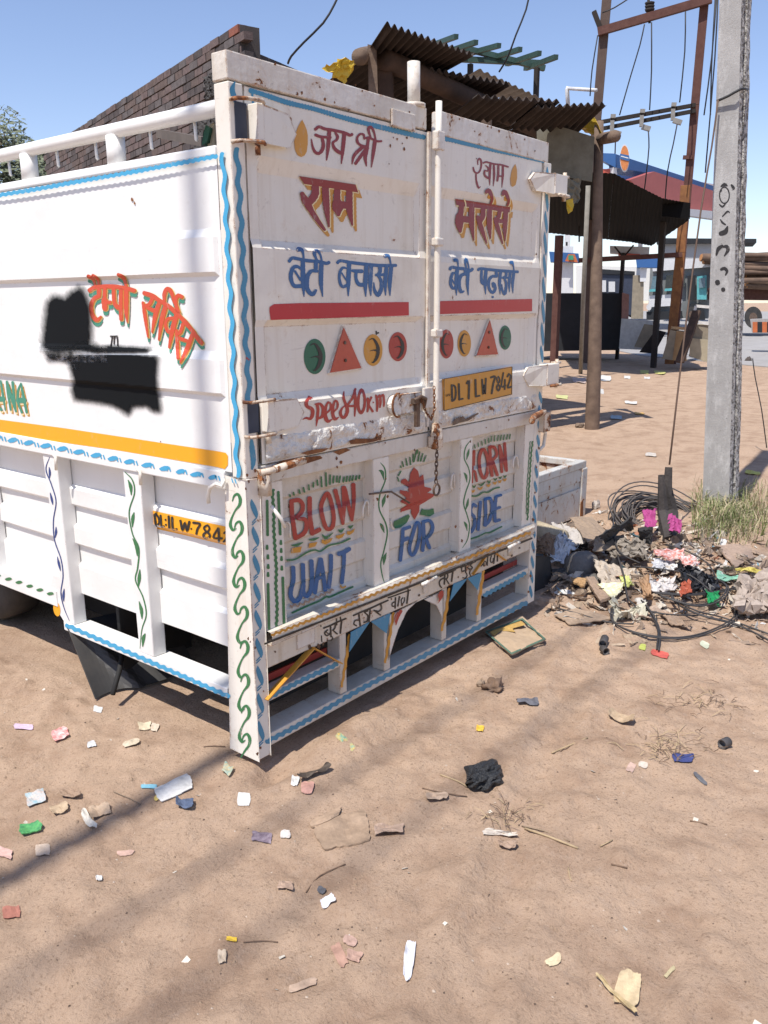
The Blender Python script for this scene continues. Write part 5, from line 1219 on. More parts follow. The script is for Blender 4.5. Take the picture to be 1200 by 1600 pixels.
# --- concrete pole
CPB = on(1118, 808, 2, GZ); Dp = math.hypot(CPB.x-CAM.x, CPB.y-CAM.y)
CP = thing('concrete_pole', 'grey precast concrete electric pole with black painted marks and dry grass at its foot', 'utility pole', tuple(CPB))
m, t, b = newmat('cast_concrete'); P = coords(t)
c = mix(t, ramp(t, noise(t, 3, 6, .65, vec=P), .35, .7), (.40, .385, .365), (.29, .277, .26)); c = mix(t, ramp(t, noise(t, 24, 6, .7, vec=coords(t, (1, 1, .3))), .5, .75), c, (.52, .505, .48))
c = mix(t, ramp(t, noise(t, 70, 3, .6, vec=P), .66, .74), c, (.12, .11, .10)); L(t, c, b.inputs['Base Color']); b.inputs['Roughness'].default_value = .9
bump(t, b, noise(t, 60, 6, .7, vec=P), .5, .006); M_conc = m
m, t, b = newmat('rough_concrete'); P = coords(t)
c = mix(t, ramp(t, noise(t, 38, 4, .7, vec=P), .42, .56), (.13, .12, .11), (.54, .52, .49)); L(t, c, b.inputs['Base Color']); b.inputs['Roughness'].default_value = .95
bump(t, b, noise(t, 38, 4, .7, vec=P), 1., .03); M_rough = m
pv, pn = fplane(1120, 800, Dp)
def pole_ring(v, ul, um, ur):
    l_, mm_, r_ = (onplane(u, v, pv, pn) for u in (ul, um, ur)); bk = -pn
    mm2 = mm_; r2 = r_+bk*.16
    side = (r2-mm2); g1 = mm2+side*.32; g2 = mm2+side*.62; inn = Vector((-side.y, side.x, 0)).normalized(); inn = inn if inn.dot(l_-r_) > 0 else -inn
    return [l_, mm2, g1, g1+inn*.04+side*.03, g2+inn*.04-side*.03, g2, r2, r2+bk*.10-(r_-l_)*.05, l_+bk*.26+(r_-l_)*.05]
lo = pole_ring(860, 1095, 1137, 1152); hi_ = pole_ring(-700, 1148, 1176, 1193)
m_ = MB(); nr3 = 60; ring = []
for j in range(nr3+1):
    t_ = j/nr3; ring.append([a.lerp(c_, t_) for a, c_ in zip(lo, hi_)])
sm, rg = MB(), MB(); nn_ = 9
for mbx, idx in ((sm, [8, 0, 1]), (sm, [7, 8]), (rg, [1, 2, 3, 4, 5, 6, 7])):
    rs = random.Random(4); rows = []
    for R_ in ring: rows.append([R_[i]+(Vector((rs.uniform(-1, 1), rs.uniform(-1, 1), 0))*.004 if mbx is rg and i not in (1, 7) else Vector((0, 0, 0))) for i in idx])
    mbx.grid(rows)
sm.build('smooth_face', M_conc, CP); rg.build('rough_side', M_rough, CP)
plf = lambda u, v, l: onplane(u, v, pv+pn*l, pn)
CJ = Crop(820, 240, 3.158); q = Paint(plf, CJ)
for st in (([(968,162),(985,152),(998,158)], [6,18,8]), ([(1020,155),(1030,170),(1025,178)], [10,16,5]), ([(962,190),(970,182)], [5,8]), ([(960,250),(975,262),(992,245)], [5,9,4]),
           ([(975,310),(1000,285),(1010,290)], [5,9,5]), ([(965,325),(975,340),(990,350)], [5,9,7]), ([(965,395),(990,385),(1000,360)], [20,26,8]), ([(945,500),(955,470),(975,455)], [9,18,14]),
           ([(980,460),(995,458),(1003,475),(985,505)], [10,18,18,6]), ([(968,572),(985,566),(998,580),(990,600)], [12,18,14,6]), ([(950,632),(952,640)], [24,24]), ([(978,668),(980,674)], [20,20])):
    q.S(st[0], st[1])
q.S(ellipse(985, 205, 24, 40, 14), 6, True); q.done('painted_marks', K_black, CP)
wire([(1120, 158, Dp-.02), (1138, 150, Dp-.03), (1158, 139, Dp-.03), (1168, 140, Dp+.1)], .008, '', 'tie_wire', CP)
wire([(1122, 156, Dp-.04), (1112, 230, Dp-.1), (1095, 330, Dp-.3), (1070, 520, Dp-.6), (1046, 726, Dp-.95)], .0055, 'taut rusty guy wire from the concrete pole down to the broken post', 'guy_wire', cat='wire', mat=flat('rusty_wire', (.13, .08, .055), .8))
bpst = MB(); q = gp(1048, 846); bpst.tube([q-Vector((0, 0, .1)), at(1050, 800, 5.35), at(1043, 762, 5.36), at(1045, 730, 5.38)], [.05, .04, .028, .022], 7); bpst.tube([q, at(1036, 800, 5.3), at(1033, 742, 5.32)], [.05, .035, .018], 6)
bpst.tube([at(1024, 858, 5.2), at(1032, 838, 5.24), at(1046, 812, 5.3)], [.02, .05, .03], 7)
o = bpst.build('broken_post', flat('charred_wood', (.07, .06, .055), .9, scale=10, bmp=.8, bd=.01, col2=(.035, .03, .028)), None); props(o, 'split charred stump of a post standing in the cable coil', 'post')
# --- street lamp arm
SL = MB(); ptube(SL, [(888, 170, 22), (886, 140, 22), (888, 136, 22)], .05); ptube(SL, [(887, 138, 22), (932, 141, 21.4)], .04); o = SL.build('lamp_bracket', flat('white_steel', (.7, .7, .7), .5), None, 0, True)
props(o, 'white angled pipe bracket left of the rusty structure', 'bracket')
# --- fuel station canopy
FS = thing('fuel_canopy', 'blue and red fuel station canopy with a round orange sign', 'canopy', tuple(on(985, 500, 2, GZ)))
M_blue = flat('canopy_blue', (.035, .115, .30), .5, bmp=0, scale=2, var=.05); M_red = flat('canopy_red', (.50, .10, .065), .5, bmp=0, scale=2, var=.05); M_red2 = flat('canopy_crimson', (.42, .115, .10), .5, bmp=0, scale=2, var=.05)
M_cwh = flat('canopy_white', (.62, .62, .62), .6, bmp=0, var=.05)
fpl([(938, 239), (962, 240), (962, 262), (938, 249)], 44, .6).build('fascia', M_blue, FS); fpl([(938, 264), (960, 264), (961, 285), (938, 285)], 44.2, .6).build('fascia', M_red, FS)
A0, A1 = at(960, 240, 44), at(1133, 298, 53)
def fas(pts, off, mt):
    n_ = Vector((A1.y-A0.y, -(A1.x-A0.x), 0)).normalized(); n_ = n_ if n_.dot(CAM-A0) > 0 else -n_
    MB().prism([onplane(u, v, A0+n_*off, n_) for u, v in pts], -n_*.4).build('fascia', mt, FS)
fas([(960, 240), (1135, 297), (1135, 325), (985, 300), (966, 282)], 0, M_blue); fas([(984, 281), (1022, 268), (1130, 303), (1130, 338), (1040, 325), (1010, 305)], .42, M_red2)
fas([(1030, 322), (1128, 331), (1128, 344), (1040, 332)], .84, M_cwh)
Z_ = A0.z-2.4; q = [A0, A1, A1+Vector((12, 16, 0)), A0+Vector((8, 14, 0))]
MB().prism([Vector((p.x, p.y, A0.z-.9)) for p in q], (0, 0, .3)).build('canopy_slab', M_cwh, FS)
dp, dn = fplane(976, 247, 42.5)
for r_, mt, off in ((1.0, M_cwh, 0), (.90, flat('sign_orange', (.62, .22, .07), .5, bmp=0), .03)):
    MB().prism([onplane(u, v, dp+dn*off, dn) for u, v in ellipse(976, 247, 7.4*r_, 21.5*r_, 28)], -dn*.15).build('round_sign', mt, FS)
MB().prism([onplane(u, v, dp+dn*.06, dn) for u, v in ((968.8, 240), (983, 243), (983, 252), (968.8, 248))], -dn*.05).build('sign_band', M_blue, FS)
q = Paint(lambda u, v, l: onplane(u, v, dp+dn*(.07+l), dn)); q.S([(970.5, 244), (981.5, 247)], 1.2, wob=.5, wl=2.2, step=.5); q.done('sign_lettering', K_white, FS)
for u0, u1, D_ in ((881, 890, 40), (996, 1003, 50)):
    p, n_ = fplane((u0+u1)/2, 400, D_); m_ = MB(); a = onplane(u0, 400, p, n_); c_ = onplane(u1, 400, p, n_)
    m_.prism([(a.x, a.y, GZ), (c_.x, c_.y, GZ), (c_.x, c_.y, A0.z-.9), (a.x, a.y, A0.z-.9)], -n_*.4); m_.build('pillar', M_cwh, FS)
def bgthing(name, lb_, cat, parts, D_, group=None):
    t_ = thing(name, lb_, cat, tuple(at(sum(p[0] for p in parts[0][1])/len(parts[0][1]), 500, D_)), group)
    for nm, pts, mt, th, dd in parts: fpl(pts, D_-dd, th).build(nm, mt, t_)
    return t_
M_orange = flat('orange_panel', (.55, .15, .05), .5, bmp=0); M_grnp = flat('green_panel', (.05, .28, .16), .5, bmp=0)
bgthing('fuel_pump', 'tall white fuel pump column with blue cap, nearest to the truck body', 'fuel pump', [('body', [(870, 385), (896, 385), (896, 500), (870, 500)], M_cwh, .8, 0), ('cap', [(858, 393), (904, 396), (906, 410), (860, 409)], M_blue, .9, .3),
    ('side_panel', [(883, 408), (888, 397), (898, 397), (903, 410)], M_orange, .1, .5), ('badge', [(888, 399), (896, 399), (896, 406), (888, 406)], M_grnp, .05, .6), ('dark_window', [(884, 378), (887, 378), (887, 384), (884, 384)], M_dk, .05, .3)], 38)
bgthing('fuel_pump', 'grey fuel pump between the dark bus and the log truck', 'fuel pump', [('body', [(989, 430), (1006, 430), (1005, 498), (986, 498)], M_plyg, .8, 0), ('cap', [(993, 400), (1030, 400), (1030, 418), (995, 418)], M_blue, .9, .3), ('column', [(1000, 418), (1011, 418), (1009, 440), (1000, 440)], M_cwh, .5, .1)], 38)
bgthing('station_kiosk', 'long white station building behind the trucks', 'building', [('wall', [(900, 415), (1060, 418), (1060, 470), (900, 470)], flat('white_wall', (.72, .71, .68), .8, bmp=0, var=.04), 4, 0),
    ('upper_wall', [(1028, 375), (1125, 375), (1125, 425), (1028, 425)], flat('grey_wall', (.40, .41, .42), .8, bmp=0, var=.04), 4, 6), ('roof_edge', [(1026, 372), (1182, 373), (1182, 379), (1026, 381)], M_dk, 5, 6.5)], 75)
bgthing('wall_unit', 'white box unit hung under the far end of the black awning', 'air unit', [('casing', [(953, 384), (1015, 386), (1014, 400), (953, 395)], M_cwh, .6, 0), ('red_foot', [(966, 395), (1000, 397), (1000, 400), (966, 399)], M_red, .3, .1)], 24)
bgthing('bus', 'dark blue bus with white framed windows parked behind the counter', 'bus', [('body', [(936, 426), (990, 428), (988, 492), (936, 492)], flat('bus_blue', (.045, .055, .085), .5, bmp=0), 2.4, 0), ('window', [(940, 438), (947, 438), (947, 456), (940, 456)], M_cwh, .1, .1),
    ('window', [(951, 440), (961, 440), (961, 456), (951, 456)], M_cwh, .1, .1), ('roof', [(934, 420), (992, 424), (992, 429), (934, 428)], M_dk, 2.4, .1)], 46)
bgthing('parked_lorry', 'orange and cream lorry rear glimpsed beside the grey fuel pump', 'lorry', [('body', [(980, 447), (1000, 447), (1000, 466), (980, 466)], flat('cream_panel', (.6, .5, .4), .6, bmp=0), 2, 0), ('lower_body', [(980, 466), (1000, 466), (1000, 478), (980, 478)], M_orange, 2, 0), ('wheel', ellipse(986, 488, 6, 8, 12), M_rubber, .4, .3)], 50)
# --- log truck
M_cabg = flat('cab_grey', (.22, .235, .235), .5, bmp=0, col2=(.12, .13, .13), scale=1.2); M_cyan = flat('cab_turquoise', (.12, .42, .44), .5, bmp=0); M_glass2 = flat('pale_glass', (.14, .22, .26), .15, bmp=0)
LT = bgthing('log_truck', 'heavy truck with grey and turquoise cab, loaded high with cut logs', 'truck', [
    ('cab', [(1016, 418), (1112, 412), (1112, 498), (1012, 496)], M_cabg, 2.4, 0), ('visor', [(1018, 405), (1112, 404), (1112, 417), (1020, 424)], M_cwh, 2.2, .2),
    ('windscreen', [(1020, 432), (1034, 431), (1032, 453), (1016, 455)], M_glass2, .1, .3), ('windscreen', [(1041, 430), (1053, 429), (1053, 452), (1039, 453)], M_glass, .1, .3),
    ('trim', [(1015, 452), (1034, 451), (1033, 455), (1014, 456)], M_cyan, .1, .45), ('trim', [(1039, 451), (1055, 450), (1055, 454), (1038, 455)], M_cyan, .1, .45),
    ('window', [(1064, 428), (1071, 427), (1070, 448), (1063, 449)], M_glass, .1, .3), ('doorway', [(1074, 431), (1087, 430), (1087, 468), (1074, 468)], M_dk, .1, .3), ('door', [(1089, 432), (1104, 430), (1104, 468), (1089, 468)], M_cyan, .1, .5),
    ('door_window', [(1092, 435), (1102, 434), (1102, 449), (1092, 450)], M_glass2, .1, .65), ('grille', [(1014, 462), (1048, 460), (1048, 478), (1013, 480)], M_cwh, .1, .3), ('headlight', ellipse(1014, 480, 4, 5, 12), M_cwh, .1, .5), ('headlight', ellipse(1062, 470, 4, 6, 12), M_cwh, .1, .5),
    ('bumper', [(1010, 487), (1066, 486), (1066, 498), (1010, 500)], M_dk, .5, .4), ('load_bed', [(1106, 450), (1260, 452), (1260, 470), (1106, 468)], M_ironr, 2.4, .1), ('wheel_arch', [(1072, 500), (1074, 482), (1082, 474), (1092, 474), (1100, 484), (1102, 500)], M_dk, .3, .35)], 41)
def bgwheel(u, v, ru, rv, D_, par):
    p, n_ = fplane(u, v, D_); nn2 = (n_+Vector((.35, .1, 0))).normalized()
    m_ = MB(); pts = [onplane(a, b_, p, n_) for a, b_ in ellipse(u, v, ru, rv, 24)]; m_.prism(pts, -n_*.5); w_ = m_.build('wheel', M_rubber, par)
    MB().prism([onplane(a, b_, p+n_*.02, n_) for a, b_ in ellipse(u, v, ru*.45, rv*.45, 16)], -n_*.04).build('rim', M_steel, w_)
bgwheel(1080, 492, 8, 13, 40.2, LT); bgwheel(1177, 496, 14, 17, 40, LT); bgwheel(1215, 492, 14, 16, 42, LT)
M_logb = flat('log_bark', (.17, .11, .075), .9, scale=3, bmp=.5, bd=.03, col2=(.10, .066, .048)); M_logc = flat('cut_wood', (.58, .27, .10), .8, scale=3)
rs = random.Random(3)
for i in range(54):
    v = 398+rs.random()*50; u0 = 1094+rs.random()*6 if i < 5 else 1112+rs.random()*60; v = 400+i*2 if i < 5 else v
    D_ = 39.5+rs.random()*1.5; r_ = .05+.09*rs.random(); u1 = u0+70+rs.random()*80
    a, c_ = at(u0, v, D_), at(u1, v+rs.uniform(-6, 5)+2, D_+1.5)
    lg = MB().tube([a, a.lerp(c_, .5)+Vector((0, 0, rs.uniform(-.05, .05))), c_], r_, 9); lo_ = lg.build('log', M_logb, LT, 0, True)
    d_ = (a-c_).normalized(); MB().tube([a-d_*.01, a+d_*.012], r_*.93, 9).build('log_end', M_logc, lo_)
# barrier
BR = thing('road_barrier', 'orange and black striped concrete road barrier at the right edge', 'barrier', tuple(at(1190, 520, 26)))
fpl([(1172, 499), (1290, 494), (1290, 520), (1175, 520)], 27.5, .6).build('barrier_block', flat('barrier_grey', (.40, .38, .36), .9), BR)
for i in range(9):
    u = 1176+i*7.5; fpl([(u, 503), (u+7.4, 503), (u+7.4, 519.5), (u, 519.5)], 27.45, .03).build('stripe', M_orange if i % 2 == 0 else M_dk, BR)
# --- far tree line and tree at the left
def foliage(cs, n, size, seed, name, mat, parent, kind=None):
    rs = random.Random(seed); m_ = MB()
    for _ in range(n):
        c_, r_ = rs.choice(cs); 
        while True:
            d_ = Vector((rs.uniform(-1, 1), rs.uniform(-1, 1), rs.uniform(-1, 1)))
            if d_.length < 1: break
        if d_.length < .45 and rs.random() < .6: d_ = d_.normalized()*rs.uniform(.5, 1)
        p = Vector(c_)+Vector((d_.x*r_, d_.y*r_, d_.z*r_*1.0)); a = Vector((rs.gauss(0, 1), rs.gauss(0, 1), rs.gauss(0, .6))).normalized(); b_ = a.orthogonal().normalized(); s = size*rs.uniform(.5, 1.3)
        m_.add([p-a*s, p+b_*s*.42, p+a*s, p-b_*s*.42], [(0, 1, 2, 3)])
    return m_.build(name, mat, parent, kind=kind)
M_leaf = flat('dusty_leaf', (.19, .21, .13), .7, scale=1.5, bmp=0, col2=(.11, .135, .08))
T0 = at(8, 300, 24); T0.z = GZ
TT = thing('tree', 'grey green tree beyond the brick building at the left edge', 'tree', tuple(T0))
MB().tube([T0, T0+Vector((.1, 0, 2.2)), T0+Vector((-.1, .1, 4.2))], [.22, .16, .08], 9).build('trunk', M_wood, TT, 0, True)
br_ = MB(); rs = random.Random(2); cs = []
for i in range(17):
    u, v, r_ = rs.uniform(-70, 52), rs.uniform(195, 330), rs.uniform(.35, .65); v = max(v, 190+max(0, u)*1.6); c_ = at(u, v, 24+rs.uniform(-1.2, 1.2)); cs.append((tuple(c_), r_))
    br_.tube([T0+Vector((0, 0, 2.0+rs.random()*1.5)), (T0+Vector((0, 0, 3)))*.4+c_*.6, c_], [.06, .04, .015], 5)
br_.build('limbs', M_wood, TT, 0, True); foliage(cs, 6500, .075, 7, 'crown', M_leaf, TT, kind='stuff')
T1 = at(62, 300, 30); T1.z = GZ
T2 = thing('tree', 'smaller pale tree seen through the rail left of the brick corner', 'tree', tuple(T1)); MB().tube([T1, T1+Vector((0, 0, 3))], [.16, .06], 8).build('trunk', M_wood, T2, 0, True)
cs = [(tuple(at(rs.uniform(28, 90), rs.uniform(235, 300), 30+rs.uniform(-1, 1))), rs.uniform(.35, .6)) for _ in range(12)]
foliage(cs, 5000, .08, 9, 'crown', M_leaf, T2, kind='stuff')
# --- utility pole and cables behind the viewer's left: their soft shadows cross the ground and the truck's side
UP = thing('street_pole', 'slim steel pole standing in the yard left of the truck', 'pole', (-4.4, -.01, GZ))
MB().tube([(-4.4, -.01, GZ), (-4.39, .0, 6.), (-4.37, .015, 12.)], [.05, .042, .036], 12).build('shaft', M_steel, UP, 0, True)
def span(a, b_, r, sag, lb_):
    P = [Vector(a).lerp(Vector(b_), t_)+Vector((0, 0, -4*sag*t_*(1-t_))) for t_ in np.linspace(0, 1, 40)]
    o = MB().tube(P, r, 8).build('overhead_cable', M_wire, None, 0, True); props(o, lb_, 'cable')
span((-16, -.20, 10.6), (6, -.70, 10.4), .0135, .25, 'thick overhead cable bundle above the yard, nearest the truck')
span((-16, -.53, 10.9), (6, -1.0, 10.6), .0125, .3, 'thick overhead cable bundle above the yard, second from the truck')
# --- steel tray of a small truck
TY = thing('steel_tray', 'white rust streaked cargo tray lying on the ground right of the truck', 'tray', (3.8, .74, GZ))
cN = gp(908, 806); zt_ = at(913, 719, math.hypot(cN.x-CAM.x, cN.y-CAM.y)).z; xr, yr = cN.x, cN.y; xl = xr-2.6; yb = yr+1.5
zb = GZ+.03
MB().box(xl, xr, yr, yr+.03, zb+.03, zt_-.05).build('near_side', M_tray, TY, .003)
MB().box(xl, xr+.012, yr-.015, yr+.045, zt_-.05, zt_).build('top_rim', M_tray, TY, .006)
MB().box(xl, xr-.055, yr-.006, yr+.0, zb+.09, zb+.10).box(xl, xr-.055, yr-.010, yr+.0, zt_-.14, zt_-.05).box(xl, xr-.055, yr-.010, yr, zb+.0, zb+.20).build('pressed_ridge', M_tray, TY, .003)
MB().box(xr-.055, xr+.02, yr-.022, yr+.03, zb-.02, zt_-.05).build('corner_post', M_tray, TY, .006)
MB().box(xr-.03, xr, yr+.03, yb, zb+.03, zt_-.05).build('end_side', M_rustp, TY, .003); MB().box(xr-.045, xr+.012, yr+.046, yb, zt_-.045, zt_-.001).build('top_rim', M_tray, TY, .006)
MB().box(xl, xr-.03, yb-.03, yb, zb+.03, zt_-.02).build('far_side', M_rustp, TY, .003); MB().box(xl+.01, xr-.031, yr+.031, yb-.031, zb+.03, zb+.06).build('tray_floor', M_rust, TY)
MB().prism([(xr-.06, yr-.024, zb+.10), (xr-.03, yr-.024, zb+.12), (xr-.02, yr-.024, zb+.0), (xr-.04, yr-.024, zb-.05), (xr-.06, yr-.024, zb+.0)], (0, .006, 0)).build('rusty_tag', M_rust, TY)
# ================================================================ rubbish
_c = {}
def lm(col, rough=.7, col2=None):
    k = (col, rough, col2)
    if k not in _c: _c[k] = flat('litter_%d' % len(_c), col, rough, scale=60, bmp=.35, bd=.003, col2=col2 or tuple(x*.72 for x in col))
    return _c[k]
def sheet_pts(u, v, w, h, rot, lift, amp, curl, n, seed, rag=.12):
    """irregular flat piece: w x h pixels around (u, v), lying on the ground"""
    rs = random.Random(seed); ca, sa = math.cos(rot), math.sin(rot); rows = []
    P0 = gp(u, v); sc = (P0-CAM).length/FPX; k = w*sc
    for j in range(n):
        row = []
        for i in range(n):
            s, t = i/(n-1)*2-1, j/(n-1)*2-1
            e = 1+rag*math.sin(3*s+seed)*math.cos(2.3*t+seed*1.7)+(rs.uniform(-rag, rag)*.5 if i in (0, n-1) or j in (0, n-1) else 0)
            x, y = s*w/2*e*(1-.12*abs(t)**3), t*h/2*e
            p = gp(u+x*ca-y*sa, v+x*sa+y*ca)
            z = lift+amp*.55*k*(vnoise([s*1.3+seed], [t*1.3+.4*s], .8, seed)[0]+.35*vnoise([s+seed*3], [t], .4, seed+1)[0])+curl*k*.45*(abs(s)**2.2)+amp*k*.35
            row.append(p+Vector((0, 0, max(.0015, z))))
        rows.append(row)
    return rows
def scrap(name, lb_, cat, u, v, w, h, col, rot=0., amp=.12, curl=.0, lift=.002, n=9, rough=.7, th=.0012, group=None, rag=.12, col2=None):
    o = MB().grid(sheet_pts(u, v, w, h, rot, lift, amp, curl, n, int(u*7+v) % 997, rag)).build(name, lm(col, rough, col2), None, solid=th)
    return props(o, lb_, cat, group)
W_, CR, TN = (.72, .70, .66), (.62, .52, .38), (.40, .28, .19)
S = scrap
S('paper_scrap', 'small white paper square near the black mud flap', 'paper', 153, 1109, 14, 9, W_, .2, .05)
S('wrapper', 'pale lilac wrapper on the soil at the left edge', 'wrapper', 37, 1137, 30, 8, (.66, .50, .62), .05, .1)
S('wrapper', 'torn red and white wrapper left of the mud flap', 'wrapper', 94, 1150, 26, 17, (.62, .16, .15), -.4, .25, .1, col2=(.75, .62, .58))
S('paper_scrap', 'cream paper square lying left of the corner post', 'paper', 226, 1136, 20, 12, (.70, .60, .42), -.05, .12, .05)
S('paper_scrap', 'pale torn bit touching the cream paper square', 'paper', 242, 1138, 12, 12, (.66, .55, .42), .3, .25)
S('leaf', 'dry curled cream leaf left of the corner post', 'leaf', 205, 1163, 25, 9, CR, -.25, .2, .1)
S('paper_scrap', 'tiny grey white scrap beside a small stone', 'paper', 143, 1164, 13, 9, (.62, .62, .62), -.2, .2)
S('newspaper', 'largest white folded paper sheet left of the corner post', 'newspaper', 272, 1234, 60, 24, W_, -.42, .07, .0, n=12, rag=.06, th=.003)
S('paper_scrap', 'yellow printed edge sticking out under the white folded sheet', 'paper', 247, 1246, 14, 7, (.70, .52, .15), -.7, .1)
S('paper_strip', 'light blue strip beside the white folded sheet', 'paper', 233, 1230, 25, 6, (.25, .55, .66), .0, .08)
S('wrapper', 'dark blue curled scrap in front of the white folded sheet', 'wrapper', 289, 1260, 28, 14, (.09, .12, .19), .1, .35, .3)
S('paper_scrap', 'clean white square right of the dark blue scrap', 'paper', 381, 1250, 20, 20, W_, .05, .06, rag=.05)
S('leaf', 'tan curled husk just under the corner post', 'husk', 356, 1206, 16, 15, (.52, .36, .17), .5, .5, .3, col2=(.2, .36, .34))
S('leaf', 'dark curved shard sticking up behind the salmon scrap', 'shard', 490, 1213, 52, 8, (.10, .075, .055), -.35, .3, .3)
S('paper_scrap', 'small white triangle left of the salmon scrap', 'paper', 461, 1222, 12, 14, W_, .2, .2, .2)
S('wrapper', 'salmon pink scrap right of the corner post', 'wrapper', 480, 1233, 19, 19, (.60, .33, .26), .1, .25)
S('wrapper', 'torn multicoloured packet near the left edge among dry leaves', 'wrapper', 56, 1250, 32, 18, (.60, .48, .42), -.3, .3, .1, col2=(.25, .40, .44))
S('leaf', 'crumpled tan leaf below the multicoloured packet', 'leaf', 93, 1267, 28, 14, (.50, .37, .24), -.3, .3, .2)
S('leaf', 'large crumpled brown paper bag scrap near the left edge', 'paper', 156, 1270, 34, 17, (.48, .35, .24), -.3, .3, .1)
S('paper_strip', 'long white twisted strip next to the brown paper scrap', 'paper', 139, 1286, 32, 11, (.72, .66, .56), .9, .25, .2)
S('leaf', 'pair of dry brown leaves above the torn packet', 'leaf', 110, 1244, 30, 12, (.34, .23, .155), .1, .3, .2)
S('packet', 'dark green and bright green packet near the left edge', 'packet', 48, 1298, 34, 15, (.03, .18, .07), -.25, .2, .15, n=10, th=.004, col2=(.12, .40, .12))
S('paper_scrap', 'cream paper square below the green packet', 'paper', 67, 1329, 23, 17, (.64, .50, .38), .0, .08)
S('wrapper', 'pink edged scrap at the left border of the photo', 'wrapper', 8, 1335, 24, 14, (.62, .40, .34), .3, .2)
S('wrapper', 'dusty red square at the left border, lowest of the left litter', 'wrapper', 18, 1427, 28, 18, (.42, .17, .12), -.1, .1)
S('wrapper', 'flat pinkish strip in the middle of the left foreground', 'wrapper', 196, 1334, 25, 8, (.50, .33, .26), -.1, .05)
S('shell', 'small white pebble like scrap in the left foreground', 'pebble', 155, 1374, 10, 8, W_, 0, .4, .1)
S('wrapper', 'dark purple printed wrapper in the centre foreground', 'wrapper', 409, 1310, 32, 15, (.13, .09, .12), .12, .12, col2=(.30, .24, .27))
S('paper_scrap', 'small white scrap right of the purple wrapper', 'paper', 446, 1305, 15, 12, (.66, .60, .55), 0, .2)
S('board_strip', 'narrow tan board strip beside the large cardboard', 'board', 509, 1281, 50, 11, (.42, .295, .20), -.5, .1, .05, th=.006)
S('cardboard', 'largest dusty flat cardboard piece in the centre foreground', 'cardboard', 535, 1300, 84, 48, (.37, .26, .175), -.25, .03, .02, n=12, th=.005, rag=.10)
S('cloth', 'tan folded cloth strip right of the large cardboard', 'cloth', 608, 1300, 48, 13, (.48, .34, .25), -.05, .3)
S('paper_roll', 'white rolled paper below the large cardboard', 'paper', 512, 1411, 24, 13, (.74, .73, .74), -.5, .3, .1)
S('plastic_bit', 'small dark grey lump above the white rolled paper', 'plastic', 502, 1393, 12, 10, (.12, .12, .13), .6, .4)
S('leaf', 'crumpled tan piece left of the small dark lump', 'leaf', 446, 1386, 24, 13, (.42, .29, .21), .1, .3)
S('wrapper', 'little bright yellow wrapper in the foreground', 'wrapper', 362, 1469, 17, 6, (.75, .50, .05), .15, .2)
S('husk', 'cream curled husk below the yellow wrapper', 'husk', 347, 1498, 13, 20, (.56, .45, .33), 0, .5, .3)
S('packet', 'left crushed brown packet of three pieces in the foreground', 'packet', 531, 1494, 16, 36, (.44, .26, .19), -.45, .1, .05)
S('packet', 'right crushed brown packet of three pieces in the foreground', 'packet', 553, 1496, 24, 16, (.46, .29, .22), .3, .2)
S('packet', 'smallest crushed packet, topmost of three pieces in the foreground', 'packet', 547, 1472, 20, 14, (.50, .33, .26), .4, .2)
S('board_strip', 'tan torn strip at the bottom centre', 'board', 473, 1541, 46, 12, (.48, .345, .25), -.3, .1)
S('tissue', 'white twisted tissue standing out in the bottom foreground', 'tissue', 639, 1503, 15, 58, (.70, .69, .72), .12, .35, .1, n=12)
S('painted_shard', 'yellow and teal painted shard half buried in the soil mound', 'shard', 540, 1160, 36, 10, (.60, .38, .10), .75, .05, col2=(.12, .34, .28))
S('cloth', 'small dark ragged scrap right of the clay clod', 'rag', 824, 1100, 34, 7, (.13, .13, .15), .05, .4)
S('leaf', 'long dry brown leaf in the right foreground', 'leaf', 970, 1126, 40, 12, (.46, .34, .22), .35, .3, .3)
S('leaf', 'tan crumpled scrap left of the black bag', 'paper', 683, 1248, 34, 12, (.48, .35, .25), -.05, .35)
S('packet', 'small dark blue packet on the bare soil at the right', 'packet', 1067, 1186, 33, 13, (.06, .075, .22), .0, .12, .04)
S('plastic_bit', 'dark grey curved strip below the blue packet', 'plastic', 1094, 1218, 26, 6, (.14, .14, .15), .75, .1)
S('paper_strip', 'long white torn strip in the right foreground', 'paper', 782, 1305, 54, 6, (.70, .62, .52), .08, .2)
S('leaf', 'tan curled leaf below the long white strip', 'leaf', 793, 1324, 28, 10, (.40, .28, .2), .1, .4, .2)
S('paper_scrap', 'cream torn paper at the bottom right', 'paper', 865, 1503, 24, 14, (.68, .56, .36), -.5, .2)
S('husk', 'broad cream husk at the bottom right corner', 'husk', 981, 1548, 38, 52, (.62, .48, .29), .2, .2, .1, n=11)
S('husk', 'long dry stalk curving beside the cream husk', 'stalk', 962, 1560, 84, 7, (.52, .40, .22), .78, .2, .05, n=12)
S('leaf', 'narrow straw coloured leaf right of the cream husk', 'leaf', 1046, 1521, 22, 6, (.52, .44, .26), -.85, .2)
S('paper_scrap', 'pale pinkish bit above the bare patch at the right', 'paper', 986, 1200, 12, 14, (.60, .42, .34), .5, .1)
S('paper_scrap', 'pale bit right of the pinkish one', 'paper', 1005, 1196, 14, 9, (.62, .54, .45), .3, .1)
S('strip', 'bright red plastic strip in front of the cable heap', 'plastic', 1031, 1023, 28, 9, (.62, .12, .09), .25, .1)
S('paper_scrap', 'small lime yellow scrap left of the red strip', 'paper', 1004, 1012, 10, 9, (.62, .66, .15), .3, .2)
S('paper_scrap', 'pale green scrap right of the red strip', 'paper', 1101, 1008, 14, 9, (.60, .62, .45), .5, .1)
S('flower_bit', 'small yellow petal like scrap left of the clay clod', 'petal', 750, 1140, 12, 9, (.75, .48, .06), .2, .4)
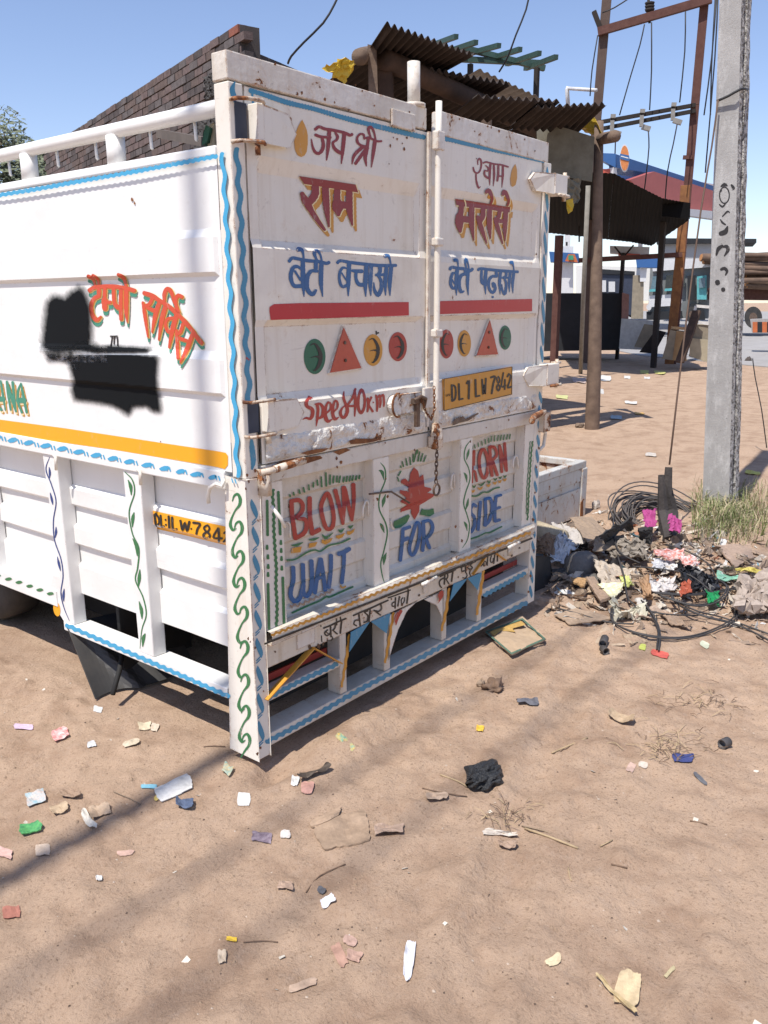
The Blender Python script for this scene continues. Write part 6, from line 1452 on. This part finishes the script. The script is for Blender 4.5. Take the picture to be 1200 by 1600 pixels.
for u, v, w_, h_, c_, lb_ in ((1007, 582, 14, 5, (.62, .58, .18), 'yellow wrapper on the far soil left of its twin'), (1031, 583, 17, 5, (.62, .58, .2), 'yellow wrapper on the far soil nearest the concrete pole'), (946, 592, 17, 8, W_, 'bright white scrap just right of the log post'),
    (980, 590, 10, 4, W_, 'small white scrap on the far soil near the shade edge'), (878, 621, 19, 5, (.62, .62, .28), 'yellow and white torn bag beside the truck edge'), (986, 630, 19, 4, W_, 'flat white strip on the open soil'), (999, 647, 15, 3, (.70, .42, .12), 'thin orange strip on the open soil'),
    (963, 653, 18, 6, (.42, .52, .55), 'silvery blue dish lying in the post shadow'), (905, 595, 22, 8, (.55, .42, .36), 'flat pale sheet between thin pole and log post'), (939, 612, 9, 7, (.62, .6, .56), 'small white clump right of the log post'), (1017, 711, 17, 5, (.60, .54, .47), 'grey white chip on the soil left of the guy wire'),
    (1176, 740, 24, 5, (.66, .60, .14), 'yellow twisted string right of the concrete pole'), (1011, 591, 10, 3, W_, 'white thread like scrap under the yellow wrappers')):
    S('wrapper', lb_, 'wrapper', u, v, w_, h_, c_, .1, .15, n=6)
# clod, black bag, pipes
def lump(name, lb_, cat, u, v, w, h, col, amp, seed, n=26, rough=.9, squash=.55, pinch=0, bm=.6):
    c = gp(u, v+h*.35); sc = (c-CAM).length/FPX; rx = w*sc/2; rz = h*sc*squash; m_ = MB(); rows = []
    for j in range(n//2+1):
        th = math.pi*j/(n//2); row = []
        for i in range(n+1):
            ph = 2*math.pi*(i % n)/n; d = Vector((math.sin(th)*math.cos(ph), math.sin(th)*math.sin(ph), math.cos(th)))
            q = 1+amp*(vnoise([d.x*2+seed+d.z], [d.y*2+d.z*1.3], .8, seed)[0]*1.6+vnoise([d.x*4+seed], [d.y*4+d.z*4], .7, seed+1)[0])
            if pinch: q *= 1+pinch*abs(math.sin(ph*4.5+math.sin(th*3)))*math.sin(th)
            row.append(c+Vector((d.x*rx*q, d.y*rx*.75*q, max(-.3*rz, d.z*rz*q)+rz*.35)))
        rows.append(row)
    m_.grid(rows); o = m_.build(name, flat(name+'_m', col, rough, scale=40, bmp=bm, bd=.006, col2=tuple(x*.7 for x in col)), None, 0, rough > .6); return props(o, lb_, cat)
lump('clay_clod', 'brown clay clod lying behind the black bag', 'stone', 772, 1071, 36, 20, (.27, .175, .115), .5, 5)
lump('clay_clod', 'small paler clod joined to the brown one', 'stone', 751, 1067, 14, 12, (.42, .31, .22), .4, 6)
lump('clay_clod', 'dusty stone in the shade beside the log post', 'stone', 905, 664, 16, 9, (.25, .18, .13), .3, 8)
lump('clay_clod', 'rubble stone on the concrete road edge', 'stone', 1169, 562, 10, 8, (.10, .08, .07), .4, 9)
lump('plastic_bag', 'knotted black plastic bag lying on open soil', 'bag', 757, 1204, 66, 40, (.030, .031, .033), .26, 12, 56, .36, .46, .10, bm=1.)
M_pipe = lm((.10, .09, .085), .6)
def pipe_(u, v, ln, r, rot, lb_):
    c = gp(u, v); d = Vector((math.cos(rot), math.sin(rot), 0)); m_ = MB(); n = 14
    nn = Vector((-d.y, d.x, 0)); rows = []
    for s, rr in ((-ln/2, r), (ln/2, r), (ln/2, r*.78), (-ln/2, r*.78), (-ln/2, r)):
        rows.append([c+Vector((0, 0, r))+d*s+nn*rr*math.cos(a)+Vector((0, 0, rr*math.sin(a))) for a in np.linspace(0, 2*math.pi, n+1)])
    m_.grid(rows); props(m_.build('pipe_piece', M_pipe, None, 0, True), lb_, 'pipe')
pipe_(943, 1008, .07, .018, .3, 'upper of two short black pipe pieces on the soil'); pipe_(944, 1021, .035, .016, .9, 'lower of two short black pipe pieces on the soil'); pipe_(1132, 1168, .035, .017, -.3, 'single short black pipe ring at the right')
# sticks and twigs
M_straw = lm((.46, .34, .20), .8); M_twig = lm((.20, .13, .085), .9); M_strawd = lm((.30, .22, .15), .9)
def stick(pts, r, mat, lb_, name='stick', cat='stick', lift=.006):
    r *= .6; P = [gp(u, v)+Vector((0, 0, lift*.6)) for u, v in pts]; m_ = MB().tube([Vector(a) for a in spline([tuple(p) for p in P], step=.02)], r, 5); o = m_.build(name, mat, None, 0, True); props(o, lb_, cat)
stick([(820, 1296), (860, 1310), (903, 1327)], .006, M_straw, 'long pale straw stalk right of the torn white strip'); stick([(815, 1292), (850, 1300), (890, 1316)], .004, M_strawd, 'thin dark stalk lying along the pale straw stalk')
stick([(660, 1233), (690, 1240), (730, 1246)], .003, M_twig, 'thin dark twig left of the black bag'); stick([(688, 1212), (715, 1222), (730, 1231)], .004, M_straw, 'short straw just left of the black bag')
stick([(862, 1178), (890, 1166), (918, 1154)], .005, M_straw, 'straw stalk pointing at the dry leaf'); stick([(888, 1357), (890, 1370), (893, 1378)], .003, M_straw, 'upright little straw in the right foreground')
stick([(938, 1324), (957, 1314)], .003, M_straw, 'short straw above the right bare patch'); stick([(1078, 1284), (1105, 1290)], .004, M_twig, 'dark stick below the blue packet'); stick([(955, 1352), (980, 1358)], .004, M_twig, 'dark flat twig in the right foreground')
stick([(478, 1396), (500, 1370), (540, 1352)], .003, M_twig, 'thin curved root left of centre foreground'); stick([(380, 1474), (410, 1472), (434, 1474)], .0025, M_twig, 'thin twig beside the yellow wrapper'); stick([(177, 1238), (205, 1250), (220, 1258)], .003, M_strawd, 'straw pointing at the white folded sheet')
stick([(318, 1168), (335, 1167), (352, 1168)], .003, M_twig, 'dark twig just left of the corner post'); stick([(1030, 1006), (1026, 980), (1026, 950)], .004, M_wire, 'black cable end hanging toward the red strip', 'cable', 'cable')
rs = random.Random(21); tw = MB(); tw2 = MB()
for k in range(170):
    a = rs.random(); u, v = (1045+rs.gauss(0, 32), 1165-(rs.gauss(0, 14))) if a < .45 else ((1100+rs.gauss(0, 35), 1100+rs.gauss(0, 12)) if a < .75 else (790+rs.gauss(0, 25), 1275+rs.gauss(0, 10)))
    p = gp(u, v); d = Vector((rs.gauss(0, 1), rs.gauss(0, 1), rs.uniform(0, .3))).normalized()*rs.uniform(.02, .07); (tw if k % 2 else tw2).tube([p+Vector((0, 0, .005)), p+d*.5+Vector((0, 0, .012)), p+d+Vector((0, 0, .004))], [.0013, .0013, .0007], 3)
tw.build('twig_litter', M_twig, None, kind='stuff', label='scattered brown twigs and roots on the soil'); tw2.build('straw_litter', M_straw, None, kind='stuff', label='scattered bits of straw on the soil')
# small stones, chips and grit over the whole yard
rs = random.Random(77)
for nm, mt, n_, s0, s1, lb_ in (('grit', lm((.34, .24, .16), .95), 5200, .0015, .0065, 'loose soil crumbs and grit'), ('pebbles', lm((.50, .40, .31), .9), 900, .0015, .005, 'small pale pebbles'), ('dark_grit', lm((.13, .09, .065), .95), 1300, .0013, .0045, 'dark crumbs and bark bits'),
                                ('paper_crumbs', lm((.66, .60, .50), .8), 260, .003, .010, 'tiny torn paper crumbs')):
    m_ = MB()
    for _ in range(n_):
        r_ = .5+7*rs.random()**1.6; a = rs.uniform(-.35, 2.1); x = CAM.x+r_*math.sin(a+.2); y = CAM.y+r_*math.cos(a+.2)
        if 0 < x < 1.9 and y > .05: continue
        s = rs.uniform(s0, s1)*(1+r_*.12); p = Vector((x, y, float(gh(x, y))))
        if nm == 'paper_crumbs':
            a2 = rs.random()*6.28; d = Vector((math.cos(a2), math.sin(a2), .2))*s; e = Vector((-math.sin(a2), math.cos(a2), .3))*s*rs.uniform(.4, 1); m_.add([p-d, p+e+Vector((0,0,.003)), p+d+Vector((0,0,.002)), p-e+Vector((0,0,.001))], [(0,1,2,3)])
        else:
            V = [p+Vector((rs.uniform(.6, 1)*s*dx, rs.uniform(.6, 1)*s*dy, rs.uniform(.3, .8)*s*dz)) for dx, dy, dz in ((1,0,0),(0,1,0),(-1,0,0),(0,-1,0),(0,0,1),(.2,.1,-1))]
            m_.add(V, [(0,1,4),(1,2,4),(2,3,4),(3,0,4),(1,0,5),(2,1,5),(3,2,5),(0,3,5)])
    m_.build(nm, mt, None, kind='stuff', label=lb_)
# ---------------------------------------------------------------- the heap
def heap(name, lb_, cat, pts, z, col, amp=.03, n=10, th=.004, rough=.75, seed=1, tilt=0., col2=None, smooth=False):
    """piece in the heap: corners read in the photograph, z above ground at near edge, rising by tilt to the back edge"""
    zs_ = [z+tilt, z+tilt, z, z]; q = [gp(u, v, zz) for (u, v), zz in zip(pts, zs_)]
    rows = crumple(pquad(*q, n), amp*.35, seed); rs = random.Random(seed); 
    for r_ in rows:
        for i, p in enumerate(r_): r_[i] = p+Vector((0, 0, amp*2.2*vnoise([p.x*9+seed], [p.y*9], .8, seed)[0]))
    o = MB().grid(rows).build(name, lm(col, rough, col2), None, solid=th, smooth=smooth); return props(o, lb_, cat)
CB_ = (.34, .25, .175)
H_ = heap
H_('cardboard', 'brown cardboard sheet lying across the top left of the rubbish heap', 'cardboard', [(890, 808), (925, 806), (962, 842), (918, 850)], .10, CB_, .012, th=.006, seed=3, tilt=.06)
H_('cardboard', 'second tan board right of the top cardboard sheet', 'cardboard', [(930, 840), (975, 835), (985, 856), (925, 862)], .10, (.30, .23, .165), .015, th=.006, seed=4, tilt=.03)
H_('packaging', 'grey white torn packaging behind the white cloth', 'packaging', [(862, 818), (890, 815), (915, 845), (895, 852)], .09, (.50, .46, .42), .03, seed=5, tilt=.05)
H_('plywood_scrap', 'flat tan plywood lying at the right of the grass', 'board', [(1118, 853), (1172, 850), (1178, 872), (1150, 888)], .03, (.42, .30, .22), .008, th=.008, seed=6)
H_('carton', 'brown carton pieces between tyre flap and white cloth', 'carton', [(838, 842), (866, 838), (864, 868), (838, 862)], .12, (.22, .15, .10), .02, th=.02, seed=7, tilt=.08)
H_('cloth', 'crumpled bluish white cloth near the left end of the heap', 'cloth', [(858, 852), (880, 842), (900, 862), (862, 880)], .10, (.56, .58, .62), .05, seed=8, tilt=.06, n=14)
H_('tarpaulin', 'big dusty grey folded tarpaulin block in the middle of the heap', 'tarpaulin', [(948, 838), (1008, 842), (1012, 872), (955, 874)], .08, (.29, .25, .205), .045, seed=9, tilt=.07, n=16, th=.006)
H_('cloth', 'beige cloth spilling below the dusty tarpaulin', 'cloth', [(925, 884), (975, 882), (988, 908), (940, 908)], .05, (.50, .42, .33), .035, seed=10, n=14)
H_('sheet', 'dark rubber sheet standing up left of the cable coil', 'sheet', [(936, 838), (985, 812), (990, 822), (945, 850)], .12, (.05, .048, .046), .02, seed=11, tilt=.10)
H_('box', 'black open box left of the broken post', 'box', [(998, 828), (1018, 826), (1018, 852), (1000, 850)], .10, (.03, .028, .027), .01, th=.03, seed=12, tilt=.1)
H_('plank', 'long grey brown plank pointing out of the heap', 'plank', [(915, 903), (928, 903), (953, 935), (938, 941)], .05, (.36, .255, .18), .006, th=.014, seed=13)
H_('plank', 'orange brown wood piece crossing the long plank', 'plank', [(893, 902), (918, 905), (912, 920), (896, 912)], .06, (.46, .28, .13), .01, th=.01, seed=14)
H_('carton', 'flat white and yellow printed carton', 'carton', [(932, 914), (975, 912), (970, 922), (958, 936)], .05, (.72, .70, .60), .008, th=.006, seed=15, col2=(.66, .60, .25))
H_('paper', 'lime yellow paper above the printed carton', 'paper', [(968, 896), (982, 896), (990, 908), (974, 912)], .06, (.60, .62, .22), .02, seed=16)
H_('paper', 'crumpled grey white paper in the centre of the heap', 'paper', [(1018, 900), (1052, 905), (1060, 920), (1010, 918)], .05, (.62, .58, .55), .04, seed=17, n=12)
H_('packet', 'left red and white foil packet with a dark end', 'packet', [(1022, 856), (1068, 852), (1070, 868), (1024, 868)], .09, (.62, .12, .06), .02, seed=18, th=.01, rough=.35, tilt=.02, col2=(.76, .70, .66))
H_('packet', 'right red and white foil packet standing on its edge', 'packet', [(1062, 868), (1082, 866), (1092, 882), (1072, 888)], .09, (.74, .70, .68), .02, seed=19, th=.01, rough=.35, tilt=.03, col2=(.60, .12, .06))
H_('paper', 'bright white crumpled foil below the left foil packet', 'foil', [(1020, 873), (1052, 872), (1058, 886), (1022, 886)], .07, (.76, .75, .74), .03, seed=20, n=12, rough=.4)
H_('plastic_bag', 'torn black plastic bag in the right part of the heap', 'bag', [(1062, 884), (1112, 886), (1124, 922), (1068, 920)], .04, (.03, .03, .033), .06, seed=21, n=22, rough=.35, tilt=.06)
H_('packet', 'orange red crisp packet half under the black bag', 'packet', [(1066, 912), (1078, 910), (1080, 928), (1062, 930)], .06, (.42, .10, .05), .02, seed=22, rough=.4)
H_('foil', 'emerald green foil right of the black bag', 'foil', [(1104, 928), (1122, 926), (1124, 940), (1106, 942)], .05, (.02, .30, .09), .03, seed=23, rough=.3, n=9)
H_('sheet', 'mint green and white sheet at the right of the heap', 'sheet', [(1122, 892), (1158, 900), (1160, 906), (1118, 902)], .05, (.30, .58, .42), .02, seed=24)
H_('wrapper', 'yellow tube wrapper at the right photo edge', 'wrapper', [(1150, 888), (1200, 890), (1200, 897), (1150, 894)], .05, (.66, .55, .14), .02, seed=25)
H_('cloth', 'pale cloth in front of the heap with a yellow green hem', 'cloth', [(952, 944), (985, 944), (1010, 958), (962, 966)], .03, (.60, .56, .44), .05, seed=26, n=16)
H_('cloth', 'long tan cloth trailing toward the right of the heap', 'cloth', [(1000, 950), (1040, 952), (1050, 966), (990, 964)], .02, (.44, .33, .25), .03, seed=27)
H_('cardboard', 'thin dusty board in front of the heap at its left', 'board', [(866, 962), (900, 952), (960, 966), (890, 976)], .01, (.40, .29, .20), .006, th=.005, seed=28)
H_('leaf', 'curled brown bark piece in the heap centre', 'bark', [(1000, 905), (1012, 903), (1020, 935), (1008, 938)], .06, (.40, .24, .13), .03, seed=29)
H_('board', 'tan board in the front right of the heap', 'board', [(1030, 958), (1050, 955), (1072, 978), (1048, 976)], .02, (.40, .28, .19), .01, th=.005, seed=30)
H_('board', 'pale flat board in front of the printed carton', 'board', [(972, 990), (1010, 985), (1012, 1002), (985, 1004)], .01, (.42, .31, .21), .01, th=.005, seed=31)
H_('rubble_slab', 'large broken plaster slab at the right photo edge', 'rubble', [(1158, 908), (1215, 895), (1225, 955), (1150, 952)], .06, (.44, .36, .30), .05, seed=32, n=18, th=.05, tilt=.05)
H_('rubble_slab', 'tan sack edge below the plaster slab', 'sack', [(1145, 948), (1200, 945), (1200, 968), (1150, 962)], .02, (.42, .32, .24), .04, seed=33, n=12)
H_('cloth', 'bright pink cloth in the left of the cable coil', 'cloth', [(1004, 798), (1024, 798), (1026, 818), (1006, 820)], .12, (.40, .06, .21), .03, seed=34, n=10, tilt=.04)
H_('cloth', 'bright pink cloth right of the broken post', 'cloth', [(1046, 806), (1064, 808), (1066, 824), (1046, 822)], .12, (.40, .06, .21), .03, seed=35, n=9, tilt=.04)
H_('painted_board', 'dusty board with green rim and yellow corner lying by the truck bumper', 'board', [(758, 986), (816, 965), (853, 998), (798, 1023)], .018, (.45, .335, .225), .006, n=12, th=.008, seed=50, col2=(.40, .29, .19))
_pb = bpy.data.objects['painted_board']; BASE['painted_board'] = Vector((0, 0, 0))
q = Paint(lambda u, v, l: gp(u, v, .0265+l)); q.outline([(759, 987), (816, 967), (851, 998), (799, 1021)], 2.6, .001); q.done('green_rim', lm((.10, .17, .12), .8), _pb)
q = Paint(lambda u, v, l: gp(u, v, .0268+l)); q.F([(765, 987), (814, 970), (822, 976), (800, 982), (806, 988), (784, 985), (772, 993)]); q.done('yellow_paint_patch', lm((.52, .33, .10), .8), _pb)
lump('plastic_tub', 'dusty grey plastic tub lying upside down', 'tub', 908, 880, 72, 46, (.19, .17, .15), .10, 41, 30, .75, .55)
lump('shoe_sole', 'flattened grey fabric shoe in front of the plastic tub', 'shoe', 925, 905, 50, 18, (.15, .14, .125), .35, 43, 26, .85, .5)
lump('shoe_sole', 'dark rag bundle left of the fabric shoe', 'rag', 868, 896, 48, 22, (.055, .053, .05), .45, 44, 26, .9, .5)
lump('cloth_bundle', 'dark crumpled shoe behind the white cloth', 'shoe', 900, 852, 44, 18, (.07, .065, .06), .4, 45, 26, .85, .5)
rl_ = MB(); a, c_ = gp(836, 832, .12), gp(878, 846, .09); rl_.tube([a, c_], [.075, .07], 16); props(rl_.build('foam_roll', lm((.50, .42, .29), .8), None, 0, True), 'beige foam roll end beside the right tyre flap', 'roll')
lump('plastic_cup', 'clear crushed plastic cup at the left heap edge', 'cup', 931, 790, 16, 14, (.50, .44, .38), .3, 46, 20, .4, .7)
# random fill of the heap
rs = random.Random(99); fills = [((.46, .35, .25), 380), ((.60, .53, .44), 260), ((.20, .15, .115), 110), ((.30, .22, .16), 260), ((.70, .68, .64), 150), ((.45, .20, .12), 26), ((.16, .30, .36), 16), ((.055, .05, .048), 45)]
for k, (c_, n_) in enumerate(fills):
    m_ = MB()
    for _ in range(n_):
        if rs.random() < .62: u, v = rs.uniform(850, 1215), 912+rs.gauss(0, 36)
        else: u, v = rs.uniform(860, 1130), 840+rs.gauss(0, 22)
        if v < 775 or v > 1010 or (u < 880 and v > 965): continue
        p = gp(u, v, .005+.045*rs.random()*max(0, 1-abs(v-885)/70)); s = rs.uniform(.010, .045)
        a = Vector((rs.gauss(0, 1), rs.gauss(0, 1), rs.gauss(0, .45))).normalized(); b_ = Vector((rs.gauss(0, 1), rs.gauss(0, 1), rs.gauss(0, .6))).normalized(); asp = rs.uniform(.25, 1)
        rows = crumple([[p+a*s*(i/2-1)+b_*s*asp*(j/2-1) for i in range(5)] for j in range(4)], s*.13, rs.random()); m_.grid(rows)
    m_.build('rubbish_bits', lm(c_, .8), None, kind='stuff', label='torn paper, plastic and rag bits filling the rubbish heap')
# cable coil and loose cables
CO = MB(); c0_ = gp(1028, 842, .04); rs = random.Random(8)
upv = Vector((-.15, .35, .92)).normalized(); e1 = Vector((.62, -.78, 0)); e1 = (e1-upv*e1.dot(upv)).normalized(); tl = Vector((-.20, -.34, .92)).normalized(); e2 = tl.cross(e1).normalized(); e1 = e2.cross(tl)
cc = at(1034, 815, 5.7)
for k in range(34):
    r_ = rs.uniform(.19, .32) if k < 30 else rs.uniform(.33, .38); ph = rs.random()*6.28; off = tl*rs.uniform(-.06, .05); ex = rs.uniform(.86, 1.06); ce = cc+Vector((rs.gauss(0, .015), rs.gauss(0, .015), 0))
    P = [ce+off+e1*(r_*math.cos(a)*(1+.03*math.sin(3*a+ph)))+e2*(r_*ex*math.sin(a)*(1+.03*math.cos(2*a+ph)))+tl*.02*math.sin(2*a+ph) for a in np.linspace(0, 6.283, 40)]
    CO.tube(P, .0048, 5, False)
props(CO.build('cable_coil', lm((.105, .092, .085), .6), None, 0, True), 'big coil of dusty grey cable leaning round the broken post', 'cable coil')
CBL = [([(1040, 850, .05), (1075, 862, .06), (1105, 880, .05), (1120, 905, .04)], 'cable running right from the coil under the foil packets'), ([(955, 950, .03), (958, 972, .01), (1000, 990, .01), (1060, 996, .01), (1110, 985, .01), (1148, 962, .02), (1140, 938, .04)], 'widest black cable loop in front of the heap'),
       ([(1020, 925, .05), (1080, 928, .05), (1140, 920, .04), (1205, 905, .03)], 'straight black cable crossing the right of the heap'), ([(1045, 925, .05), (1060, 945, .04), (1100, 962, .03), (1150, 975, .01), (1205, 1002, .01)], 'black cable running to the right photo edge'),
       ([(1048, 935, .05), (1090, 955, .04), (1130, 965, .02), (1205, 992, .01)], 'second cable beside the one to the right edge'), ([(1002, 938, .06), (1018, 960, .04), (1028, 985, .01), (1026, 1014, .01)], 'black cable hanging down the front of the heap'), ([(960, 800, .05), (958, 830, .14), (968, 862, .10), (1000, 880, .08)], 'stiff grey cable bent up left of the coil'),
       ([(965, 868, .10), (975, 900, .06), (985, 940, .04), (1030, 958, .03), (1090, 962, .02)], 'cable looping down from the tarpaulin'), ([(1030, 930, .05), (1085, 945, .05), (1125, 935, .05), (1135, 915, .05), (1120, 905, .05)], 'cable ring round the torn black bag'), ([(870, 950, .01), (900, 958, .01), (950, 972, .01), (990, 975, .01)], 'thin brown cable in front of the long plank'),
       ([(1110, 875, .03), (1150, 888, .03), (1205, 892, .02)], 'cable lying on the tan plywood'), ([(990, 885, .08), (1040, 890, .07), (1080, 900, .08), (1130, 940, .03)], 'cable across the crumpled grey paper')]
for P, lb_ in CBL:
    for j in range(2 if 'black' in lb_ else 1):
        Q = [gp(u+j*3, v+j*2, z+.004) for u, v, z in P]; m_ = MB().tube([Vector(a) for a in spline([tuple(q) for q in Q], step=.03)], .0042, 6)
        o = m_.build('loose_cable', lm((.06, .055, .053), .55), None, 0, True); props(o, lb_ if not j else lb_.replace('black', 'parallel black'), 'cable')
# --- dry grass round the pole
M_grass = lm((.22, .25, .09), .8, (.13, .16, .05)); M_grassd = lm((.50, .42, .26), .85)
for nm, mt, n_, sd, lb_ in (('green_grass', M_grass, 1300, 4, 'dull green grass tufts at the foot of the concrete pole'), ('dry_grass', M_grassd, 1200, 5, 'straw dry grass round the concrete pole')):
    rs = random.Random(sd); m_ = MB()
    for _ in range(n_):
        u, v = rs.gauss(1138, 36), rs.gauss(806, 22)
        if u < 1082 or u > 1215 or v < 750 or v > 860: continue
        p = gp(u, v); a = rs.random()*6.28; ln = rs.uniform(.03, .15); lean = rs.uniform(.2, 1.1); d = Vector((math.cos(a), math.sin(a), 0)); w_ = Vector((-d.y, d.x, 0))*rs.uniform(.0015, .0035)
        q1 = p+d*ln*.3*lean+Vector((0, 0, ln*.6)); q2 = p+d*ln*lean+Vector((0, 0, ln*rs.uniform(.5, 1.0)))
        m_.add([p-w_, p+w_, q1+w_*.8, q1-w_*.8, q2], [(0, 1, 2, 3), (3, 2, 4)])
    m_.build(nm, mt, None, kind='stuff', label=lb_)

GR = {'power_wire': 'wires hanging in the sky', 'overhead_cable': 'overhead cables above the yard', 'wooden_box': 'boards and boxes heaped by the stall', 'plank': 'planks by the stall and in the heap', 'pipe_piece': 'short black pipe pieces', 'clay_clod': 'clods and stones on the soil',
      'loose_cable': 'loose cables in the rubbish heap', 'paper_scrap': 'paper scraps littering the soil', 'wrapper': 'wrappers littering the soil', 'leaf': 'dry leaves littering the soil', 'stick': 'sticks and straws on the soil', 'packet': 'crushed packets', 'paper_strip': 'paper strips on the soil',
      'tree': 'trees beyond the brick building', 'fuel_pump': 'fuel pumps of the station', 'cardboard': 'cardboard sheets of the heap and yard', 'cloth': 'cloths in the rubbish heap', 'rubble_slab': 'broken slabs of the heap', 'husk': 'husks on the soil', 'board': 'boards lying about', 'yellow_sheeting': 'yellow sheeting at the shed roof', 'sheet': 'sheets in the heap', 'paper': 'paper pieces in the heap', 'carton': 'cartons in the heap'}
_n = {}
for o in bpy.data.objects:
    if o.parent is None and 'category' in o:
        k = o.name.split('.')[0]; _n.setdefault(k, []).append(o)
for k, v in _n.items():
    if k in GR and len(v) > 1:
        for o in v: o['group'] = GR[k]
